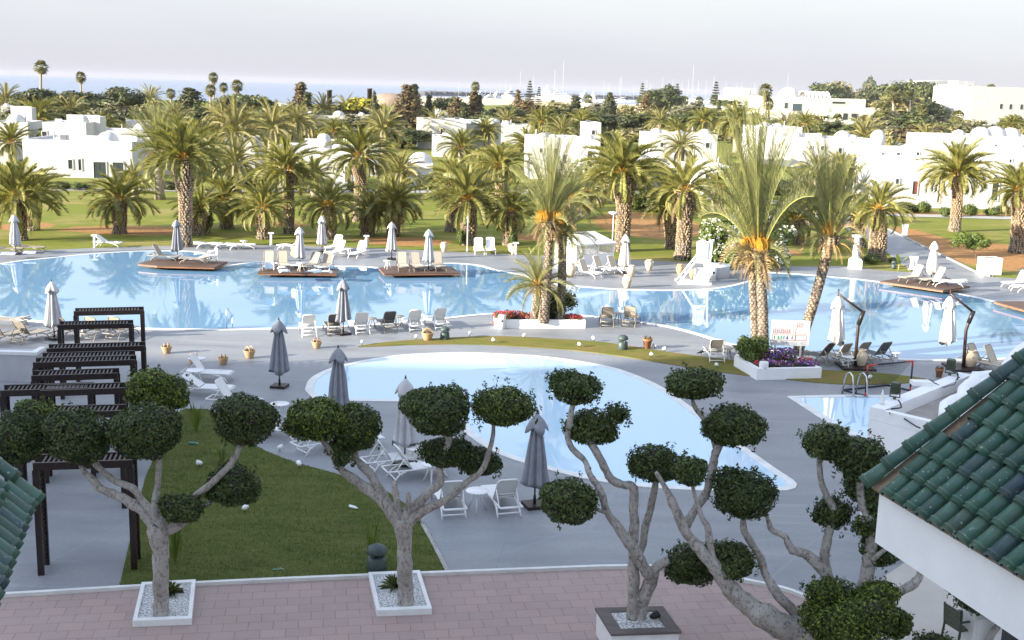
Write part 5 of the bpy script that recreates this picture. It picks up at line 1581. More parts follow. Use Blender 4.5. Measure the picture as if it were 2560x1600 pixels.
def sailboat_mesh(ln=11, mast=15):
    o = thing('sailing_boat', 'x', 'boat')
    mb = MB()
    pr = [(-.5, .30, .32), (-.2, .42, .36), (.15, .40, .40), (.4, .2, .46), (.52, .01, .55)]
    for i in range(len(pr) - 1):
        (x0, w0, h0), (x1, w1, h1) = pr[i], pr[i + 1]
        A = [(x0 * ln, -w0 * ln * .38, h0 * ln * .3), (x0 * ln, -w0 * ln * .2, -.4), (x0 * ln, w0 * ln * .2, -.4), (x0 * ln, w0 * ln * .38, h0 * ln * .3)]
        B = [(x1 * ln, -w1 * ln * .38, h1 * ln * .3), (x1 * ln, -w1 * ln * .2, -.4), (x1 * ln, w1 * ln * .2, -.4), (x1 * ln, w1 * ln * .38, h1 * ln * .3)]
        mb.add(A + B, [(0, 4, 5, 1), (1, 5, 6, 2), (2, 6, 7, 3), (0, 3, 7, 4)] + ([(0, 1, 2, 3)] if i == 0 else []))
    mb.build('hull', 'white_paint', o)
    mb = MB(); mb.prism([(-.3 * ln, -.12 * ln), (.2 * ln, -.10 * ln), (.28 * ln, 0), (.2 * ln, .10 * ln), (-.3 * ln, .12 * ln)], .105 * ln, .16 * ln); mb.build('cabin', 'white_paint', o)
    mb = MB(); mb.tube([(.05 * ln, 0, .1 * ln), (.05 * ln, 0, mast)], [.15, .09], 6); mb.tube([(.05 * ln, 0, .25 * ln), (-.4 * ln, 0, .24 * ln)], [.12, .1], 5)
    mb.tube([(.05 * ln - 0, -.9, mast * .6), (.05 * ln, .9, mast * .6)], .06, 4)
    mb.build('mast', 'mast_grey', o)
    return o
boat = Kind(sailboat_mesh)
rb = random.Random(9)
for (x, yb, yt) in [(1147, 249, 206), (1165, 248, 224), (1212, 249, 226), (1228, 250, 222), (1262, 250, 202), (1301, 250, 179), (1334, 251, 192), (1387, 252, 176), (1408, 252, 152), (1507, 255, 201), (1519, 255, 208), (1546, 255, 194), (1553, 255, 190), (1582, 256, 214),
                    (1617, 257, 199), (1626, 257, 208), (1653, 257, 192), (1678, 258, 198), (1704, 258, 202), (1720, 258, 200), (1731, 258, 162), (1745, 258, 200), (1764, 259, 202), (1780, 259, 190), (1814, 260, 205), (1838, 260, 205), (1852, 260, 206), (1964, 263, 184), (1886, 262, 208), (1250, 250, 224)]:
    P = G(x, yb)
    o = boat.put(P, rb.uniform(-.5, .5) + (3.14 if rb.random() < .5 else 0), 'x')
    h = hgt(P, yt)
    k = max(.8, h / 15)
    o.scale = (min(k, 1.25), min(k, 1.25), k)
    series(o, 'behind the tiered pines' if x < 1330 else 'above the tree line' if x < 1700 else 'next to the hotels', 'white sailing boat with bare mast')
def yacht():
    o = thing('motor_yacht', 'x', 'boat')
    L_ = 30
    mb = MB()
    mb.add([(-15, -3.4, 3), (-15, 3.4, 3), (8, 3.4, 3.4), (8, -3.4, 3.4), (16, 0, 4.4), (-14.5, -2.8, -1), (-14.5, 2.8, -1), (7, 2.6, -1), (7, -2.6, -1), (13, 0, -1)],
           [(0, 3, 2, 1), (3, 4, 2), (0, 5, 8, 3), (3, 8, 9, 4), (1, 2, 7, 6), (2, 4, 9, 7), (0, 1, 6, 5)])
    mb.build('hull', 'white_paint', o)
    for (x0, x1, w, z0, z1) in ((-12, 7, 5.4, 3.2, 5.8), (-10, 3, 4.8, 6.1, 8.4), (-6, 0, 3.6, 8.7, 10.4)):
        mb = MB(); mb.prism([(x0, -w / 2), (x1, -w / 2), (x1 + 2.5, 0), (x1, w / 2), (x0, w / 2)], z0, z1); mb.prism([(x0 - 2, -w / 2 - .3), (x1 + .4, -w / 2 - .3), (x1 + 3, 0), (x1 + .4, w / 2 + .3), (x0 - 2, w / 2 + .3)], z1 + .01, z1 + .25)
        dk = mb.build('deck_house', 'white_paint', o)
        mb = MB(); mb.box(((x0 + x1) / 2, 0, (z0 + z1) / 2 + .2), (x1 - x0 - 1, w + .06, .9)); mb.build('window_band', 'glass_dark', dk)
    mb = MB(); mb.tube([(-3, 0, 10.4), (-3.4, 0, 15)], [.25, .12], 6); mb.box((-3.1, 0, 12.2), (.3, 3, .3)); mb.build('radar_mast', 'white_paint', o)
    return o
yk = Kind(yacht)
P = G(1362, 250); o = yk.put(P, 2.2, 'big white motor yacht with three decks between the tiered pines', 1.05)
for (x, yb, sc_) in [(1196, 249, .55), (1244, 250, .6), (1270, 251, .8), (1276, 252, .5), (1300, 251, .7), (1222, 250, .45), (1176, 249, .4), (1465, 252, .8), (1480, 254, .7), (1398, 252, .8), (1420, 253, .6)]:
    o = yk.put(G(x, yb), rb.uniform(0, 6.3), 'x', sc_)
    series(o, 'in the marina', 'small white motor boat')

# ------------------------------------------------------------------ the hotel this view is taken from (unseen behind the viewpoint; length and roofline shaped for its shade)
o = thing('shade_hotel_block', 'long white hotel block behind the viewpoint, unseen and shaped to throw the shade', 'hotel', (0, 0, 0))
rh = random.Random(21)
x = -230.0
while x < 60:
    wd = rh.uniform(9, 16)
    mb = MB()
    hh = ((35.6 if x < -146 else 33.6) + rh.choice((-1.6, -1.2, -.4, 0, .3, 1.0, 1.4))) if x < -40 else 12.6  # uneven bays break up the shadow edge; low end lets skylight through
    mb.box((x + wd / 2, -10, hh / 2), (wd - .01, 12, hh))
    bay = mb.build('wall', 'white_render', o)
    x += wd
# ------------------------------------------------------------------ poolside furniture
def make_lounger(frame, sling, back_deg=55, frame_w=.022, arms=False):
    """long axis +x: feet at +x, head at -x; hinge at x=-.22"""
    def mk():
        o = thing('sun_lounger', 'x', 'sun lounger')
        z, w = .34, .31
        mb = MB()
        for sy in (-1, 1):
            mb.tube([(-.98, sy * w, z), (-.3, sy * w, z - .01), (.4, sy * w, z), (.8, sy * w, z), (.95, sy * w, z - .03)], frame_w, 6)
        mb.tube([(.95, -w, z - .03), (.95, w, z - .03)], frame_w, 6)
        mb.tube([(-.98, -w, z), (-.98, w, z)], frame_w, 6)
        mb.tube([(-.55, -w, z - .14), (-.55, w, z - .14)], frame_w * .8, 6)
        mb.build('frame', frame, o)
        for sx in (-1, 1):
            for sy in (-1, 1):
                mb = MB()
                if sx > 0:
                    mb.tube([(.25, sy * w, z - .02), (.55, sy * (w + .01), z - .07), (.78, sy * (w + .02), .16), (.88, sy * (w + .02), 0)], [frame_w, frame_w * 1.2, frame_w * 1.1, frame_w], 6)
                else:
                    mb.tube([(-.40, sy * w, z - .02), (-.62, sy * (w + .01), z - .1), (-.80, sy * (w + .02), 0)], [frame_w * 1.1, frame_w * 1.1, frame_w], 6)
                lg = mb.build('leg', frame, o)
        mb = MB(); mb.tube([(-.74, -w - .01, .10), (-.74, w + .01, .10)], frame_w * .8, 6); mb.build('stretcher', frame, o)
        mb = MB()
        n = 8
        for i in range(n):
            x0, x1 = -.20 + 1.12 * i / n, -.20 + 1.12 * (i + 1) / n
            za, zb = z + .012 - .02 * math.sin(math.pi * i / n), z + .012 - .02 * math.sin(math.pi * (i + 1) / n)
            mb.add([(x0, -w + .02, za), (x1, -w + .02, zb), (x1, w - .02, zb), (x0, w - .02, za), (x0, -w + .02, za - .012), (x1, -w + .02, zb - .012), (x1, w - .02, zb - .012), (x0, w - .02, za - .012)], [(0, 1, 2, 3), (7, 6, 5, 4), (0, 4, 5, 1), (2, 6, 7, 3), (0, 3, 7, 4), (1, 5, 6, 2)])
        mb.build('seat', sling, o)
        a = rad(back_deg)
        d, nn = Vector((-math.cos(a), 0, math.sin(a))), Vector((math.sin(a), 0, math.cos(a)))
        b0 = Vector((-.22, 0, z + .02))
        mb = MB()
        M = Matrix((d, Vector((0, 1, 0)), nn)).transposed()
        mb.box(b0 + d * .38, (.74, 2 * w - .07, .014), M=M)
        bk = mb.build('backrest', sling, o)
        mb = MB()
        ww = w - .025
        mb.tube([b0 - Vector((0, ww, 0)), b0 + d * .70 - Vector((0, ww, 0)), b0 + d * .77 - Vector((0, ww - .06, 0)), b0 + d * .77 + Vector((0, ww - .06, 0)), b0 + d * .70 + Vector((0, ww, 0)), b0 + Vector((0, ww, 0))], frame_w, 6)
        for q in (.1, .2):
            mb.tube([b0 + d * q - nn * .03 - Vector((0, ww, 0)), b0 + d * q - nn * .03 + Vector((0, ww, 0))], frame_w * .8, 5)
        mb.build('back_frame', frame, bk)
        if back_deg > 12:
            for sy in (-1, 1):
                mb = MB()
                mb.tube([b0 + d * .42 + Vector((0, sy * ww, 0)), (-.72, sy * ww, z - .02)], frame_w * .8, 5)
                mb.build('strut', frame, o)
        return o
    return mk
LK = {
    'white': Kind(make_lounger('white_plastic', 'white_sling', 58, .026)),
    'whiteflat': Kind(make_lounger('white_plastic', 'white_sling', 6, .026)),
    'whitelow': Kind(make_lounger('white_plastic', 'white_sling', 32, .026)),
    'whitetan': Kind(make_lounger('white_plastic', 'beige_sling', 62, .024)),
    'dark': Kind(make_lounger('taupe_frame', 'dark_sling', 56, .022)),
    'grey': Kind(make_lounger('taupe_frame', 'taupe_sling', 56, .022)),
    'greyflat': Kind(make_lounger('taupe_frame', 'taupe_sling', 10, .022)),
    'tan': Kind(make_lounger('taupe_frame', 'beige_sling', 60, .022)),
    'grid': Kind(make_lounger('white_plastic', 'taupe_sling', 58, .024)),
}
SUNG = 'sun loungers round the pools'
def lounger(kind, x, y, yaw, label, z=0.0):
    return LK[kind].put(G(x, y, z) if not isinstance(z, Vector) else z, rad(yaw), label, group=SUNG)
def make_table(top='white_plastic', r=.27, h=.52):
    def mk():
        o = thing('side_table', 'x', 'table')
        mb = MB(); mb.lathe([(.02, h - .03), (r, h - .025), (r + .008, h - .01), (r, h), (.02, h + .002)], 24); mb.build('table_top', top, o)
        for k in range(3):
            a = 2 * math.pi * k / 3 + .5
            d = Vector((math.cos(a), math.sin(a), 0))
            mb = MB(); mb.tube([d * .10 + Vector((0, 0, h - .03)), d * .12 + Vector((0, 0, h * .6)), d * (r * .95)], [.026, .022, .018], 6); mb.build('leg', top, o)
        return o
    return mk
TK = {'white': Kind(make_table()), 'grey': Kind(make_table('taupe_frame'))}
def table(kind, x, y, label, z=0.0, yaw=0, sc_=1.0):
    return TK[kind].put(G(x, y, z), rad(yaw), label, sc_, 'small round side tables')

def make_umbrella(fab, seed, cap=.35):
    def mk():
        random.seed(seed)
        o = thing('closed_parasol', 'x', 'parasol')
        mb = MB(); mb.tube([(0, 0, .08), (0, 0, 2.66)], .024, 8); mb.build('pole', 'dark_metal', o)
        mb = MB(); mb.box((0, 0, .05), (.58, .58, .10)); mb.build('base', 'dark_timber', o)
        mb = MB(); mb.lathe([(.045, .10), (.04, .32), (.03, .34)], 10); mb.build('base_socket', 'dark_metal', o)
        ph = [rnd(-.4, .4) for _ in range(9)]
        hem = [rnd(-.10, .10) for _ in range(9)]
        def fr(w, i, r, z):
            q = 8 * w / (2 * math.pi)
            f = int(q) % 8
            fold = math.cos(w * 8 + ph[f] * .6) * .5 + .5
            fold2 = math.cos(w * 16 + 1.3 + z) * .5 + .5
            rr = r * (.54 + .46 * fold ** .8 + .09 * fold2) * (1 + .05 * math.sin(w * 2 + z * 3))
            zz = z + (hem[f] + .10 * fold - .02 if i == 0 else 0)
            return rr, zz
        mb = MB()
        mb.lathe([(.41, .62), (.385, .78), (.35, 1.0), (.315, 1.3), (.27, 1.65), (.22, 1.95), (.17, 2.2), (.11, 2.45), (.05, 2.6)], 64, sm=True, fr=fr)
        cn = mb.build('canopy', fab, o)
        def fc(w, i, r, z):
            cq = abs(math.cos(w * 2)) ** 1.3
            return (r * ((.66 + .34 * cq) if i < 2 else (.9 + .1 * cq)), z - (.17 * cq if i == 0 else .06 * cq if i == 1 else 0) + (.05 if i == 0 else 0))
        mb = MB()
        mb.lathe([(cap, 2.27), (cap * .9, 2.36), (cap * .6, 2.48), (cap * .3, 2.60), (.03, 2.68)], 48, fr=fc)
        mb.build('vent_cap', fab, cn)
        mb = MB(); mb.lathe([(.03, 2.66), (.034, 2.7), (.012, 2.78)], 8); mb.build('finial', 'dark_metal', o)
        return o
    return mk
UK = {'grey': [Kind(make_umbrella('grey_fabric', 1)), Kind(make_umbrella('grey_fabric', 2))], 'light': [Kind(make_umbrella('light_fabric', 3)), Kind(make_umbrella('light_fabric', 4))], 'cream': [Kind(make_umbrella('cream_fabric', 5))]}
_uc = [0]
def umbrella(col, x, yb, yt, label, z=0.0):
    _uc[0] += 1
    P = G(x, yb, z)
    s = (hgt(P, yt) - z) / 2.78
    return UK[col][_uc[0] % len(UK[col])].put(P, _uc[0] * .7, label, s, 'closed parasols round the pools')
umbrella('grey', 858, 836, 693, 'closed grey parasol among the row of loungers at the long pool')
umbrella('grey', 699, 968, 793, 'closed grey parasol standing alone between basket planters and the small pool')
umbrella('grey', 846, 1056, 862, 'closed grey parasol before the stepped rim of the small pool')
umbrella('light', 1012, 1160, 938, 'closed pale grey parasol leaning behind the leaf balls of the middle tree')
umbrella('grey', 1336, 1266, 1025, 'closed grey parasol nearest the terrace beside the small pool')
umbrella('light', 136, 848, 698, 'closed parasol by the pool edge beyond the timber pergola')
umbrella('light', 40, 636, 533, 'closed parasol over the loungers with striped towels')
umbrella('light', 805, 632, 536, 'closed parasol in front of the palm with orange fruit')
umbrella('light', 979, 649, 551, 'closed parasol in front of the palm with orange leaf stalks')
umbrella('cream', 1560, 687, 582, 'closed pale parasol beside the white lattice hut')

# timber platforms over the water
def platform(label, pts, z=.32, th=.13):
    W = [G(x, y, z) for x, y in pts]
    c = sum(W, Vector()) / len(W)
    o = thing('timber_platform', label, 'deck platform', (c.x, c.y, 0), 0, 'timber platforms over the long pool')
    L_ = [(p.x - c.x, p.y - c.y) for p in W]
    mb = MB()
    # boards along the long side
    a = Vector((*L_[0], 0)); b = Vector((*L_[1], 0))
    mb.prism(L_, z - th * .35, z)
    mb.build('decking', 'old_timber', o)
    mb = MB()
    mb.prism([(x * .992, y * .985) for x, y in L_], z - th, z - th * .36)
    mb.build('edge_board', 'orange_timber', o)
    mb = MB()
    mb.prism([(x * .45, y * .45) for x, y in L_], .0, z - th)
    mb.build('support', 'black_rubber', o)
    return z
mat('orange_timber', (.34, .15, .07), (.22, .09, .045), 4, .55, .2, 30, stretch=(.2, 1, 1))
zp = platform('brown timber platform nearest the grass peninsula, with an upright grey lounger', [(344, 659), (392, 645), (570, 654), (536, 668), (392, 664)])
platform('timber platform crowded with loungers and towels', [(656, 670), (644, 682), (842, 684), (847, 672), (700, 664)])
platform('timber platform with three beige loungers in a row', [(946, 669), (960, 684), (1150, 682), (1130, 668), (1010, 662)])
platform('timber platform on the far bank with a white flat lounger', [(2198, 703), (2262, 693), (2426, 715), (2358, 726)])
platform('timber platform cut by the picture edge beyond the second cantilever parasol', [(2484, 753), (2620, 753), (2720, 790), (2600, 785)])
umbrella('grey', 444, 650, 545, 'closed grey parasol on the platform with the upright grey lounger', zp)
umbrella('light', 750, 670, 563, 'closed parasol on the platform crowded with towels', zp)
umbrella('light', 1071, 676, 569, 'closed parasol on the platform with three beige loungers', zp)
umbrella('cream', 2327, 705, 599, 'closed cream parasol on the far bank platform', zp)

# loungers: long pool, near side
lounger('white', 770, 834, 106, 'white lounger first in the poolside row, turned to the water')
lounger('dark', 832, 831, 108, 'charcoal lounger in the poolside row beside the parasol base')
lounger('white', 898, 828, 112, 'white lounger just right of the grey parasol in the poolside row')
lounger('dark', 966, 824, 114, 'charcoal lounger between white ones in the poolside row')
lounger('white', 1030, 821, 112, 'white lounger in the poolside row after the second charcoal one')
lounger('white', 1091, 816, 114, 'last white lounger of the poolside row, nearest the flower planter')
table('grey', 928, 822, 'grey side table between a white and a charcoal lounger in the poolside row')
table('grey', 996, 816, 'grey side table right of the second charcoal lounger')
table('white', 1054, 812, 'white side table between the last two white loungers of the row')
lounger('grey', 1516, 811, 88, 'grey lounger beside the flower planter facing the water')
lounger('tan', 1578, 811, 74, 'tan lounger lit by the sun right of the flower planter')
table('grey', 1545, 808, 'side table between the grey and the tan lounger near the planter')
lounger('greyflat', 22, 815, 172, 'flat dark lounger lying along the pool edge')
lounger('grey', 8, 856, 70, 'grey lounger cut by the picture edge behind the white wall')
lounger('grey', 72, 852, 70, 'grey lounger between the wall and the cream closed parasol')
lounger('grey', 170, 843, 74, 'grey lounger seen through the first pergola frame')
table('white', 209, 847, 'white side table seen through the pergola')
lounger('tan', 246, 843, 74, 'half sunlit tan lounger seen through the middle of the pergola frame')
lounger('tan', 304, 842, 76, 'half sunlit tan lounger beside the right pergola post')
# far side
lounger('greyflat', 20, 634, 10, 'lounger with blue striped towel beside the far closed parasol')
lounger('greyflat', 76, 630, 5, 'lounger with red and blue towel at the deck edge')
lounger('whitelow', 272, 617, -8, 'white lounger alone on the grass edge beside a white bollard')
lounger('whiteflat', 522, 620, 12, 'flat white lounger first of three behind the platform')
lounger('whiteflat', 566, 622, 12, 'flat white lounger second of three behind the platform')
lounger('whiteflat', 604, 623, 14, 'flat white lounger third of three under the small table')
table('white', 610, 620, 'small white table beyond the flat white loungers')
lounger('whitelow', 727, 625, 160, 'white lounger on the deck left of the far closed parasol')
lounger('white', 842, 640, -118, 'white lounger with raised back between two far parasols')
lounger('white', 838, 626, -110, 'white lounger half hidden behind another near the far parasols')
lounger('white', 897, 642, -112, 'white lounger facing the water in front of the white bollard')
table('white', 872, 640, 'small table between the two white loungers of the far bank')
lounger('white', 1197, 633, -84, 'shorter white lounger facing the pool beside the slim lamp post')
lounger('white', 1226, 632, -86, 'taller white lounger facing the pool beside the slim lamp post')
# on the platforms
lounger('grey', 412, 652, -4, 'grey lounger with steep backrest on the first platform', zp)
lounger('greyflat', 488, 659, 176, 'low taupe lounger on the first platform', zp)
lounger('tan', 672, 672, -80, 'tan lounger with white towel over its back on the towel platform', zp)
lounger('tan', 708, 672, -74, 'tan lounger with white towel on its seat on the towel platform', zp)
lounger('grey', 778, 674, -112, 'taupe lounger with blue towel on the towel platform', zp)
lounger('grid', 816, 674, -92, 'grey and white lounger at the end of the towel platform', zp)
table('white', 752, 678, 'round white table on the towel platform', zp)
lounger('tan', 1006, 674, -78, 'beige lounger first in the row of three', zp)
lounger('tan', 1041, 674, -72, 'beige lounger in the middle of the row of three', zp)
lounger('tan', 1096, 673, -74, 'beige lounger right of the parasol pole on its platform', zp)
table('white', 969, 672, 'white side table at the end of the platform with beige loungers', zp)
lounger('tan', 2280, 704, -150, 'tan lounger left of the parasol on the far bank platform', zp)
lounger('tan', 2335, 710, -156, 'tan lounger in the middle of the far bank platform', zp)
lounger('whiteflat', 2372, 716, 172, 'flat white lounger on the far bank platform', zp)
# peninsula
lounger('whitetan', 1452, 674, -78, 'beige lounger farthest back by the lattice hut')
lounger('whitetan', 1470, 692, -44, 'beige lounger in front of the others by the lattice hut')
lounger('whitetan', 1504, 682, -48, 'beige lounger in the middle by the lattice hut')
lounger('whitetan', 1540, 682, -46, 'beige lounger next to the parasol by the lattice hut')
table('white', 1481, 684, 'small table between the beige loungers by the lattice hut')
lounger('whitetan', 1783, 662, -115, 'lounger under the oleander bush behind the lifeguard chair')
# right bank
lounger('whitetan', 2540, 718, -160, 'beige lounger cut by the picture edge on the far bank')
lounger('white', 2566, 728, -165, 'white lounger cut by the picture edge on the far bank')
lounger('dark', 2046, 906, 128, 'dark lounger nearest the flower planter in the shaded row of four')
lounger('grid', 2090, 908, 122, 'grey lounger with white frame second in the shaded row of four')
lounger('grey', 2136, 904, 120, 'sun touched lounger behind the cantilever parasol mast')
lounger('dark', 2188, 903, 118, 'dark lounger last in the shaded row of four')
table('white', 2117, 920, 'white side table in front of the shaded row of four loungers')
table('white', 2236, 909, 'white side table right of the shaded row of four loungers')
lounger('tan', 2452, 922, -50, 'tan lounger with a shadow stripe behind the pale urn')
lounger('tan', 2494, 926, -50, 'tan lounger beside the white rooftop')
lounger('grid', 1784, 897, 92, 'grey lounger with white frame on the grass strip, seen from behind')
lounger('dark', 1853, 893, 90, 'dark lounger beside the low planter wall')
table('grey', 1817, 898, 'grey side table with cups between the grass strip loungers')
# shaded side
lounger('white', 520, 950, -4, 'white lounger with raised back by the pergola, upper of the pair')
lounger('whitelow', 520, 988, -4, 'white lounger lower of the pair behind the clipped leaf balls')
table('white', 493, 934, 'white round table with an ashtray beside the upper white lounger', 0, 0, 1.25)
table('white', 489, 966, 'white round table between the two white loungers by the pergola', 0, 0, 1.25)
lounger('white', 588, 1020, -10, 'white lounger mostly hidden behind a leaf ball')
table('white', 700, 1052, 'white round table half hidden behind a leaf ball', 0, 0, 1.2)
lounger('white', 690, 1092, 165, 'white lounger beside the lawn edge behind leaf balls')
lounger('white', 806, 1124, 40, 'white lounger under the wide leaf canopy of the middle tree')
lounger('white', 884, 1122, 30, 'white lounger behind the limbs of the middle tree')
lounger('white', 985, 1168, 28, 'white lounger turned to the pool, farther of a pair beside the middle tree')
lounger('white', 1040, 1192, 24, 'white lounger turned to the pool, nearer of a pair beside the middle tree')
table('white', 1040, 1166, 'white round table behind the pair of white loungers', 0, 0, 1.2)
table('white', 1080, 1208, 'white round table under the hanging leaf balls', 0, 0, 1.2)
lounger('white', 1122, 1272, 104, 'white lounger seen from behind, left of the small round table')
lounger('white', 1252, 1268, 108, 'white lounger seen from behind, right of the small round table')
table('white', 1192, 1277, 'small white round table between two white loungers seen from behind', 0, .4, 1.15)

# towels (each lies on its lounger)
def towel(x, y, z, size, rz, m, label, tilt=0.0):
    mb = MB()
    nx, ny = 8, 6
    random.seed(int(x))
    P = [[(size[0] * (i / nx - .5), size[1] * (j / ny - .5), rnd(0, .025) - (.10 if j in (0, ny) else 0)) for j in range(ny + 1)] for i in range(nx + 1)]
    b = mb.add([p for r in P for p in r], [])
    mb.smooth = True
    for i in range(nx):
        for j in range(ny):
            q = b + i * (ny + 1) + j
            mb.face((q, q + ny + 1, q + ny + 2, q + 1))
    o = mb.build('towel', m, None, G(x, y, z), rad(rz))
    o.rotation_euler = (0, -tilt, rad(rz))
    tag(o, label, 'towel')
towel(674, 664, zp + .75, (.5, .5), -80, 'towel_white', 'white towel hung over a lounger back on the towel platform', 1.0)
towel(712, 676, zp + .37, (1.0, .66), -74, 'towel_blue', 'pale blue patterned towel on the second platform lounger')
towel(784, 676, zp + .37, (.95, .66), -112, 'towel_blue', 'pale blue patterned towel on the lounger right of the parasol')
towel(816, 678, zp + .37, (.7, .66), -92, 'towel_white', 'white folded towel on the last platform lounger')
towel(706, 668, zp + .40, (.4, .6), -74, 'towel_white', 'white towel crumpled at a lounger head on the towel platform')
towel(22, 632, .38, (.9, .6), 10, 'towel_stripe', 'blue and white striped towel beside the far parasol')
towel(76, 629, .38, (.8, .6), 5, 'towel_stripe', 'striped towel on the lounger at the deck edge')
P = G(737, 668, zp)
mb = MB(); mb.lathe([(.12, .62), (.26, .8), (.2, 1.05), (.24, 1.2), (.1, 1.3)], 12)
o = mb.build('towel', 'towel_yellow', None, P); tag(o, 'yellow green towel hanging beside the parasol on the towel platform', 'towel')

# white armchair on the first platform
P = G(532, 655, zp)
o = thing('plastic_armchair', 'white plastic armchair on the first timber platform', 'chair', P, rad(205))
mb = MB(); mb.box((0, 0, .44), (.52, .5, .04)); mb.build('seat', 'white_plastic', o)
mb = MB(); mb.box((-.27, 0, .68), (.04, .5, .42)); mb.build('backrest', 'white_plastic', o)
for sy in (-1, 1):
    mb = MB(); mb.tube([(-.26, sy * .27, .68), (.22, sy * .27, .66), (.25, sy * .27, .44)], .025, 6); mb.build('armrest', 'white_plastic', o)
    for sx in (-1, 1):
        mb = MB(); mb.tube([(sx * .23, sy * .23, .43), (sx * .27, sy * .26, 0)], .025, 6); mb.build('leg', 'white_plastic', o)

# urns, baskets, pots
def make_urn(m):
    def mk():
        o = thing('clay_urn', 'x', 'urn')
        mb = MB(); mb.lathe([(.13, 0), (.15, .02), (.24, .26), (.27, .40), (.25, .52), (.17, .60), (.15, .64), (.21, .70), (.20, .71), (.13, .66), (.02, .60)], 20); mb.build('body', m, o)
        for sg in (-1, 1):
            mb = MB(); mb.tube([(sg * .16, 0, .62), (sg * .26, 0, .62), (sg * .28, 0, .5), (sg * .25, 0, .42)], .022, 6); mb.build('handle', m, o)
        return o
    return mk
UR = {'pale': Kind(make_urn('urn_clay')), 'red': Kind(make_urn('pale_terracotta'))}
for (x, y, k, s, l) in [(1110, 629, 'pale', .95, 'cream urn on the grass edge left of the slim lamp post'), (1278, 631, 'pale', .9, 'cream urn at the grass edge beside a white bollard and ivy palm'), (1283, 636, 'pale', .8, 'small cream urn in front of the one at the ivy palm'),
                        (1577, 692, 'pale', 1.05, 'tall cream urn beside the parasol base near the lattice hut'), (1622, 676, 'pale', 1.0, 'cream urn alone on the peninsula between hut and lifeguard chair'), (1699, 686, 'red', .95, 'orange clay urn on the peninsula'),
                        (1567, 719, 'pale', 1.1, 'cream urn at the water edge of the peninsula'), (1730, 695, 'red', .8, 'orange clay urn between the legs of the lifeguard chair'), (2150, 917, 'pale', 1.1, 'pale urn on the base of the first cantilever parasol'),
                        (2424, 920, 'pale', 1.15, 'sunlit pale urn on the base of the second cantilever parasol'), (1427, 690, 'pale', 1.2, 'mossy urn half hidden behind the date palm fronds'), (917, 612, 'pale', .7, 'small cream urn beside the white bollard behind the white loungers')]:
    UR[k].put(G(x, y), x * .3, l, s, 'clay urns')
def make_basket():
    o = thing('basket_planter', 'x', 'basket')
    mb = MB(); mb.lathe([(.15, 0), (.17, .02), (.28, .34), (.29, .37), (.26, .37), (.2, .28), (.02, .28)], 18); mb.build('basket', 'basket_wicker', o)
    for sy in (-1, 1):
        mb = MB(); mb.tube([(.22 * math.cos(a), sy * .10, .35 + .2 * math.sin(a)) for a in (math.pi * q / 8 for q in range(9))], .025, 6); mb.build('handle', 'basket_wicker', o)
    random.seed(6)
    mb = MB(); leaf_blob(mb, (0, 0, .36), (.2, .2, .06), 60, .05); mb.build('plant', 'leaf_brown', o)
    return o
BK = Kind(make_basket)
for (x, y, s, l) in [(417, 883, 0.82, 'woven basket planter standing alone on the sunlit deck, nearest the pergola'), (484, 909, 0.82, 'woven basket planter behind the white round table'), (558, 911, 0.78, 'woven basket planter in shadow between two sunlit ones'), (624, 895, 0.90, 'sunlit woven basket planter with wide rim'),
                     (792, 870, 0.82, 'woven basket planter below the row of poolside loungers'), (1069, 851, 1.02, 'largest woven basket at the tip of the grass strip')]:
    BK.put(G(x, y), x * .2, l, s, 'woven basket planters')
def pot(x, y, label, m='terracotta', s=1.0):
    o = thing('flower_pot', label, 'flower pot', G(x, y), 0)
    mb = MB(); mb.lathe([(.14 * s, 0), (.2 * s, .38 * s), (.225 * s, .38 * s), (.23 * s, .47 * s), (.19 * s, .47 * s), (.17 * s, .40 * s), (.02, .40 * s)], 18); mb.build('pot', m, o)
    random.seed(2); mb = MB(); leaf_blob(mb, (0, 0, .5 * s), (.18 * s, .18 * s, .1 * s), 70, .05); mb.build('plant', 'leaf_brown', o)
pot(1618, 872, 'terracotta flower pot at the edge of the grass strip')
pot(2347, 943, 'terracotta pot by the tip of the grass behind the rooftop', s=.8)
# fat green bollard lamps
def make_bollard():
    o = thing('garden_bollard', 'x', 'lamp')
    mb = MB(); mb.lathe([(.2, 0), (.21, .02), (.2, .30), (.16, .34)], 18); mb.build('body', 'dark_green_paint', o)
    for k in range(3):
        a = 2.1 * k
        mb = MB(); mb.box((.14 * math.cos(a), .14 * math.sin(a), .38), (.05, .05, .1)); mb.build('post', 'dark_green_paint', o)
    mb = MB(); mb.lathe([(.21, .42), (.215, .46), (.18, .54), (.10, .585), (.01, .6)], 18); mb.build('cap', 'dark_green_paint', o)
    return o
GB = Kind(make_bollard, 'dark green bollard lamps')
GB.put(G(1112, 849), 0, 'dark green bollard lamp beside the largest woven basket', 1.05)
GB.put(G(1556, 874), 1, 'dark green bollard lamp on the grass strip near the terracotta pot', 1.15)
GB.put(G(942, 1428), 2, 'dark blue green bollard lamp at the lawn edge behind the gravel planter', 1.15)
GB.put(G(1158 - 0, 606), 1, 'small green bollard lamp on the far lawn edge beside a thick palm', .8)
GB.put(G(2234, 671), 1, 'small dark bollard lamp beside the banana shoot', .9)
GB.put(G(2552, 694), 1, 'dark bollard lamp at the picture edge beyond the cube planter', 1.0)
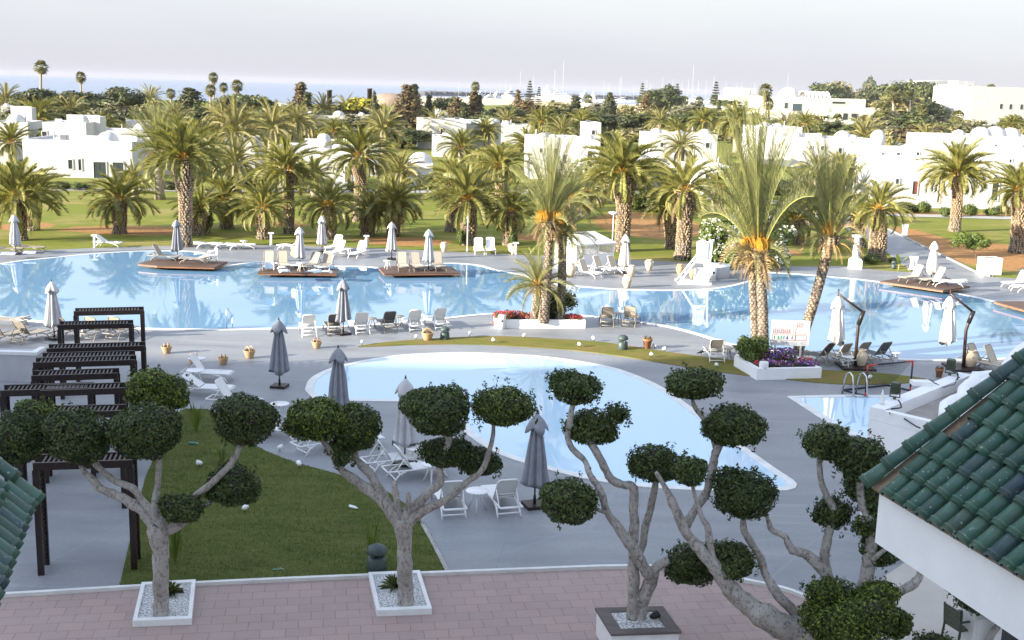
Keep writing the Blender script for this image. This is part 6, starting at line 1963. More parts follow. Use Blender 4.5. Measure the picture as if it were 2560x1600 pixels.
# white T bollards
def make_tbollard():
    o = thing('white_bollard', 'x', 'lamp')
    mb = MB(); mb.lathe([(.11, 0), (.11, .05), (.085, .06), (.08, .78)], 14); mb.build('shaft', 'white_paint', o)
    mb = MB(); mb.box((0, 0, .84), (.40, .22, .10)); mb.build('head', 'white_paint', o)
    return o
TB = Kind(make_tbollard, 'white bollards along the far lawn')
for x, y, l in [(237, 619, 'white bollard beside the lone white lounger at the far lawn'), (462, 612, 'white bollard behind the parasol of the first platform'), (678, 612, 'white bollard between the flat loungers and the parasols'), (916, 619, 'white bollard behind the white loungers of the far bank'), (1289, 637, 'white bollard beside the cream urns at the ivy palm')]:
    TB.put(G(x, y), .1, l)
# spot lights
def make_spot():
    o = thing('garden_spotlight', 'x', 'spotlight')
    mb = MB(); mb.tube([(0, 0, 0), (0, 0, .14)], .015, 6); mb.build('spike', 'dark_metal', o)
    mb = MB(); mb.tube([(-.08, 0, .14), (-.02, 0, .17), (.09, 0, .21)], [.05, .075, .085], 12); mb.build('housing', 'white_plastic', o)
    return o
SP = Kind(make_spot)
for x, y in [(905, 863), (1040, 849), (1174, 841), (1234, 858), (1310, 846), (1449, 869), (1484, 854), (1637, 872), (1660, 880), (1629, 894), (1792, 921), (2173, 952)]:
    o = SP.put(G(x, y), x * .7, 'x', .92)
    series(o, 'round the grass strip', 'small pale garden spotlight')
for x, y in [(499, 1170), (748, 1172), (931, 1388), (1050, 1310), (612, 1283), (700, 1130)]:
    o = SP.put(G(x, y), x * .7, 'x', .92)
    series(o, 'on the shaded lawn', 'small white garden spotlight')
# litter
def bottle(x, y, m, label, rz):
    o = thing('plastic_bottle', label, 'bottle', G(x, y, .07), rz)
    mb = MB(); mb.tube([(-.16, 0, .0), (-.14, 0, 0), (.06, 0, 0), (.12, 0, 0)], [.03, .045, .045, .02], 10); mb.build('body', m, o)
    mb = MB(); mb.tube([(.121, 0, 0), (.15, 0, 0)], .022, 8); mb.build('cap', 'white_plastic', o)
mat('green_plastic', (.05, .22, .16), None, 8, .3)
bottle(884, 1268, 'white_plastic', 'white plastic bottle lying on the shaded lawn', -.6)
bottle(483, 1108, 'green_plastic', 'green plastic bottle lying on the lawn behind the leaf balls', 0)
o = thing('paper_scrap', 'pale green paper scrap lying on the lawn near the terrace kerb', 'litter', G(692, 1423, .045), .2)
mb = MB(); mb.box((0, 0, 0), (.2, .07, .006)); mb.box((.12, .0, .008), (.1, .06, .006), M=Matrix.Rotation(.4, 3, 'Y')); mb.build('sheet', 'green_plastic', o)
# paper bag shaped lights
def make_bag():
    o = thing('path_light', 'x', 'lamp')
    mb = MB()
    pr = [(.20, 0), (.15, .25), (.15, .45), (.22, .72)]
    for i in range(3):
        (r0, z0), (r1, z1) = pr[i], pr[i + 1]
        A = [(-r0, -r0 * .7, z0), (r0, -r0 * .7, z0), (r0, r0 * .7, z0), (-r0, r0 * .7, z0), (-r1, -r1 * .7, z1), (r1, -r1 * .7, z1), (r1, r1 * .7, z1), (-r1, r1 * .7, z1)]
        mb.add(A, [(0, 1, 5, 4), (1, 2, 6, 5), (2, 3, 7, 6), (3, 0, 4, 7)] + ([(4, 5, 6, 7)] if i == 2 else []))
    mb.build('shade', 'white_paint', o)
    mb = MB(); mb.box((0, 0, .02), (.5, .4, .04)); mb.build('foot', 'kerb_grey', o)
    return o
BG = Kind(make_bag, 'white waisted path lights')
BG.put(G(2044, 549), .2, 'white waisted path light by the shaded palms at the path entrance', 1.3)
BG.put(G(2261, 589), -.3, 'white waisted path light on the orange earth side of the path', 1.3)
BG.put(G(2282, 675), -.2, 'white waisted path light beside the banana shoot', 1.3)
# column
P = G(2137, 671); h = hgt(P, 587)
o = thing('white_column', 'white classical column standing at the deck edge before two palms', 'column', P)
mb = MB(); mb.box((0, 0, .3), (.75, .75, .6)); mb.box((0, 0, .65), (.62, .62, .1)); mb.build('pedestal', 'white_paint', o)
mb = MB(); mb.lathe([(.26, .7), (.25, .8), (.19, h - .3), (.2, h - .22)], 20); mb.build('shaft', 'white_paint', o)
mb = MB(); mb.lathe([(.2, h - .22), (.36, h - .16), (.36, h - .04), (.1, h)], 20); mb.build('capital', 'white_paint', o)

# white lattice hut
a, b = G(1440, 672), G(1531, 666)
P = (a + b) / 2
t = (b - a); W = t.length
D = 2.6
h = hgt(P, 612); ht = hgt(P, 588)
o = thing('lattice_hut', 'white lattice hut with low gabled roof beside the parasol on the peninsula', 'hut', P, math.atan2(t.y, t.x))
mb = MB(); mb.box((0, D / 2, .45), (W, D, .9)); mb.build('base_panel', 'white_render', o)
def lattice(mb, p0, u, n, wd, z0, z1):
    k = int(wd / .16)
    for i in range(k + 1):
        p = Vector(p0) + Vector(u) * (wd * i / k)
        mb.box((p.x, p.y, (z0 + z1) / 2), (.035, .035, z1 - z0))
    for z in [z0 + (z1 - z0) * q / 5 for q in range(6)]:
        q = Vector(p0) + Vector(u) * wd / 2
        mb.box((q.x, q.y, z), (wd if abs(u[0]) > .5 else .03, wd if abs(u[1]) > .5 else .03, .035))
for p0, u, wd in (((-W / 2, 0.03, 0), (1, 0, 0), W * .55), ((-W / 2, D - .03, 0), (1, 0, 0), W), ((-W / 2 + .03, 0.1, 0), (0, 1, 0), D - .2), ((W / 2 - .03, .1, 0), (0, 1, 0), D - .2)):
    mb = MB(); lattice(mb, p0, u, 0, wd, .93, h); mb.build('lattice_screen', 'white_paint', o)
for x in (-W / 2, W * .08, W / 2):
    mb = MB(); mb.box((x, 0, h / 2 + .25), (.1, .1, h - .5)); mb.build('post', 'white_paint', o)
mb = MB()
for sg in (-1, 1):
    mb.add([(-W / 2 - .15, D / 2 - sg * (D / 2 + .2), h), (W / 2 + .15, D / 2 - sg * (D / 2 + .2), h), (W / 2 - .7, D / 2, ht), (-W / 2 + .9, D / 2, ht), (-W / 2 - .15, D / 2 - sg * (D / 2 + .2), h + .1), (W / 2 + .15, D / 2 - sg * (D / 2 + .2), h + .1), (W / 2 - .7, D / 2, ht + .1), (-W / 2 + .9, D / 2, ht + .1)],
           [(0, 1, 5, 4), (4, 5, 6, 7), (0, 3, 2, 1)])
mb.add([(-W / 2 - .15, -.2, h + .1), (-W / 2 - .15, D + .2, h + .1), (-W / 2 + .9, D / 2, ht + .1)], [(0, 2, 1)])
mb.add([(W / 2 + .15, -.2, h + .1), (W / 2 + .15, D + .2, h + .1), (W / 2 - .7, D / 2, ht + .1)], [(0, 1, 2)])
mb.build('roof', 'white_paint', o)

# lifeguard chair and drum
P = G(1740, 708)
h = hgt(P, 599)
o = thing('lifeguard_chair', 'tall white wooden lifeguard chair at the water edge of the peninsula', 'lifeguard chair', P, 0)
s = mpp(P)
R_ = .62
for (x0, x1, y0, y1, zt) in ((-1.15, .35, -.45, -.35, h * .80), (-1.15, .35, .75, .45, h * .80), (.62, .78, -.45, -.35, h), (.62, .78, .75, .45, h)):
    mb = MB(); mb.beam((x0, y0, 0), (x1, y1, zt), .11, .09); mb.build('leg', 'white_paint', o)
for k in range(5):
    z = h * (.12 + .13 * k)
    mb = MB(); x = -1.15 + 1.5 * z / (h * .8); mb.beam((x, -.45 + .1 * z / h, z), (x, .72 - .25 * z / h, z), .07); mb.build('rung', 'white_paint', o)
mb = MB()
for i in range(6):
    mb.box((-.02 + .12 * i, .12, h * .74), (.105, .05, h * .42))
mb.box((.28, .16, h * .62), (.72, .03, .09)); mb.box((.28, .16, h * .88), (.72, .03, .09))
mb.add([(-.08, .095, h * .95), (.64, .095, h * .95), (.28, .095, h * 1.0), (-.08, .145, h * .95), (.64, .145, h * .95), (.28, .145, h * 1.0)], [(0, 1, 2), (5, 4, 3), (0, 2, 5, 3), (1, 4, 5, 2)])
mb.build('backrest', 'white_paint', o)
mb = MB(); mb.box((.28, -.15, h * .50), (.85, .62, .07)); mb.build('seat', 'white_paint', o)
mb = MB(); mb.box((.25, .1, h * .17), (.7, .6, h * .34)); mb.build('cupboard', 'white_paint', o)
mb = MB(); mb.beam((-1.2, -.5, .06), (.85, -.5, .06), .12); mb.beam((-1.2, .8, .06), (.85, .8, .06), .12); mb.build('skid', 'white_paint', o)
P = G(1790, 695)
o = thing('white_counter', 'low round white counter with a dark hole beside the lifeguard chair', 'counter', P)
mb = MB(); mb.lathe([(.82, 0), (.82, .72), (.86, .73), (.86, .80), (.02, .81)], 28, (.1, .5, 0)); mb.build('body', 'white_render', o)
mb = MB(); mb.lathe([(.28, 0), (.28, .75), (.02, .76)], 18, (-.35, -.45, 0)); mb.build('bin', 'white_paint', o)
mb = MB(); mb.tube([(-.3, -.735, .45), (-.3, -.715, .45)], .085, 12); mb.build('hole', 'black_rubber', o)

# cantilever parasols
def cantilever(label, bx, by, pts, canopy):
    P = G(bx, by)
    o = thing('cantilever_parasol', label, 'parasol', P, 0, 'cantilever parasols hung closed')
    def loc(x, y):
        r = ray(x, y)
        return CAM + r * (P.y / r.y) - P
    W = [loc(x, y) for x, y in pts]
    mb = MB(); mb.tube([Vector((0, 0, .08))] + W[:-1], [.075] + [.07] * (len(W) - 1), 10); mb.build('mast', 'brown_metal', o)
    mb = MB(); mb.tube([W[-2], W[-1]], [.055, .045], 8); mb.tube([W[-1] - Vector((0, 0, .2)), W[-1] + Vector((0, 0, .22))], .03, 6); mb.build('arm', 'brown_metal', o)
    mb = MB(); mb.tube([W[-3], W[-2] + (W[-2] - W[-3]) * .12], .095, 10); mb.build('slider', 'dark_metal', o)
    mb = MB()
    for i in (-1, 1):
        for j in (-1, 1):
            mb.box((i * .36, j * .36, .045), (.70, .70, .09))
    mb.build('base', 'dark_timber', o)
    top, bot = loc(canopy[0], canopy[1]), loc(canopy[2], canopy[3])
    ax = bot - top
    ln = ax.length
    random.seed(int(bx))
    ph = [rnd(-.5, .5) for _ in range(9)]
    hem = [rnd(-.18, .12) for _ in range(9)]
    def fr(w, i, r, z):
        f = int(8 * w / 6.2832) % 8
        fold = math.cos(w * 8 + ph[f]) * .5 + .5
        return r * (.6 + .4 * fold) * (1 + .08 * math.sin(w * 3 + z * 4)), z + (hem[f] + .12 * fold if i == 0 else 0)
    mb = MB()
    k = ln / 2.4
    mb.lathe([(q[0] * k * 1.1, q[1] * k) for q in ((.40, .0), (.41, .15), (.37, .5), (.31, 1.0), (.26, 1.45), (.21, 1.85), (.12, 2.2), (.04, 2.38))], 64, fr=fr)
    M = (-ax).to_track_quat('Z', 'Y').to_euler()
    cn = mb.build('canopy', 'cream_fabric', o, bot); cn.rotation_euler = M
    def fc(w, i, r, z):
        return (r * ((.7 + .3 * abs(math.cos(w * 2))) if i < 2 else 1), z - (.14 * abs(math.cos(w * 2)) if i == 0 else 0))
    mb = MB(); mb.lathe([(.36 * k, 1.93 * k), (.33 * k, 2.0 * k), (.2 * k, 2.22 * k), (.08 * k, 2.38 * k), (.02, 2.42 * k)], 32, fr=fc)
    mb.build('vent_cap', 'cream_fabric', cn)
    return o
cantilever('white closed cantilever parasol hanging beside the pictogram sign', 2138, 918, [(2140, 880), (2146, 812), (2158, 780), (2096, 735)], (2096, 741, 2091, 858))
cantilever('white closed cantilever parasol hanging above the white rooftop', 2408, 921, [(2415, 826), (2421, 808), (2433, 780), (2376, 734)], (2375, 741, 2370, 856))

# goal
P = G(2222, 990)
a, b = G(2163, 991), G(2275, 978)
t = b - a; W = t.length
h = hgt(a, 914)
o = thing('football_goal', 'small football goal with red and dark blue frame and net behind the ladder', 'goal', a, math.atan2(t.y, t.x))
def piece(nm, p, q, m):
    mb = MB(); mb.tube([p, q], .035, 8); mb.build(nm, m, o)
for x in (0, W):
    piece('post', (x, 0, 0), (x, 0, h * .14), 'red_paint'); piece('post', (x, 0, h * .14), (x, 0, h * .82), 'navy_paint'); piece('post', (x, 0, h * .82), (x, 0, h), 'red_paint')
    piece('side_bar', (x, 0, .03), (x - .25, 1.0, .03), 'navy_paint')
piece('crossbar', (0, 0, h), (W * .2, 0, h), 'red_paint'); piece('crossbar', (W * .2, 0, h), (W * .83, 0, h), 'navy_paint'); piece('crossbar', (W * .83, 0, h), (W, 0, h), 'red_paint')
piece('ground_bar', (-.25, 1.0, .03), (W - .25, 1.0, .03), 'navy_paint')
mb = MB()
nx, nz = 18, 14
def np_(i, j):
    s, q = i / nx, j / nz
    return Vector((s * W - .25 * (1 - q) , 1.0 * (1 - q) ** .8, h * q - .18 * math.sin(math.pi * q) * (1 - .3 * math.cos(s * 6))))
for i in range(nx + 1):
    for j in range(nz):
        mb.tube([np_(i, j), np_(i, j + 1)], .006, 3, False)
for j in range(nz):
    for i in range(nx):
        mb.tube([np_(i, j), np_(i + 1, j)], .006, 3, False)
mb.build('net', 'black_rubber', o)
# ladder
P = G(2118, 990)
o = thing('pool_ladder', 'steel pool ladder with two curved rails at the corner pool', 'ladder', P)
s = mpp(P)
for dx in (0, 128 * .2646 * s):
    mb = MB()
    pts = [Vector((dx - .10, .35, 0)), Vector((dx - .07, .3, .55)), Vector((dx - .02, .22, .85)), Vector((dx + .06, .08, .93)), Vector((dx + .13, -.06, .82)), Vector((dx + .17, -.12, .45)), Vector((dx + .2, -.16, .0))]
    mb.tube(pts, .035, 8); mb.build('rail', 'steel', o)
mb = MB(); mb.box((.35, -.16, .03), (.9, .12, .03)); mb.build('step', 'steel', o)
# handrail of the long pool
P = G(567, 822)
o = thing('pool_handrail', 'thin steel handrail at the near edge of the long pool', 'handrail', P)
mb = MB(); mb.tube([(0, 0, 0), (0, .05, .95), (.03, .1, .98), (.13, .5, .55), (.14, .55, 0)], .02, 6); mb.build('rail', 'steel', o)
mb = MB(); mb.box((.14, .52, .32), (.04, .05, .3)); mb.build('grip', 'white_plastic', o)

# flower planters of the date palms
def planter_poly(label, pts, z, m='white_render', rim=.18):
    W = [G(x, y, z) for x, y in pts]
    c = sum(W, Vector()) / len(W)
    o = thing('flower_planter', label, 'planter', (c.x, c.y, 0))
    out = [Vector((p.x - c.x, p.y - c.y, 0)) for p in W]
    if sum(out[i].x * out[(i + 1) % len(out)].y - out[(i + 1) % len(out)].x * out[i].y for i in range(len(out))) < 0: out = out[::-1]
    inn = []
    n = len(out)
    for i in range(n):
        a, b, c2 = out[i - 1], out[i], out[(i + 1) % n]
        e1, e2 = (b - a).normalized(), (c2 - b).normalized()
        n1, n2 = Vector((-e1.y, e1.x, 0)), Vector((-e2.y, e2.x, 0))
        k = n1 + n2
        inn.append(b + k * (rim / max(.3, k.dot(n1))))
    mb = MB()
    for i in range(n):
        j = (i + 1) % n
        A = [out[i], out[j], inn[j], inn[i]]
        mb.quad(*[(p.x, p.y, z) for p in A])
        mb.quad((out[i].x, out[i].y, 0), (out[j].x, out[j].y, 0), (out[j].x, out[j].y, z), (out[i].x, out[i].y, z))
        mb.quad((inn[j].x, inn[j].y, 0), (inn[i].x, inn[i].y, 0), (inn[i].x, inn[i].y, z), (inn[j].x, inn[j].y, z))
    mb.build('rim', m, o)
    mb = MB(); mb.prism([(p.x, p.y) for p in inn], 0, z - .08); mb.build('soil', 'soil_dark', o)
    return o, [p + Vector((c.x, c.y, 0)) for p in inn]
o1, in1 = planter_poly('low white rectangular planter at the foot of the fruiting date palm', [(1238, 800), (1464, 800), (1440, 784), (1234, 784)], .42)
o2, in2 = planter_poly('low white angular planter under the pictogram sign', [(1836, 889), (1893, 922), (2055, 919), (2010, 895), (1930, 880), (1850, 879)], .48)
def flowers(label, P, z, spots, pet, leaf='leaf_broad', seed=1, hgt_=.28):
    """a bed of flowers nobody could count"""
    random.seed(seed)
    mb = MB()
    for (x, y, rx, rz, n) in spots:
        c = G(x, y, z)
        mb.cur = 0
        leaf_blob(mb, c + Vector((0, 0, rz * .5)), (rx, .35, rz), n, .06, .5)
        for q, mi in pet:
            mb.cur = mi
            for _ in range(int(n * q)):
                d = Vector((rnd(-1, 1), rnd(-1, .6), rnd(.0, 1))).normalized()
                p = c + Vector((d.x * rx, d.y * .36, rz * .5 + d.z * rz * 1.05))
                u = Vector((rnd(-1, 1), rnd(-1, 1), rnd(-1, 1))).normalized() * .045
                v = u.orthogonal().normalized() * .045
                mb.add([p - u, p - v, p + u, p + v], [(0, 1, 2, 3)])
    o = mb.build('flower_bed', [leaf, 'petal_red', 'petal_pink', 'petal_purple', 'petal_white'])
    tag(o, label, 'flowers', kind='stuff')
flowers('red geraniums and low green plants filling the planter of the fruiting date palm', None, .38, [(1250, 795, .35, .22, 260), (1268, 797, .3, .26, 260), (1290, 793, .5, .2, 300), (1320, 795, .5, .16, 260), (1350, 797, .4, .2, 220), (1430, 797, .4, .16, 220), (1447, 798, .2, .12, 80)], [(.30, 1), (.10, 2)], seed=8)
flowers('purple petunias and red flowers filling the planter under the sign', None, .42, [(1940, 903, .45, .38, 330), (1966, 903, .40, .38, 330), (1920, 913, .35, .16, 220), (1955, 914, .5, .12, 220), (2010, 912, .4, .12, 200), (2030, 914, .25, .1, 120)], [(.38, 3), (.12, 2), (.05, 4)], seed=9)
flowers('red edge flowers in the front corner of the sign planter', None, .42, [(1900, 914, .25, .14, 160), (2014, 906, .3, .14, 120)], [(.3, 1), (.2, 2)], seed=10)
def planter_shrub(x, y, z, w, h, label, leaf, seed, n=1800):
    P = G(x, y, z)
    o = thing('planter_shrub', label, 'shrub', P)
    random.seed(seed)
    mb = MB()
    for i in range(9):
        c = (rnd(-.5, .5) * w, rnd(-.3, .3), rnd(.15, .8) * h)
        leaf_blob(mb, c, (w * .32, .4, h * .24), n // 9, .085, .4)
        mb.cur = 1; core_blob(mb, c, (w * .2, .25, h * .16), 8); mb.cur = 0
    mb.build('foliage', [leaf, 'twigs_shade_core'], o)
planter_shrub(1402, 796, .35, 1.3, 1.5, 'dense dark green shrub at the foot of the shorter date palm', 'leaf_broad', 3)
planter_shrub(1372, 792, .35, 1.0, .8, 'low dark shrub between the date palm trunks', 'leaf_broad', 4, 900)
planter_shrub(1885, 902, .4, 1.0, 1.15, 'leafy green shrub at the foot of the tallest date palm', 'leaf_bright', 5)
# bins
def make_bin():
    o = thing('litter_bin', 'x', 'bin')
    mb = MB(); mb.lathe([(.18, 0), (.18, .66), (.165, .69), (.02, .70)], 24); mb.build('body', 'white_paint', o)
    mb = MB(); mb.tube([(0, -.165, .42), (.0, -.187, .42)], .055, 14); mb.build('opening', 'black_rubber', o)
    return o
BN = Kind(make_bin, 'white litter bins with round openings')
BN.put(G(1255, 822), -.05, 'white cylindrical litter bin at the corner of the fruiting date palm planter', 1.0)
BN.put(G(1907, 947), .1, 'white cylindrical litter bin at the corner of the sign planter', 1.05)
o = thing('orange_float', 'orange plastic cone lying beside the flower planter', 'cone', G(1240, 808))
mb = MB(); mb.lathe([(.22, 0), (.2, .03), (.12, .12), (.02, .2)], 14); mb.build('body', 'orange_plastic', o)
# pictogram sign
P = G(1968, 917)
s = mpp(P)
zb, zt = hgt(P, 864), hgt(P, 801)
o = thing('pictogram_sign', 'white pool rules sign with rows of small pictograms on two posts', 'sign', P)
Wd = 95 * s
mb = MB(); mb.box((.02, 0, (zb + zt) / 2), (Wd, .05, zt - zb)); bd = mb.build('board', 'white_paint', o)
for x in (-33 * s, 30 * s):
    mb = MB(); mb.box((x, .03, zb / 2), (.07, .05, zb)); mb.build('post', 'white_paint', o)
mat('ink_red', (.42, .10, .10), None, 5, .6); mat('ink_blue', (.10, .10, .45), None, 5, .6); mat('ink_green', (.05, .42, .22), None, 5, .6); mat('ink_grey', (.28, .27, .31), None, 5, .6); mat('ink_dark', (.16, .15, .2), None, 5, .6)
def outline(mb, cx, cz, w, h, t=.02):
    y = -.028
    mb.box((cx, y, cz + h / 2), (w, .004, t)); mb.box((cx, y, cz - h / 2), (w, .004, t)); mb.box((cx - w / 2, y, cz), (t, .004, h - t)); mb.box((cx + w / 2, y, cz), (t, .004, h - t))
def at_s(px, py): return ((px - 1972) * s + .02, zt - (py - 801) * s)
rs = random.Random(3)
for row, y in ((0, 812.5), (1, 828.5)):
    for i in range(6 if row == 0 else 4):
        cx, cz = at_s(1934.5 + 14.8 * i, y)
        mb = MB(); outline(mb, cx, cz, 12 * s, 13 * s); mb.build('box_outline', 'ink_red' if row or i > 3 else 'ink_grey', bd)
        ink = ('ink_grey', 'ink_grey', 'ink_blue', 'ink_dark', 'ink_red', 'ink_dark')[i] if row == 0 else ('ink_dark', 'ink_dark', 'ink_red', 'ink_blue')[i]
        mb = MB()
        mb.tube([(cx - .01, -.0265, cz + 3.2 * s), (cx - .01, -.031, cz + 3.2 * s)], 1.3 * s, 10)
        mb.box((cx - .01, -.029, cz - 1.2 * s), (1.6 * s, .004, 4.5 * s)); mb.box((cx + .02, -.030, cz - 2.8 * s), (5 * s, .004, 1.1 * s))
        if row == 1 and i < 3 or i == 4 and row == 0:
            mb.box((cx, -.032, cz), (12 * s, .003, 1.0 * s), M=Matrix.Rotation(-.75, 3, 'Y'))
            n = 20
            for k in range(n):
                a, b = 2 * math.pi * k / n, 2 * math.pi * (k + 1) / n
                mb.beam((cx + 5 * s * math.cos(a), -.031, cz + 5 * s * math.sin(a)), (cx + 5 * s * math.cos(b), -.031, cz + 5 * s * math.sin(b)), .012, .004)
        mb.build('pictogram', ink, bd)
cx, cz = at_s(1999, 828.5); mb = MB(); outline(mb, cx, cz, 27 * s, 13 * s); mb.build('box_outline', 'ink_red', bd)
mb = MB()
for k in range(3): mb.box((cx - 2 * s, -.029, cz + (k - 1) * 3 * s), (18 * s, .003, .008))
mb.build('text_line', 'ink_grey', bd)
cx, cz = at_s(1956, 844.5); mb = MB(); outline(mb, cx, cz, 57 * s, 13 * s); mb.build('box_outline', 'ink_red', bd)
for i, (x, ink) in enumerate(((1933, 'ink_green'), (1943, 'ink_green'), (1950, 'ink_green'), (1956.5, 'ink_green'), (1965, 'ink_blue'), (1977, 'ink_grey'))):
    cx, cz = at_s(x, 844.5)
    mb = MB()
    mb.tube([(cx, -.0265, cz + 3.4 * s), (cx, -.031, cz + 3.4 * s)], 1.3 * s, 10); mb.box((cx, -.029, cz - 1 * s), (3.2 * s, .004, 6 * s))
    if i in (1, 4): mb.box((cx, -.031, cz - 2 * s), (5 * s, .004, 4 * s))
    mb.build('pictogram', ink, bd)
cx, cz = at_s(1999, 844.5); mb = MB(); outline(mb, cx, cz, 27 * s, 13 * s); mb.build('box_outline', 'ink_red', bd)
mb = MB()
for k in range(3): mb.box((cx, -.029, cz + (k - 1) * 3 * s), (22 * s, .003, .008))
mb.build('text_line', 'ink_grey', bd)
for x in (1934, 1960, 1985, 2008):
    cx, cz = at_s(x, 857.5); mb = MB(); outline(mb, cx, cz, 9 * s, 5.5 * s, .008); mb.box((cx - 8 * s, -.029, cz), (5 * s, .003, .012)); mb.build('box_outline', 'ink_grey', bd)
# bird
o = thing('bird', 'small black bird standing on the deck near the grey lounger', 'bird', G(1752, 888), .3)
mb = MB(); mb.tube([(-.22, 0, .10), (-.1, 0, .12), (.02, 0, .15), (.1, 0, .19), (.15, 0, .235), (.185, 0, .235), (.235, 0, .225)], [.012, .035, .06, .052, .035, .028, .004], 10)
mb.tube([(.02, .02, .1), (.03, .03, 0)], .008, 5); mb.tube([(.02, -.02, .1), (.03, -.03, 0)], .008, 5); mb.build('body', 'black_rubber', o)

# ------------------------------------------------------------------ pergola
PHT = 2.75
def pergola(label, tl, tr, d=.62, right=True):
    A, B = G(tl[0], tl[1], PHT), G(tr[0], tr[1], PHT)
    c = (A + B) / 2
    t = B - A
    W = t.length
    o = thing('pergola_frame', label, 'pergola', (c.x, c.y, 0), math.atan2(t.y, t.x), 'dark timber frames of the pergola walk')
    bw = .10
    for y, in ((0,), (d,)):
        mb = MB(); mb.box((0, y, PHT - .09), (W, bw * .6, .18)); mb.build('beam', 'dark_timber', o)
        for x in (-W / 2 + bw / 2, W / 2 - bw / 2):
            mb = MB(); mb.box((x, y, (PHT - .18) / 2), (bw * 1.4, bw, PHT - .18)); mb.build('post', 'dark_timber', o)
    mb = MB()
    n = int(W / .125)
    for i in range(n):
        x = -W / 2 + .2 + (W - .4) * i / (n - 1)
        mb.box((x, d / 2, PHT - .03), (.045, d - .06, .025))
    mb.build('top_slat', 'dark_timber', o)
    for x in (-W / 2 + bw / 2, W / 2 - bw / 2):
        mb = MB()
        for k in range(22):
            mb.box((x, d / 2, .15 + k * .11), (.06, d - bw, .035))
        mb.build('side_slat', 'dark_timber', o)
for i, (tl, tr) in enumerate([((184, 778), (358, 774)), ((144, 812), (330, 808)), ((116, 871), (361, 864)), ((99, 893), (334, 887)), ((82, 906), (337, 899)), ((78, 939), (294, 932)), ((0, 976), (229, 969)), ((100, 976), (312, 969)), ((32, 1032), (307, 1026)), ((82, 1157), (331, 1149))]):
    pergola(('dark timber pergola frame nearest the pool', 'dark timber pergola frame second from the pool', 'dark timber pergola frame third from the pool, set farther right', 'dark timber pergola frame fourth from the pool', 'dark timber pergola frame fifth from the pool', 'dark timber pergola frame beside the big front leaf balls',
             'dark timber pergola frame reaching the picture edge', 'dark timber pergola frame half behind the upper leaf ball', 'dark timber pergola frame behind the row of leaf balls', 'dark timber pergola frame nearest the brick terrace')[i], tl, tr)
# white wall and ramp beside the pergola
a, b = G(-60, 956), G(98, 950)
h = hgt(b, 884)
o = thing('white_wall', 'broad white wall with a sloping coping left of the pergola', 'wall', (a + b) / 2, 0)
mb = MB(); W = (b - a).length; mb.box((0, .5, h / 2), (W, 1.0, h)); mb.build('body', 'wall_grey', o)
mb = MB(); mb.box((0, .1, h + .06), (W + .1, .24, .12)); mb.box((W / 2 - .1, .6, h + .06), (.24, .76, .12)); mb.build('coping', 'white_paint', o)

# ------------------------------------------------------------------ terrace planters
def tree_box(label, c, size, h, m='white_paint', timber=False, gl=.05, yaw=0.0, name='gravel_planter'):
    """corner pixels of the top rim at height h"""
    W = [G(x, y, h) for x, y in c]
    ctr = sum(W, Vector()) / 4
    o = thing(name, label, 'planter', (ctr.x, ctr.y, 0))
    out = [Vector((p.x - ctr.x, p.y - ctr.y, 0)) for p in W]     # front left, front right, back right, back left
    inn = [p * size for p in out]
    mb = MB()
    for i in range(4):
        j = (i + 1) % 4
        mb.quad(*[(p.x, p.y, h) for p in (out[i], out[j], inn[j], inn[i])])
        if timber:
            mb.quad((out[i].x, out[i].y, h - .05), (out[j].x, out[j].y, h - .05), (out[j].x, out[j].y, h), (out[i].x, out[i].y, h))
            mb.quad((inn[j].x, inn[j].y, h), (inn[i].x, inn[i].y, h), (inn[i].x, inn[i].y, h - .1), (inn[j].x, inn[j].y, h - .1))
        else:
            mb.quad((out[i].x, out[i].y, 0), (out[j].x, out[j].y, 0), (out[j].x, out[j].y, h), (out[i].x, out[i].y, h))
            mb.quad((inn[j].x, inn[j].y, 0), (inn[i].x, inn[i].y, 0), (inn[i].x, inn[i].y, h), (inn[j].x, inn[j].y, h))
    mb.build('rim', 'grey_timber' if timber else m, o)
    if timber:
        mb = MB()
        q = [p * .95 for p in out]
        mb.prism([(p.x, p.y) for p in q], 0, h - .055)
        mb.build('box', m, o)
    mb = MB()
    q = [p * size * .998 for p in out]
    mb.prism([(p.x, p.y) for p in q], h - .3 if timber else 0, h - gl)
    mb.build('gravel', 'gravel_white', o)
    return o
tree_box('low white gravel planter of the clipped tree beside the pergola', [(331, 1552), (479, 1546), (489, 1448), (354, 1455)], .86, .16)
tree_box('low white gravel planter of the clipped tree in front of the lawn', [(942, 1526), (1080, 1521), (1049, 1425), (921, 1430)], .86, .16)
tree_box('white box planter with broad timber rim under the twin trunked tree', [(1528, 1585), (1704, 1579), (1658, 1515), (1487, 1519)], .64, .62, timber=True, gl=.02, name='box_planter')
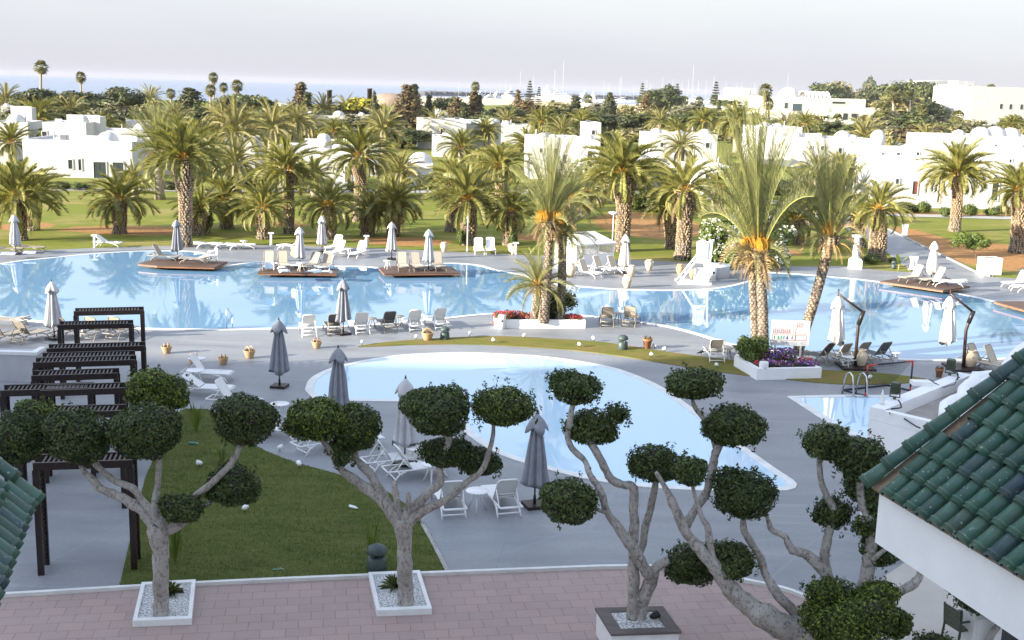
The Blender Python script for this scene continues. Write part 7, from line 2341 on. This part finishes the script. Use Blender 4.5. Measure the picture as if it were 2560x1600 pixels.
# agaves in the gravel
def agave(x, y, z, label, seed, n=34, r=.38):
    random.seed(seed)
    o = thing('agave_plant', label, 'plant', G(x, y, z))
    mb = MB()
    for i in range(n):
        a = i * 2.4
        el = rad(rnd(5, 80))
        d = Vector((math.cos(a) * math.cos(el), math.sin(a) * math.cos(el), math.sin(el)))
        s = Vector((-math.sin(a), math.cos(a), 0)) * .022
        m_ = d * r * .6
        t = d * r + Vector((0, 0, -.10))
        mb.add([-s, s, m_ + s, t, m_ - s], [(0, 1, 2, 3, 4)])
    mb.build('leaves', 'leaf_broad', o)
agave(428, 1482, .12, 'spiky dark agave behind the trunk in the pergola side planter', 2)
agave(985, 1468, .12, 'spiky dark agave beside the trunk in the middle planter', 3, 40, .42)
def reed(x, y, label, seed, h=1.1, n=12, z=.03):
    random.seed(seed)
    o = thing('reed_plant', label, 'plant', G(x, y, z))
    mb = MB()
    for i in range(n):
        a = rnd(0, 6.28)
        l = h * rnd(.6, 1.1)
        tp = Vector((math.cos(a) * rnd(.1, .45), math.sin(a) * .3, l))
        s = Vector((-math.sin(a), math.cos(a), 0)) * rnd(.02, .05)
        m_ = tp * .55 + Vector((0, 0, .12))
        mb.add([Vector((0, 0, 0)), m_ - s, tp, m_ + s], [(0, 1, 2, 3)])
    mb.build('leaves', 'leaf_bright', o)
reed(925, 1405, 'thin strelitzia stalks with long leaves behind the middle planter', 4, 1.25, 9)
reed(438, 1408, 'narrow reeds on the lawn behind the first clipped tree', 5, .95, 10)
reed(490, 1086, 'strelitzia clump at the top of the lawn behind the leaf balls', 6, 1.1, 14)
reed(556, 1160, 'low leafy clump on the lawn behind the right leaf ball', 7, .6, 14)
# small black spot lamp in the box planter
o = thing('planter_spotlight', 'black spotlight lying on the gravel of the timber topped planter', 'spotlight', G(1636, 1548, .60), .4)
mb = MB(); mb.tube([(-.1, 0, .07), (-.02, 0, .08), (.07, 0, .11), (.09, 0, .12)], [.04, .07, .085, .085], 14); mb.build('housing', 'black_rubber', o)
mb = MB(); mb.tube([(.091, 0, .12), (.095, 0, .122)], .07, 14); mb.build('lens', 'glass_blue', o)

# ------------------------------------------------------------------ glazed tile roofs of the hotel wings
def tile_mat():
    m, nt, bs = nodes_of('glazed_tile')
    g = nt.nodes.new('ShaderNodeNewGeometry')
    c = ramp(nt, g.outputs['Random Per Island'], [(.0, (.024, .075, .056)), (.35, (.034, .105, .074)), (.66, (.058, .135, .095)), (.84, (.030, .070, .072)), (.94, (.020, .036, .062)), (.982, (.024, .075, .052)), (.99, (.34, .27, .19))])
    n = noise_tex(nt, pos(nt), 9, 6, .7)
    c = mixc(nt, ramp(nt, n, [(.40, 0.0), (.72, .7)]), c, (.070, .085, .062))
    k = noise_tex(nt, pos(nt), 22, 3, .6)
    c = mixc(nt, ramp(nt, k, [(.66, 0.0), (.70, .75)]), c, (.46, .46, .42))
    L(nt, c, bs.inputs['Base Color'])
    L(nt, ramp(nt, n, [(.3, .25), (.7, .6)]), bs.inputs['Roughness'])
    bump(nt, bs, noise_tex(nt, pos(nt), 30, 4), .12, .01)
    MATS['glazed_tile'] = m
tile_mat()
def barrel(mb, p, q, r0, r1, up, lip=True):
    """half round cover tile from upper end p to lower end q"""
    p, q = Vector(p), Vector(q)
    t = (q - p).normalized()
    a = t.cross(up).normalized()
    b = a.cross(t).normalized()
    if b.dot(up) < 0: b = -b
    n = 9
    rings = [(0.0, r0), (.80, r0 + (r1 - r0) * .8), (.805, r1 * 1.08), (.86, r1 * 1.10), (.865, r1 * 1.0), (1.0, r1 * 1.04)] if lip else [(0, r0), (1, r1)]
    base = len(mb.v)
    for s, r in rings:
        c = p.lerp(q, s)
        for k in range(n):
            w = math.pi * (-.06 + 1.12 * k / (n - 1))
            mb.v.append(tuple(c + a * (r * math.cos(w)) + b * (r * math.sin(w))))
    e = len(rings) - 1
    for k in range(n):
        w = math.pi * (-.06 + 1.12 * k / (n - 1))
        mb.v.append(tuple(q + a * (r1 * .8 * math.cos(w)) + b * (r1 * .8 * math.sin(w))))
    old = mb.smooth
    for i in range(len(rings)):
        for k in range(n - 1):
            mb.smooth = i < e
            j = base + i * n + k
            mb.face((j, j + 1, j + n + 1, j + n))
    mb.smooth = old
def tile_roof(o, C, E, S, length, up_len, hip, tw, tl):
    """C corner at the eave, E along the eave, S up the slope; hip: metres along E per metre up S where the slope is cut off"""
    up = E.cross(S).normalized()
    if up.z < 0: up = -up
    mb = MB()
    rr = random.Random(5)
    for i in range(int(length / tw)):
        e = tw * (i + .55)
        top = min(up_len, (e - .12) / hip if hip > 0 else up_len)
        for j in range(int(top / tl) + 1):
            base = C + E * e + S * (tl * j - .06)
            if tl * (j + .6) > top: continue
            jit = E * rr.uniform(-.012, .012) + up * rr.uniform(-.006, .006)
            barrel(mb, base + S * (tl * 1.12) + up * .025 + jit, base + up * .055 + jit + E * rr.uniform(-.010, .010), tw * .38, tw * .44, up)
    mb.build('tile_field', 'glazed_tile', o)
    mb = MB()
    W = C - E * .04 - S * .03
    A = [W, W + E * length, W + E * (length + 0) + S * up_len, W + E * (hip * up_len) + S * up_len]
    mb.add(A + [p - up * .08 for p in A], [(0, 1, 2, 3), (7, 6, 5, 4), (0, 4, 5, 1), (3, 2, 6, 7), (0, 3, 7, 4)])
    # the neighbouring slope beyond the hip
    n2 = Vector((-E.x, -E.y, 0))
    mb.build('roof_bed', 'mortar', o)
    mb = MB()
    hd = (E * hip + S)
    hl = hd.length
    hd.normalize()
    n = int(up_len * hl / (tl * 1.0)) + 1
    for j in range(n):
        b = C - E * .03 + up * .09 + hd * (tl * 1.0 * j - .08)
        barrel(mb, b + hd * (tl * 1.12), b + up * .025, tw * .36, tw * .43, up)
    mb.build('hip_tile', 'glazed_tile', o)
    return up

# right hand wing: eave runs towards the viewer, the slope climbs to the right
C = at(2186, 1216, 15.5)
Q = None
zc = C.z
E2 = G(2575, 1448, zc)
E = (E2 - C).normalized()
nh = Vector((E.y, -E.x, 0))
if nh.x < 0: nh = -nh
# the slope: tile rows run up at about (175, -188) in the photo; the hip ends at (2548, 930)
E0 = G(2248, 1252, zc)
best = None
for si in range(8, 60):
    S_ = nh * math.cos(rad(si)) + Vector((0, 0, 1)) * math.sin(rad(si))
    p0, p1 = proj(E0), proj(E0 + S_ * .8)
    q = (p1[1] - p0[1]) / (p1[0] - p0[0])
    if best is None or abs(q + 1.05) < best[0]: best = (abs(q + 1.05), si, S_)
s_, S = rad(best[1]), best[2]
# where the ray of the hip's end meets the slope plane
n_ = E.cross(S)
r_ = ray(2548, 930)
X = CAM + r_ * ((C - CAM).dot(n_) / r_.dot(n_)) - C
v_, u_ = X.dot(E), X.dot(S)
print('roof', best[1], 'u', u_, 'v', v_, 'zc', zc, 'E', E, 'len', (E2 - C).length)
wing = thing('tiled_wing', 'hotel wing with green glazed tile roof and deep white eave beside the corner pool', 'building', (0, 0, 0))
LEN, UPL, HIP = (E2 - C).length + 3.2, max(u_, 1) + 1.0, max(v_ / u_, .05)
up = tile_roof(wing, C, E, S, LEN, UPL, HIP, .262, .36)
run, rise = UPL * math.cos(s_), UPL * math.sin(s_)
# the far slope beyond the ridge, and the ridge tiles
S_b = (-nh * math.cos(s_) + Vector((0, 0, 1)) * math.sin(s_)).normalized()
tile_roof(wing, C + nh * (2 * run), E, S_b, LEN, UPL, HIP, .262, .36)
mb = MB()
r0 = C + nh * run + Vector((0, 0, rise + .05)) + E * (HIP * UPL)
for j in range(int((LEN - HIP * UPL) / .36)):
    barrel(mb, r0 + E * (.36 * (j + 1.1)), r0 + E * (.36 * j) + Vector((0, 0, .02)), .10, .12, Vector((0, 0, 1)))
mb.build('ridge_tile', 'glazed_tile', wing)
F0 = C + nh * .06 + E * .04
fh = .78
def P3(e, n_, z): return F0 + E * e + nh * n_ + Vector((0, 0, z))
wd = 2 * run - .12
mb = MB()
mb.add([P3(0, 0, -.06), P3(LEN - .1, 0, -.06), P3(LEN - .1, 0, -fh), P3(0, 0, -fh), P3(0, wd, -.06), P3(LEN - .1, wd, -.06), P3(LEN - .1, wd, -fh), P3(0, wd, -fh)], [(0, 3, 2, 1), (3, 7, 6, 2), (0, 4, 7, 3), (0, 1, 5, 4), (1, 2, 6, 5), (4, 5, 6, 7)])
k_ = run - .1
for e0, hp in ((0, HIP * UPL), (LEN - .12, 0)):
    mb.add([P3(e0, .04, -.07), P3(e0, wd - .04, -.07), P3(e0 + hp, wd / 2, rise - .14)], [(0, 2, 1), (0, 1, 2)])
mb.build('eave', 'white_render', wing)
for e_, n_ in ((.7, wd - .4), (LEN - .6, wd - .4), (LEN - .6, .4)):
    mb = MB()
    q = P3(e_, n_, 0)
    mb.box((q.x, q.y, (zc - fh) / 2), (.34, .34, zc - fh), math.atan2(E.y, E.x))
    mb.build('column', 'white_render', wing)

# left hand wing: only the tip of its roof shows
C2 = at(64, 1262, 13.5)
E3 = (G(-20, 1475, C2.z) - C2).normalized()
n2 = Vector((E3.y, -E3.x, 0))
if n2.x > 0: n2 = -n2
best = None
for si in range(5, 70):
    S_ = n2 * math.cos(rad(si)) + Vector((0, 0, 1)) * math.sin(rad(si))
    p0, p1 = proj(C2), proj(C2 + S_ * .5)
    q = (p1[1] - p0[1]) / (p1[0] - p0[0])
    if best is None or abs(q - .92) < best[0]: best = (abs(q - .92), si, S_)
S2 = best[2].normalized()
print('left slope', best[1], best[0])
wing2 = thing('tiled_wing', 'hotel wing whose green glazed roof edge pokes in beside the pergola walk', 'building', (0, 0, 0))
tile_roof(wing2, C2, E3, S2, 4.6, 4.0, .06, .25, .38)
mb = MB()
F1 = C2 + n2 * .12
def P4(e, n_, z): return F1 + E3 * e + n2 * n_ + Vector((0, 0, z))
mb.add([P4(0, 0, -.06), P4(4.5, 0, -.06), P4(4.5, 0, -.6), P4(0, 0, -.6), P4(0, 4, -.06), P4(4.5, 4, -.06), P4(4.5, 4, -.6), P4(0, 4, -.6)], [(0, 1, 2, 3), (3, 2, 6, 7), (0, 3, 7, 4), (0, 4, 5, 1)])
q2 = Vector((S2.x, S2.y, 0)).length * 4.0
mb.add([P4(0, .02, -.07), P4(0, q2, -.07), P4(.2, q2, S2.z * 4.0 - .14)], [(0, 1, 2), (0, 2, 1)])
mb.build('eave', 'white_render', wing2)
mb = MB()
mb.add([P4(.5, .35, -.6), P4(5, .35, -.6), P4(5, .35, -C2.z), P4(.5, .35, -C2.z), P4(.5, 4, -.6), P4(.5, 4, -C2.z)], [(0, 1, 2, 3), (0, 3, 5, 4)])
mb.build('wall', 'white_render', wing2)

# ------------------------------------------------------------------ white annex with the roof terrace (right)
za = 3.3
A = G(2174, 1017, za)
B = G(2396, 930, za)
Cc = G(2505, 930, za)
Dd = G(2420, 1075, za)
o = thing('roof_annex', 'white single storey annex with flat roof, curved parapet and cables beside the corner pool', 'building', (0, 0, 0))
far2 = A + (Dd - A).normalized() * 9
mb = MB()
wallp = [A, Dd + (Dd - A).normalized() * 6, Cc + (Dd - A).normalized() * 6, B]
mb.prism([(p.x, p.y) for p in wallp], 0, za - .35)
mb.build('wall', 'white_render', o)
mb = MB(); q = [wallp[0].lerp(wallp[2], .02), wallp[1].lerp(wallp[3], .02), wallp[2].lerp(wallp[0], .02), wallp[3].lerp(wallp[1], .02)]
mb.prism([(p.x, p.y) for p in q], za - .36, za - .33); mb.build('roof_floor', 'roof_floor', o)
def para(p, q, w, h0, h1, side=1):
    t = (q - p).normalized(); n_ = Vector((-t.y, t.x, 0)) * w * side
    mb = MB(); mb.prism([(p.x, p.y), (q.x, q.y), (q + n_).to_2d()[:], (p + n_).to_2d()[:]] if side > 0 else [(q.x, q.y), (p.x, p.y), (p + n_).to_2d()[:], (q + n_).to_2d()[:]], h0, h1)
    mb.build('parapet', 'white_render', o)
A1 = A + (B - A).normalized() * .02
para(A1, B, .42, za - .34, za, -1)
para(wallp[0] + (Dd - A).normalized() * .44, wallp[1], .22, za - .345, za - .02, 1)
para(B + (Cc - B).normalized() * .44, Cc, .3, za - .34, za + .02, -1)
# stepped, rounded parapet towards the vault
random.seed(3)
pts = [(2362, 1046), (2364, 1014), (2384, 1002), (2407, 994), (2409, 974), (2422, 962), (2434, 956), (2437, 944), (2470, 940), (2504, 938), (2560, 925)]
mb = MB()
W_ = [G(x, y, za + .02) for x, y in pts]
mb.tube([Vector((p.x, p.y, za + .02)) for p in W_], .17, 14)
mb.prism([(p.x, p.y) for p in W_] + [(W_[-1].x + 3, W_[-1].y), (W_[-1].x + 3, W_[0].y - 2), (W_[0].x + .3, W_[0].y - 1.2)], za - .32, za + .04)
mb.build('curved_parapet', 'white_render', o)
# vault behind
vc = G(2645, 962, za)
mb = MB()
r = (vc - G(2512, 962, za)).length
mb.lathe([(r, -.3), (r, 0)] + [(r * math.cos(a), r * .92 * math.sin(a)) for a in (rad(q) for q in (8, 18, 28, 40, 52, 66, 80))] + [(.01, r * .93)], 40, (vc.x, vc.y, za))
mb.build('dome', 'white_render', o)
mb = MB()
c = G(2302, 962, za)
mb.box((c.x, c.y, za + .06), (.55, .35, .12)); mb.build('roof_kerb', 'white_paint', o)
# pointed finial on the corner
mb = MB(); c = G(2204, 1011, za); mb.lathe([(.08, 0), (.07, .1), (.05, .2), (.01, .42)], 8, (c.x, c.y, za)); mb.build('finial', 'white_paint', o)
# flood lights standing on the parapet
def make_flood():
    o = thing('flood_light', 'x', 'floodlight')
    mb = MB(); mb.box((0, 0, .42), (.26, .34, .40)); 
    for k in range(6): mb.box((.0, -.185 - .0, .27 + k * .055), (.24, .03, .02))
    for k in range(5): mb.box((.145, -.12 + k * .06, .42), (.03, .02, .36))
    mb.build('housing', 'olive_plastic', o)
    mb = MB(); mb.box((0, .175, .42), (.22, .012, .34)); mb.build('glass', 'glass_dark', o)
    mb = MB(); mb.beam((-.16, 0, .40), (-.16, 0, .1), .03, .06); mb.beam((.175, 0, .40), (.175, 0, .1), .03, .06); mb.box((0, 0, .09), (.38, .06, .03)); mb.lathe([(.06, 0), (.05, .08)], 8); mb.build('bracket', 'olive_plastic', o)
    return o
FL = Kind(make_flood, 'olive flood lights on the annex roof')
FL.put(G(2236, 998, za), -.5, 'olive flood light on the near corner of the annex parapet', .78)
FL.put(G(2374, 938, za), -.5, 'olive flood light on the far end of the annex parapet', .80)
# cables
def cable(label, pts, r=.014, m='black_rubber', z=za):
    W = [G(x, y, z + (q[0] if q else 0)) for x, y, *q in pts]
    c = W[0].copy()
    f = []
    for i in range(len(W) - 1):
        for k in range(5):
            f.append(W[i].lerp(W[i + 1], k / 5) - c)
    f.append(W[-1] - c)
    f = [p + noise.noise_vector(p * 4) * .05 for p in f]
    o = thing('cable', label, 'cable', c)
    mb = MB(); mb.tube(f, r, 5); mb.build('sheath', m, o)
cable('black cable hanging from the far flood light across the parapet', [(2385, 925, .1), (2398, 945, .1), (2385, 962, 0), (2362, 970, 0), (2344, 962, 0), (2330, 952, .05), (2318, 950, .05)])
cable('black cable looped below the far flood light', [(2392, 930, .1), (2396, 950, 0), (2375, 965, -.2), (2368, 955, -.2), (2385, 948, -.2), (2392, 958, -.2), (2370, 968, -.2)], .02)
cable('black cable tangle at the near flood light', [(2246, 1000, .1), (2252, 1016, 0), (2236, 1020, 0), (2214, 1020, -.05), (2226, 1032, -.05), (2248, 1040, -.1), (2300, 1070, -.1)], .02)
cable('thin cable dropping down the annex wall to the wall lamp', [(2225, 1030, .02), (2226, 1045, -.25), (2240, 1060, -.5), (2250, 1068, -.7)], .012)
# lamp box on the annex wall
cw = A + (Dd - A).normalized() * 1.15
o = thing('wall_light', 'white wedge shaped wall light under the annex parapet', 'lamp', Vector((cw.x, cw.y, za - 1.05)), math.atan2((Dd - A).y, (Dd - A).x))
mb = MB(); mb.add([(-.2, -.02, .14), (.2, -.02, .14), (.16, -.28, .02), (-.12, -.28, .02), (-.2, -.02, -.12), (.2, -.02, -.12)], [(0, 3, 2, 1), (3, 4, 5, 2), (0, 4, 3), (1, 2, 5), (0, 1, 5, 4)]); mb.build('housing', 'white_paint', o)

# white post, garden door and chair at the lower right
o = thing('white_post', 'slender white post rising behind the largest clipped tree', 'post', G(2156, 1485))
mb = MB(); mb.box((0, 0, .95), (.10, .10, 1.9)); mb.build('shaft', 'white_paint', o)
mb = MB(); mb.box((0, 0, 1.94), (.16, .16, .08)); mb.build('cap', 'white_paint', o)
P = G(2398, 1612)
o = thing('garden_chair', 'dark green plastic armchair on the beige tiled terrace', 'chair', P, rad(20))
mb = MB(); mb.box((0, 0, .44), (.46, .46, .035)); mb.build('seat', 'olive_plastic', o)
mb = MB()
for k in range(6): mb.box((-.25 - .03 * (k / 5), 0, .52 + .07 * k), (.035, .44, .05))
mb.build('backrest', 'olive_plastic', o)
for sy in (-1, 1):
    mb = MB(); mb.tube([(-.27, sy * .25, .66), (.1, sy * .26, .66), (.22, sy * .26, .64)], .025, 6); mb.build('armrest', 'olive_plastic', o)
    mb = MB(); mb.tube([(-.29, sy * .24, .92), (-.24, sy * .24, .45), (-.28, sy * .25, 0)], .026, 6); mb.build('leg', 'olive_plastic', o)
    mb = MB(); mb.tube([(.21, sy * .25, .64), (.22, sy * .24, .44), (.24, sy * .25, 0)], .026, 6); mb.build('leg', 'olive_plastic', o)
P = G(2466, 1640)
o = thing('white_cabinet', 'low white cabinet beside a grey door at the house corner', 'cabinet', P, .1)
mb = MB(); mb.box((0, .3, .45), (.62, .5, .9)); mb.build('body', 'white_paint', o)
mb = MB(); mb.box((.0, .045, .45), (.5, .02, .76)); mb.build('door', 'white_paint', o)
P = G(2540, 1640)
o = thing('grey_door', 'grey framed glass door at the house corner', 'door', P, .1)
mb = MB(); mb.box((-.4, .3, 1.05), (.08, .1, 2.1)); mb.box((.45, .3, 1.05), (.08, .1, 2.1)); mb.box((.025, .3, 2.06), (.77, .1, .08)); mb.build('frame', 'panel_grey', o)
mb = MB(); mb.box((.025, .3, 1.0), (.76, .03, 2.0)); mb.build('pane', 'glass_dark', o)
# ------------------------------------------------------------------ the hazy air over the coast
def haze(density):
    m = bpy.data.materials.new('haze_air')
    m.use_nodes = True
    nt = m.node_tree
    nt.nodes.clear()
    out = nt.nodes.new('ShaderNodeOutputMaterial')
    pv = nt.nodes.new('ShaderNodeVolumePrincipled')
    pv.inputs['Color'].default_value = (.60, .625, .735, 1)
    pv.inputs['Density'].default_value = density
    pv.inputs['Anisotropy'].default_value = 0.0
    nt.links.new(pv.outputs[0], out.inputs['Volume'])
    mb = MB()
    mb.box((0, 6450, 18), (18400, 13300, 44))
    tag(mb.build('haze', m), 'pale sea haze over the whole coast', 'haze', kind='stuff')
HAZE = .00007
haze(HAZE)
label_series()
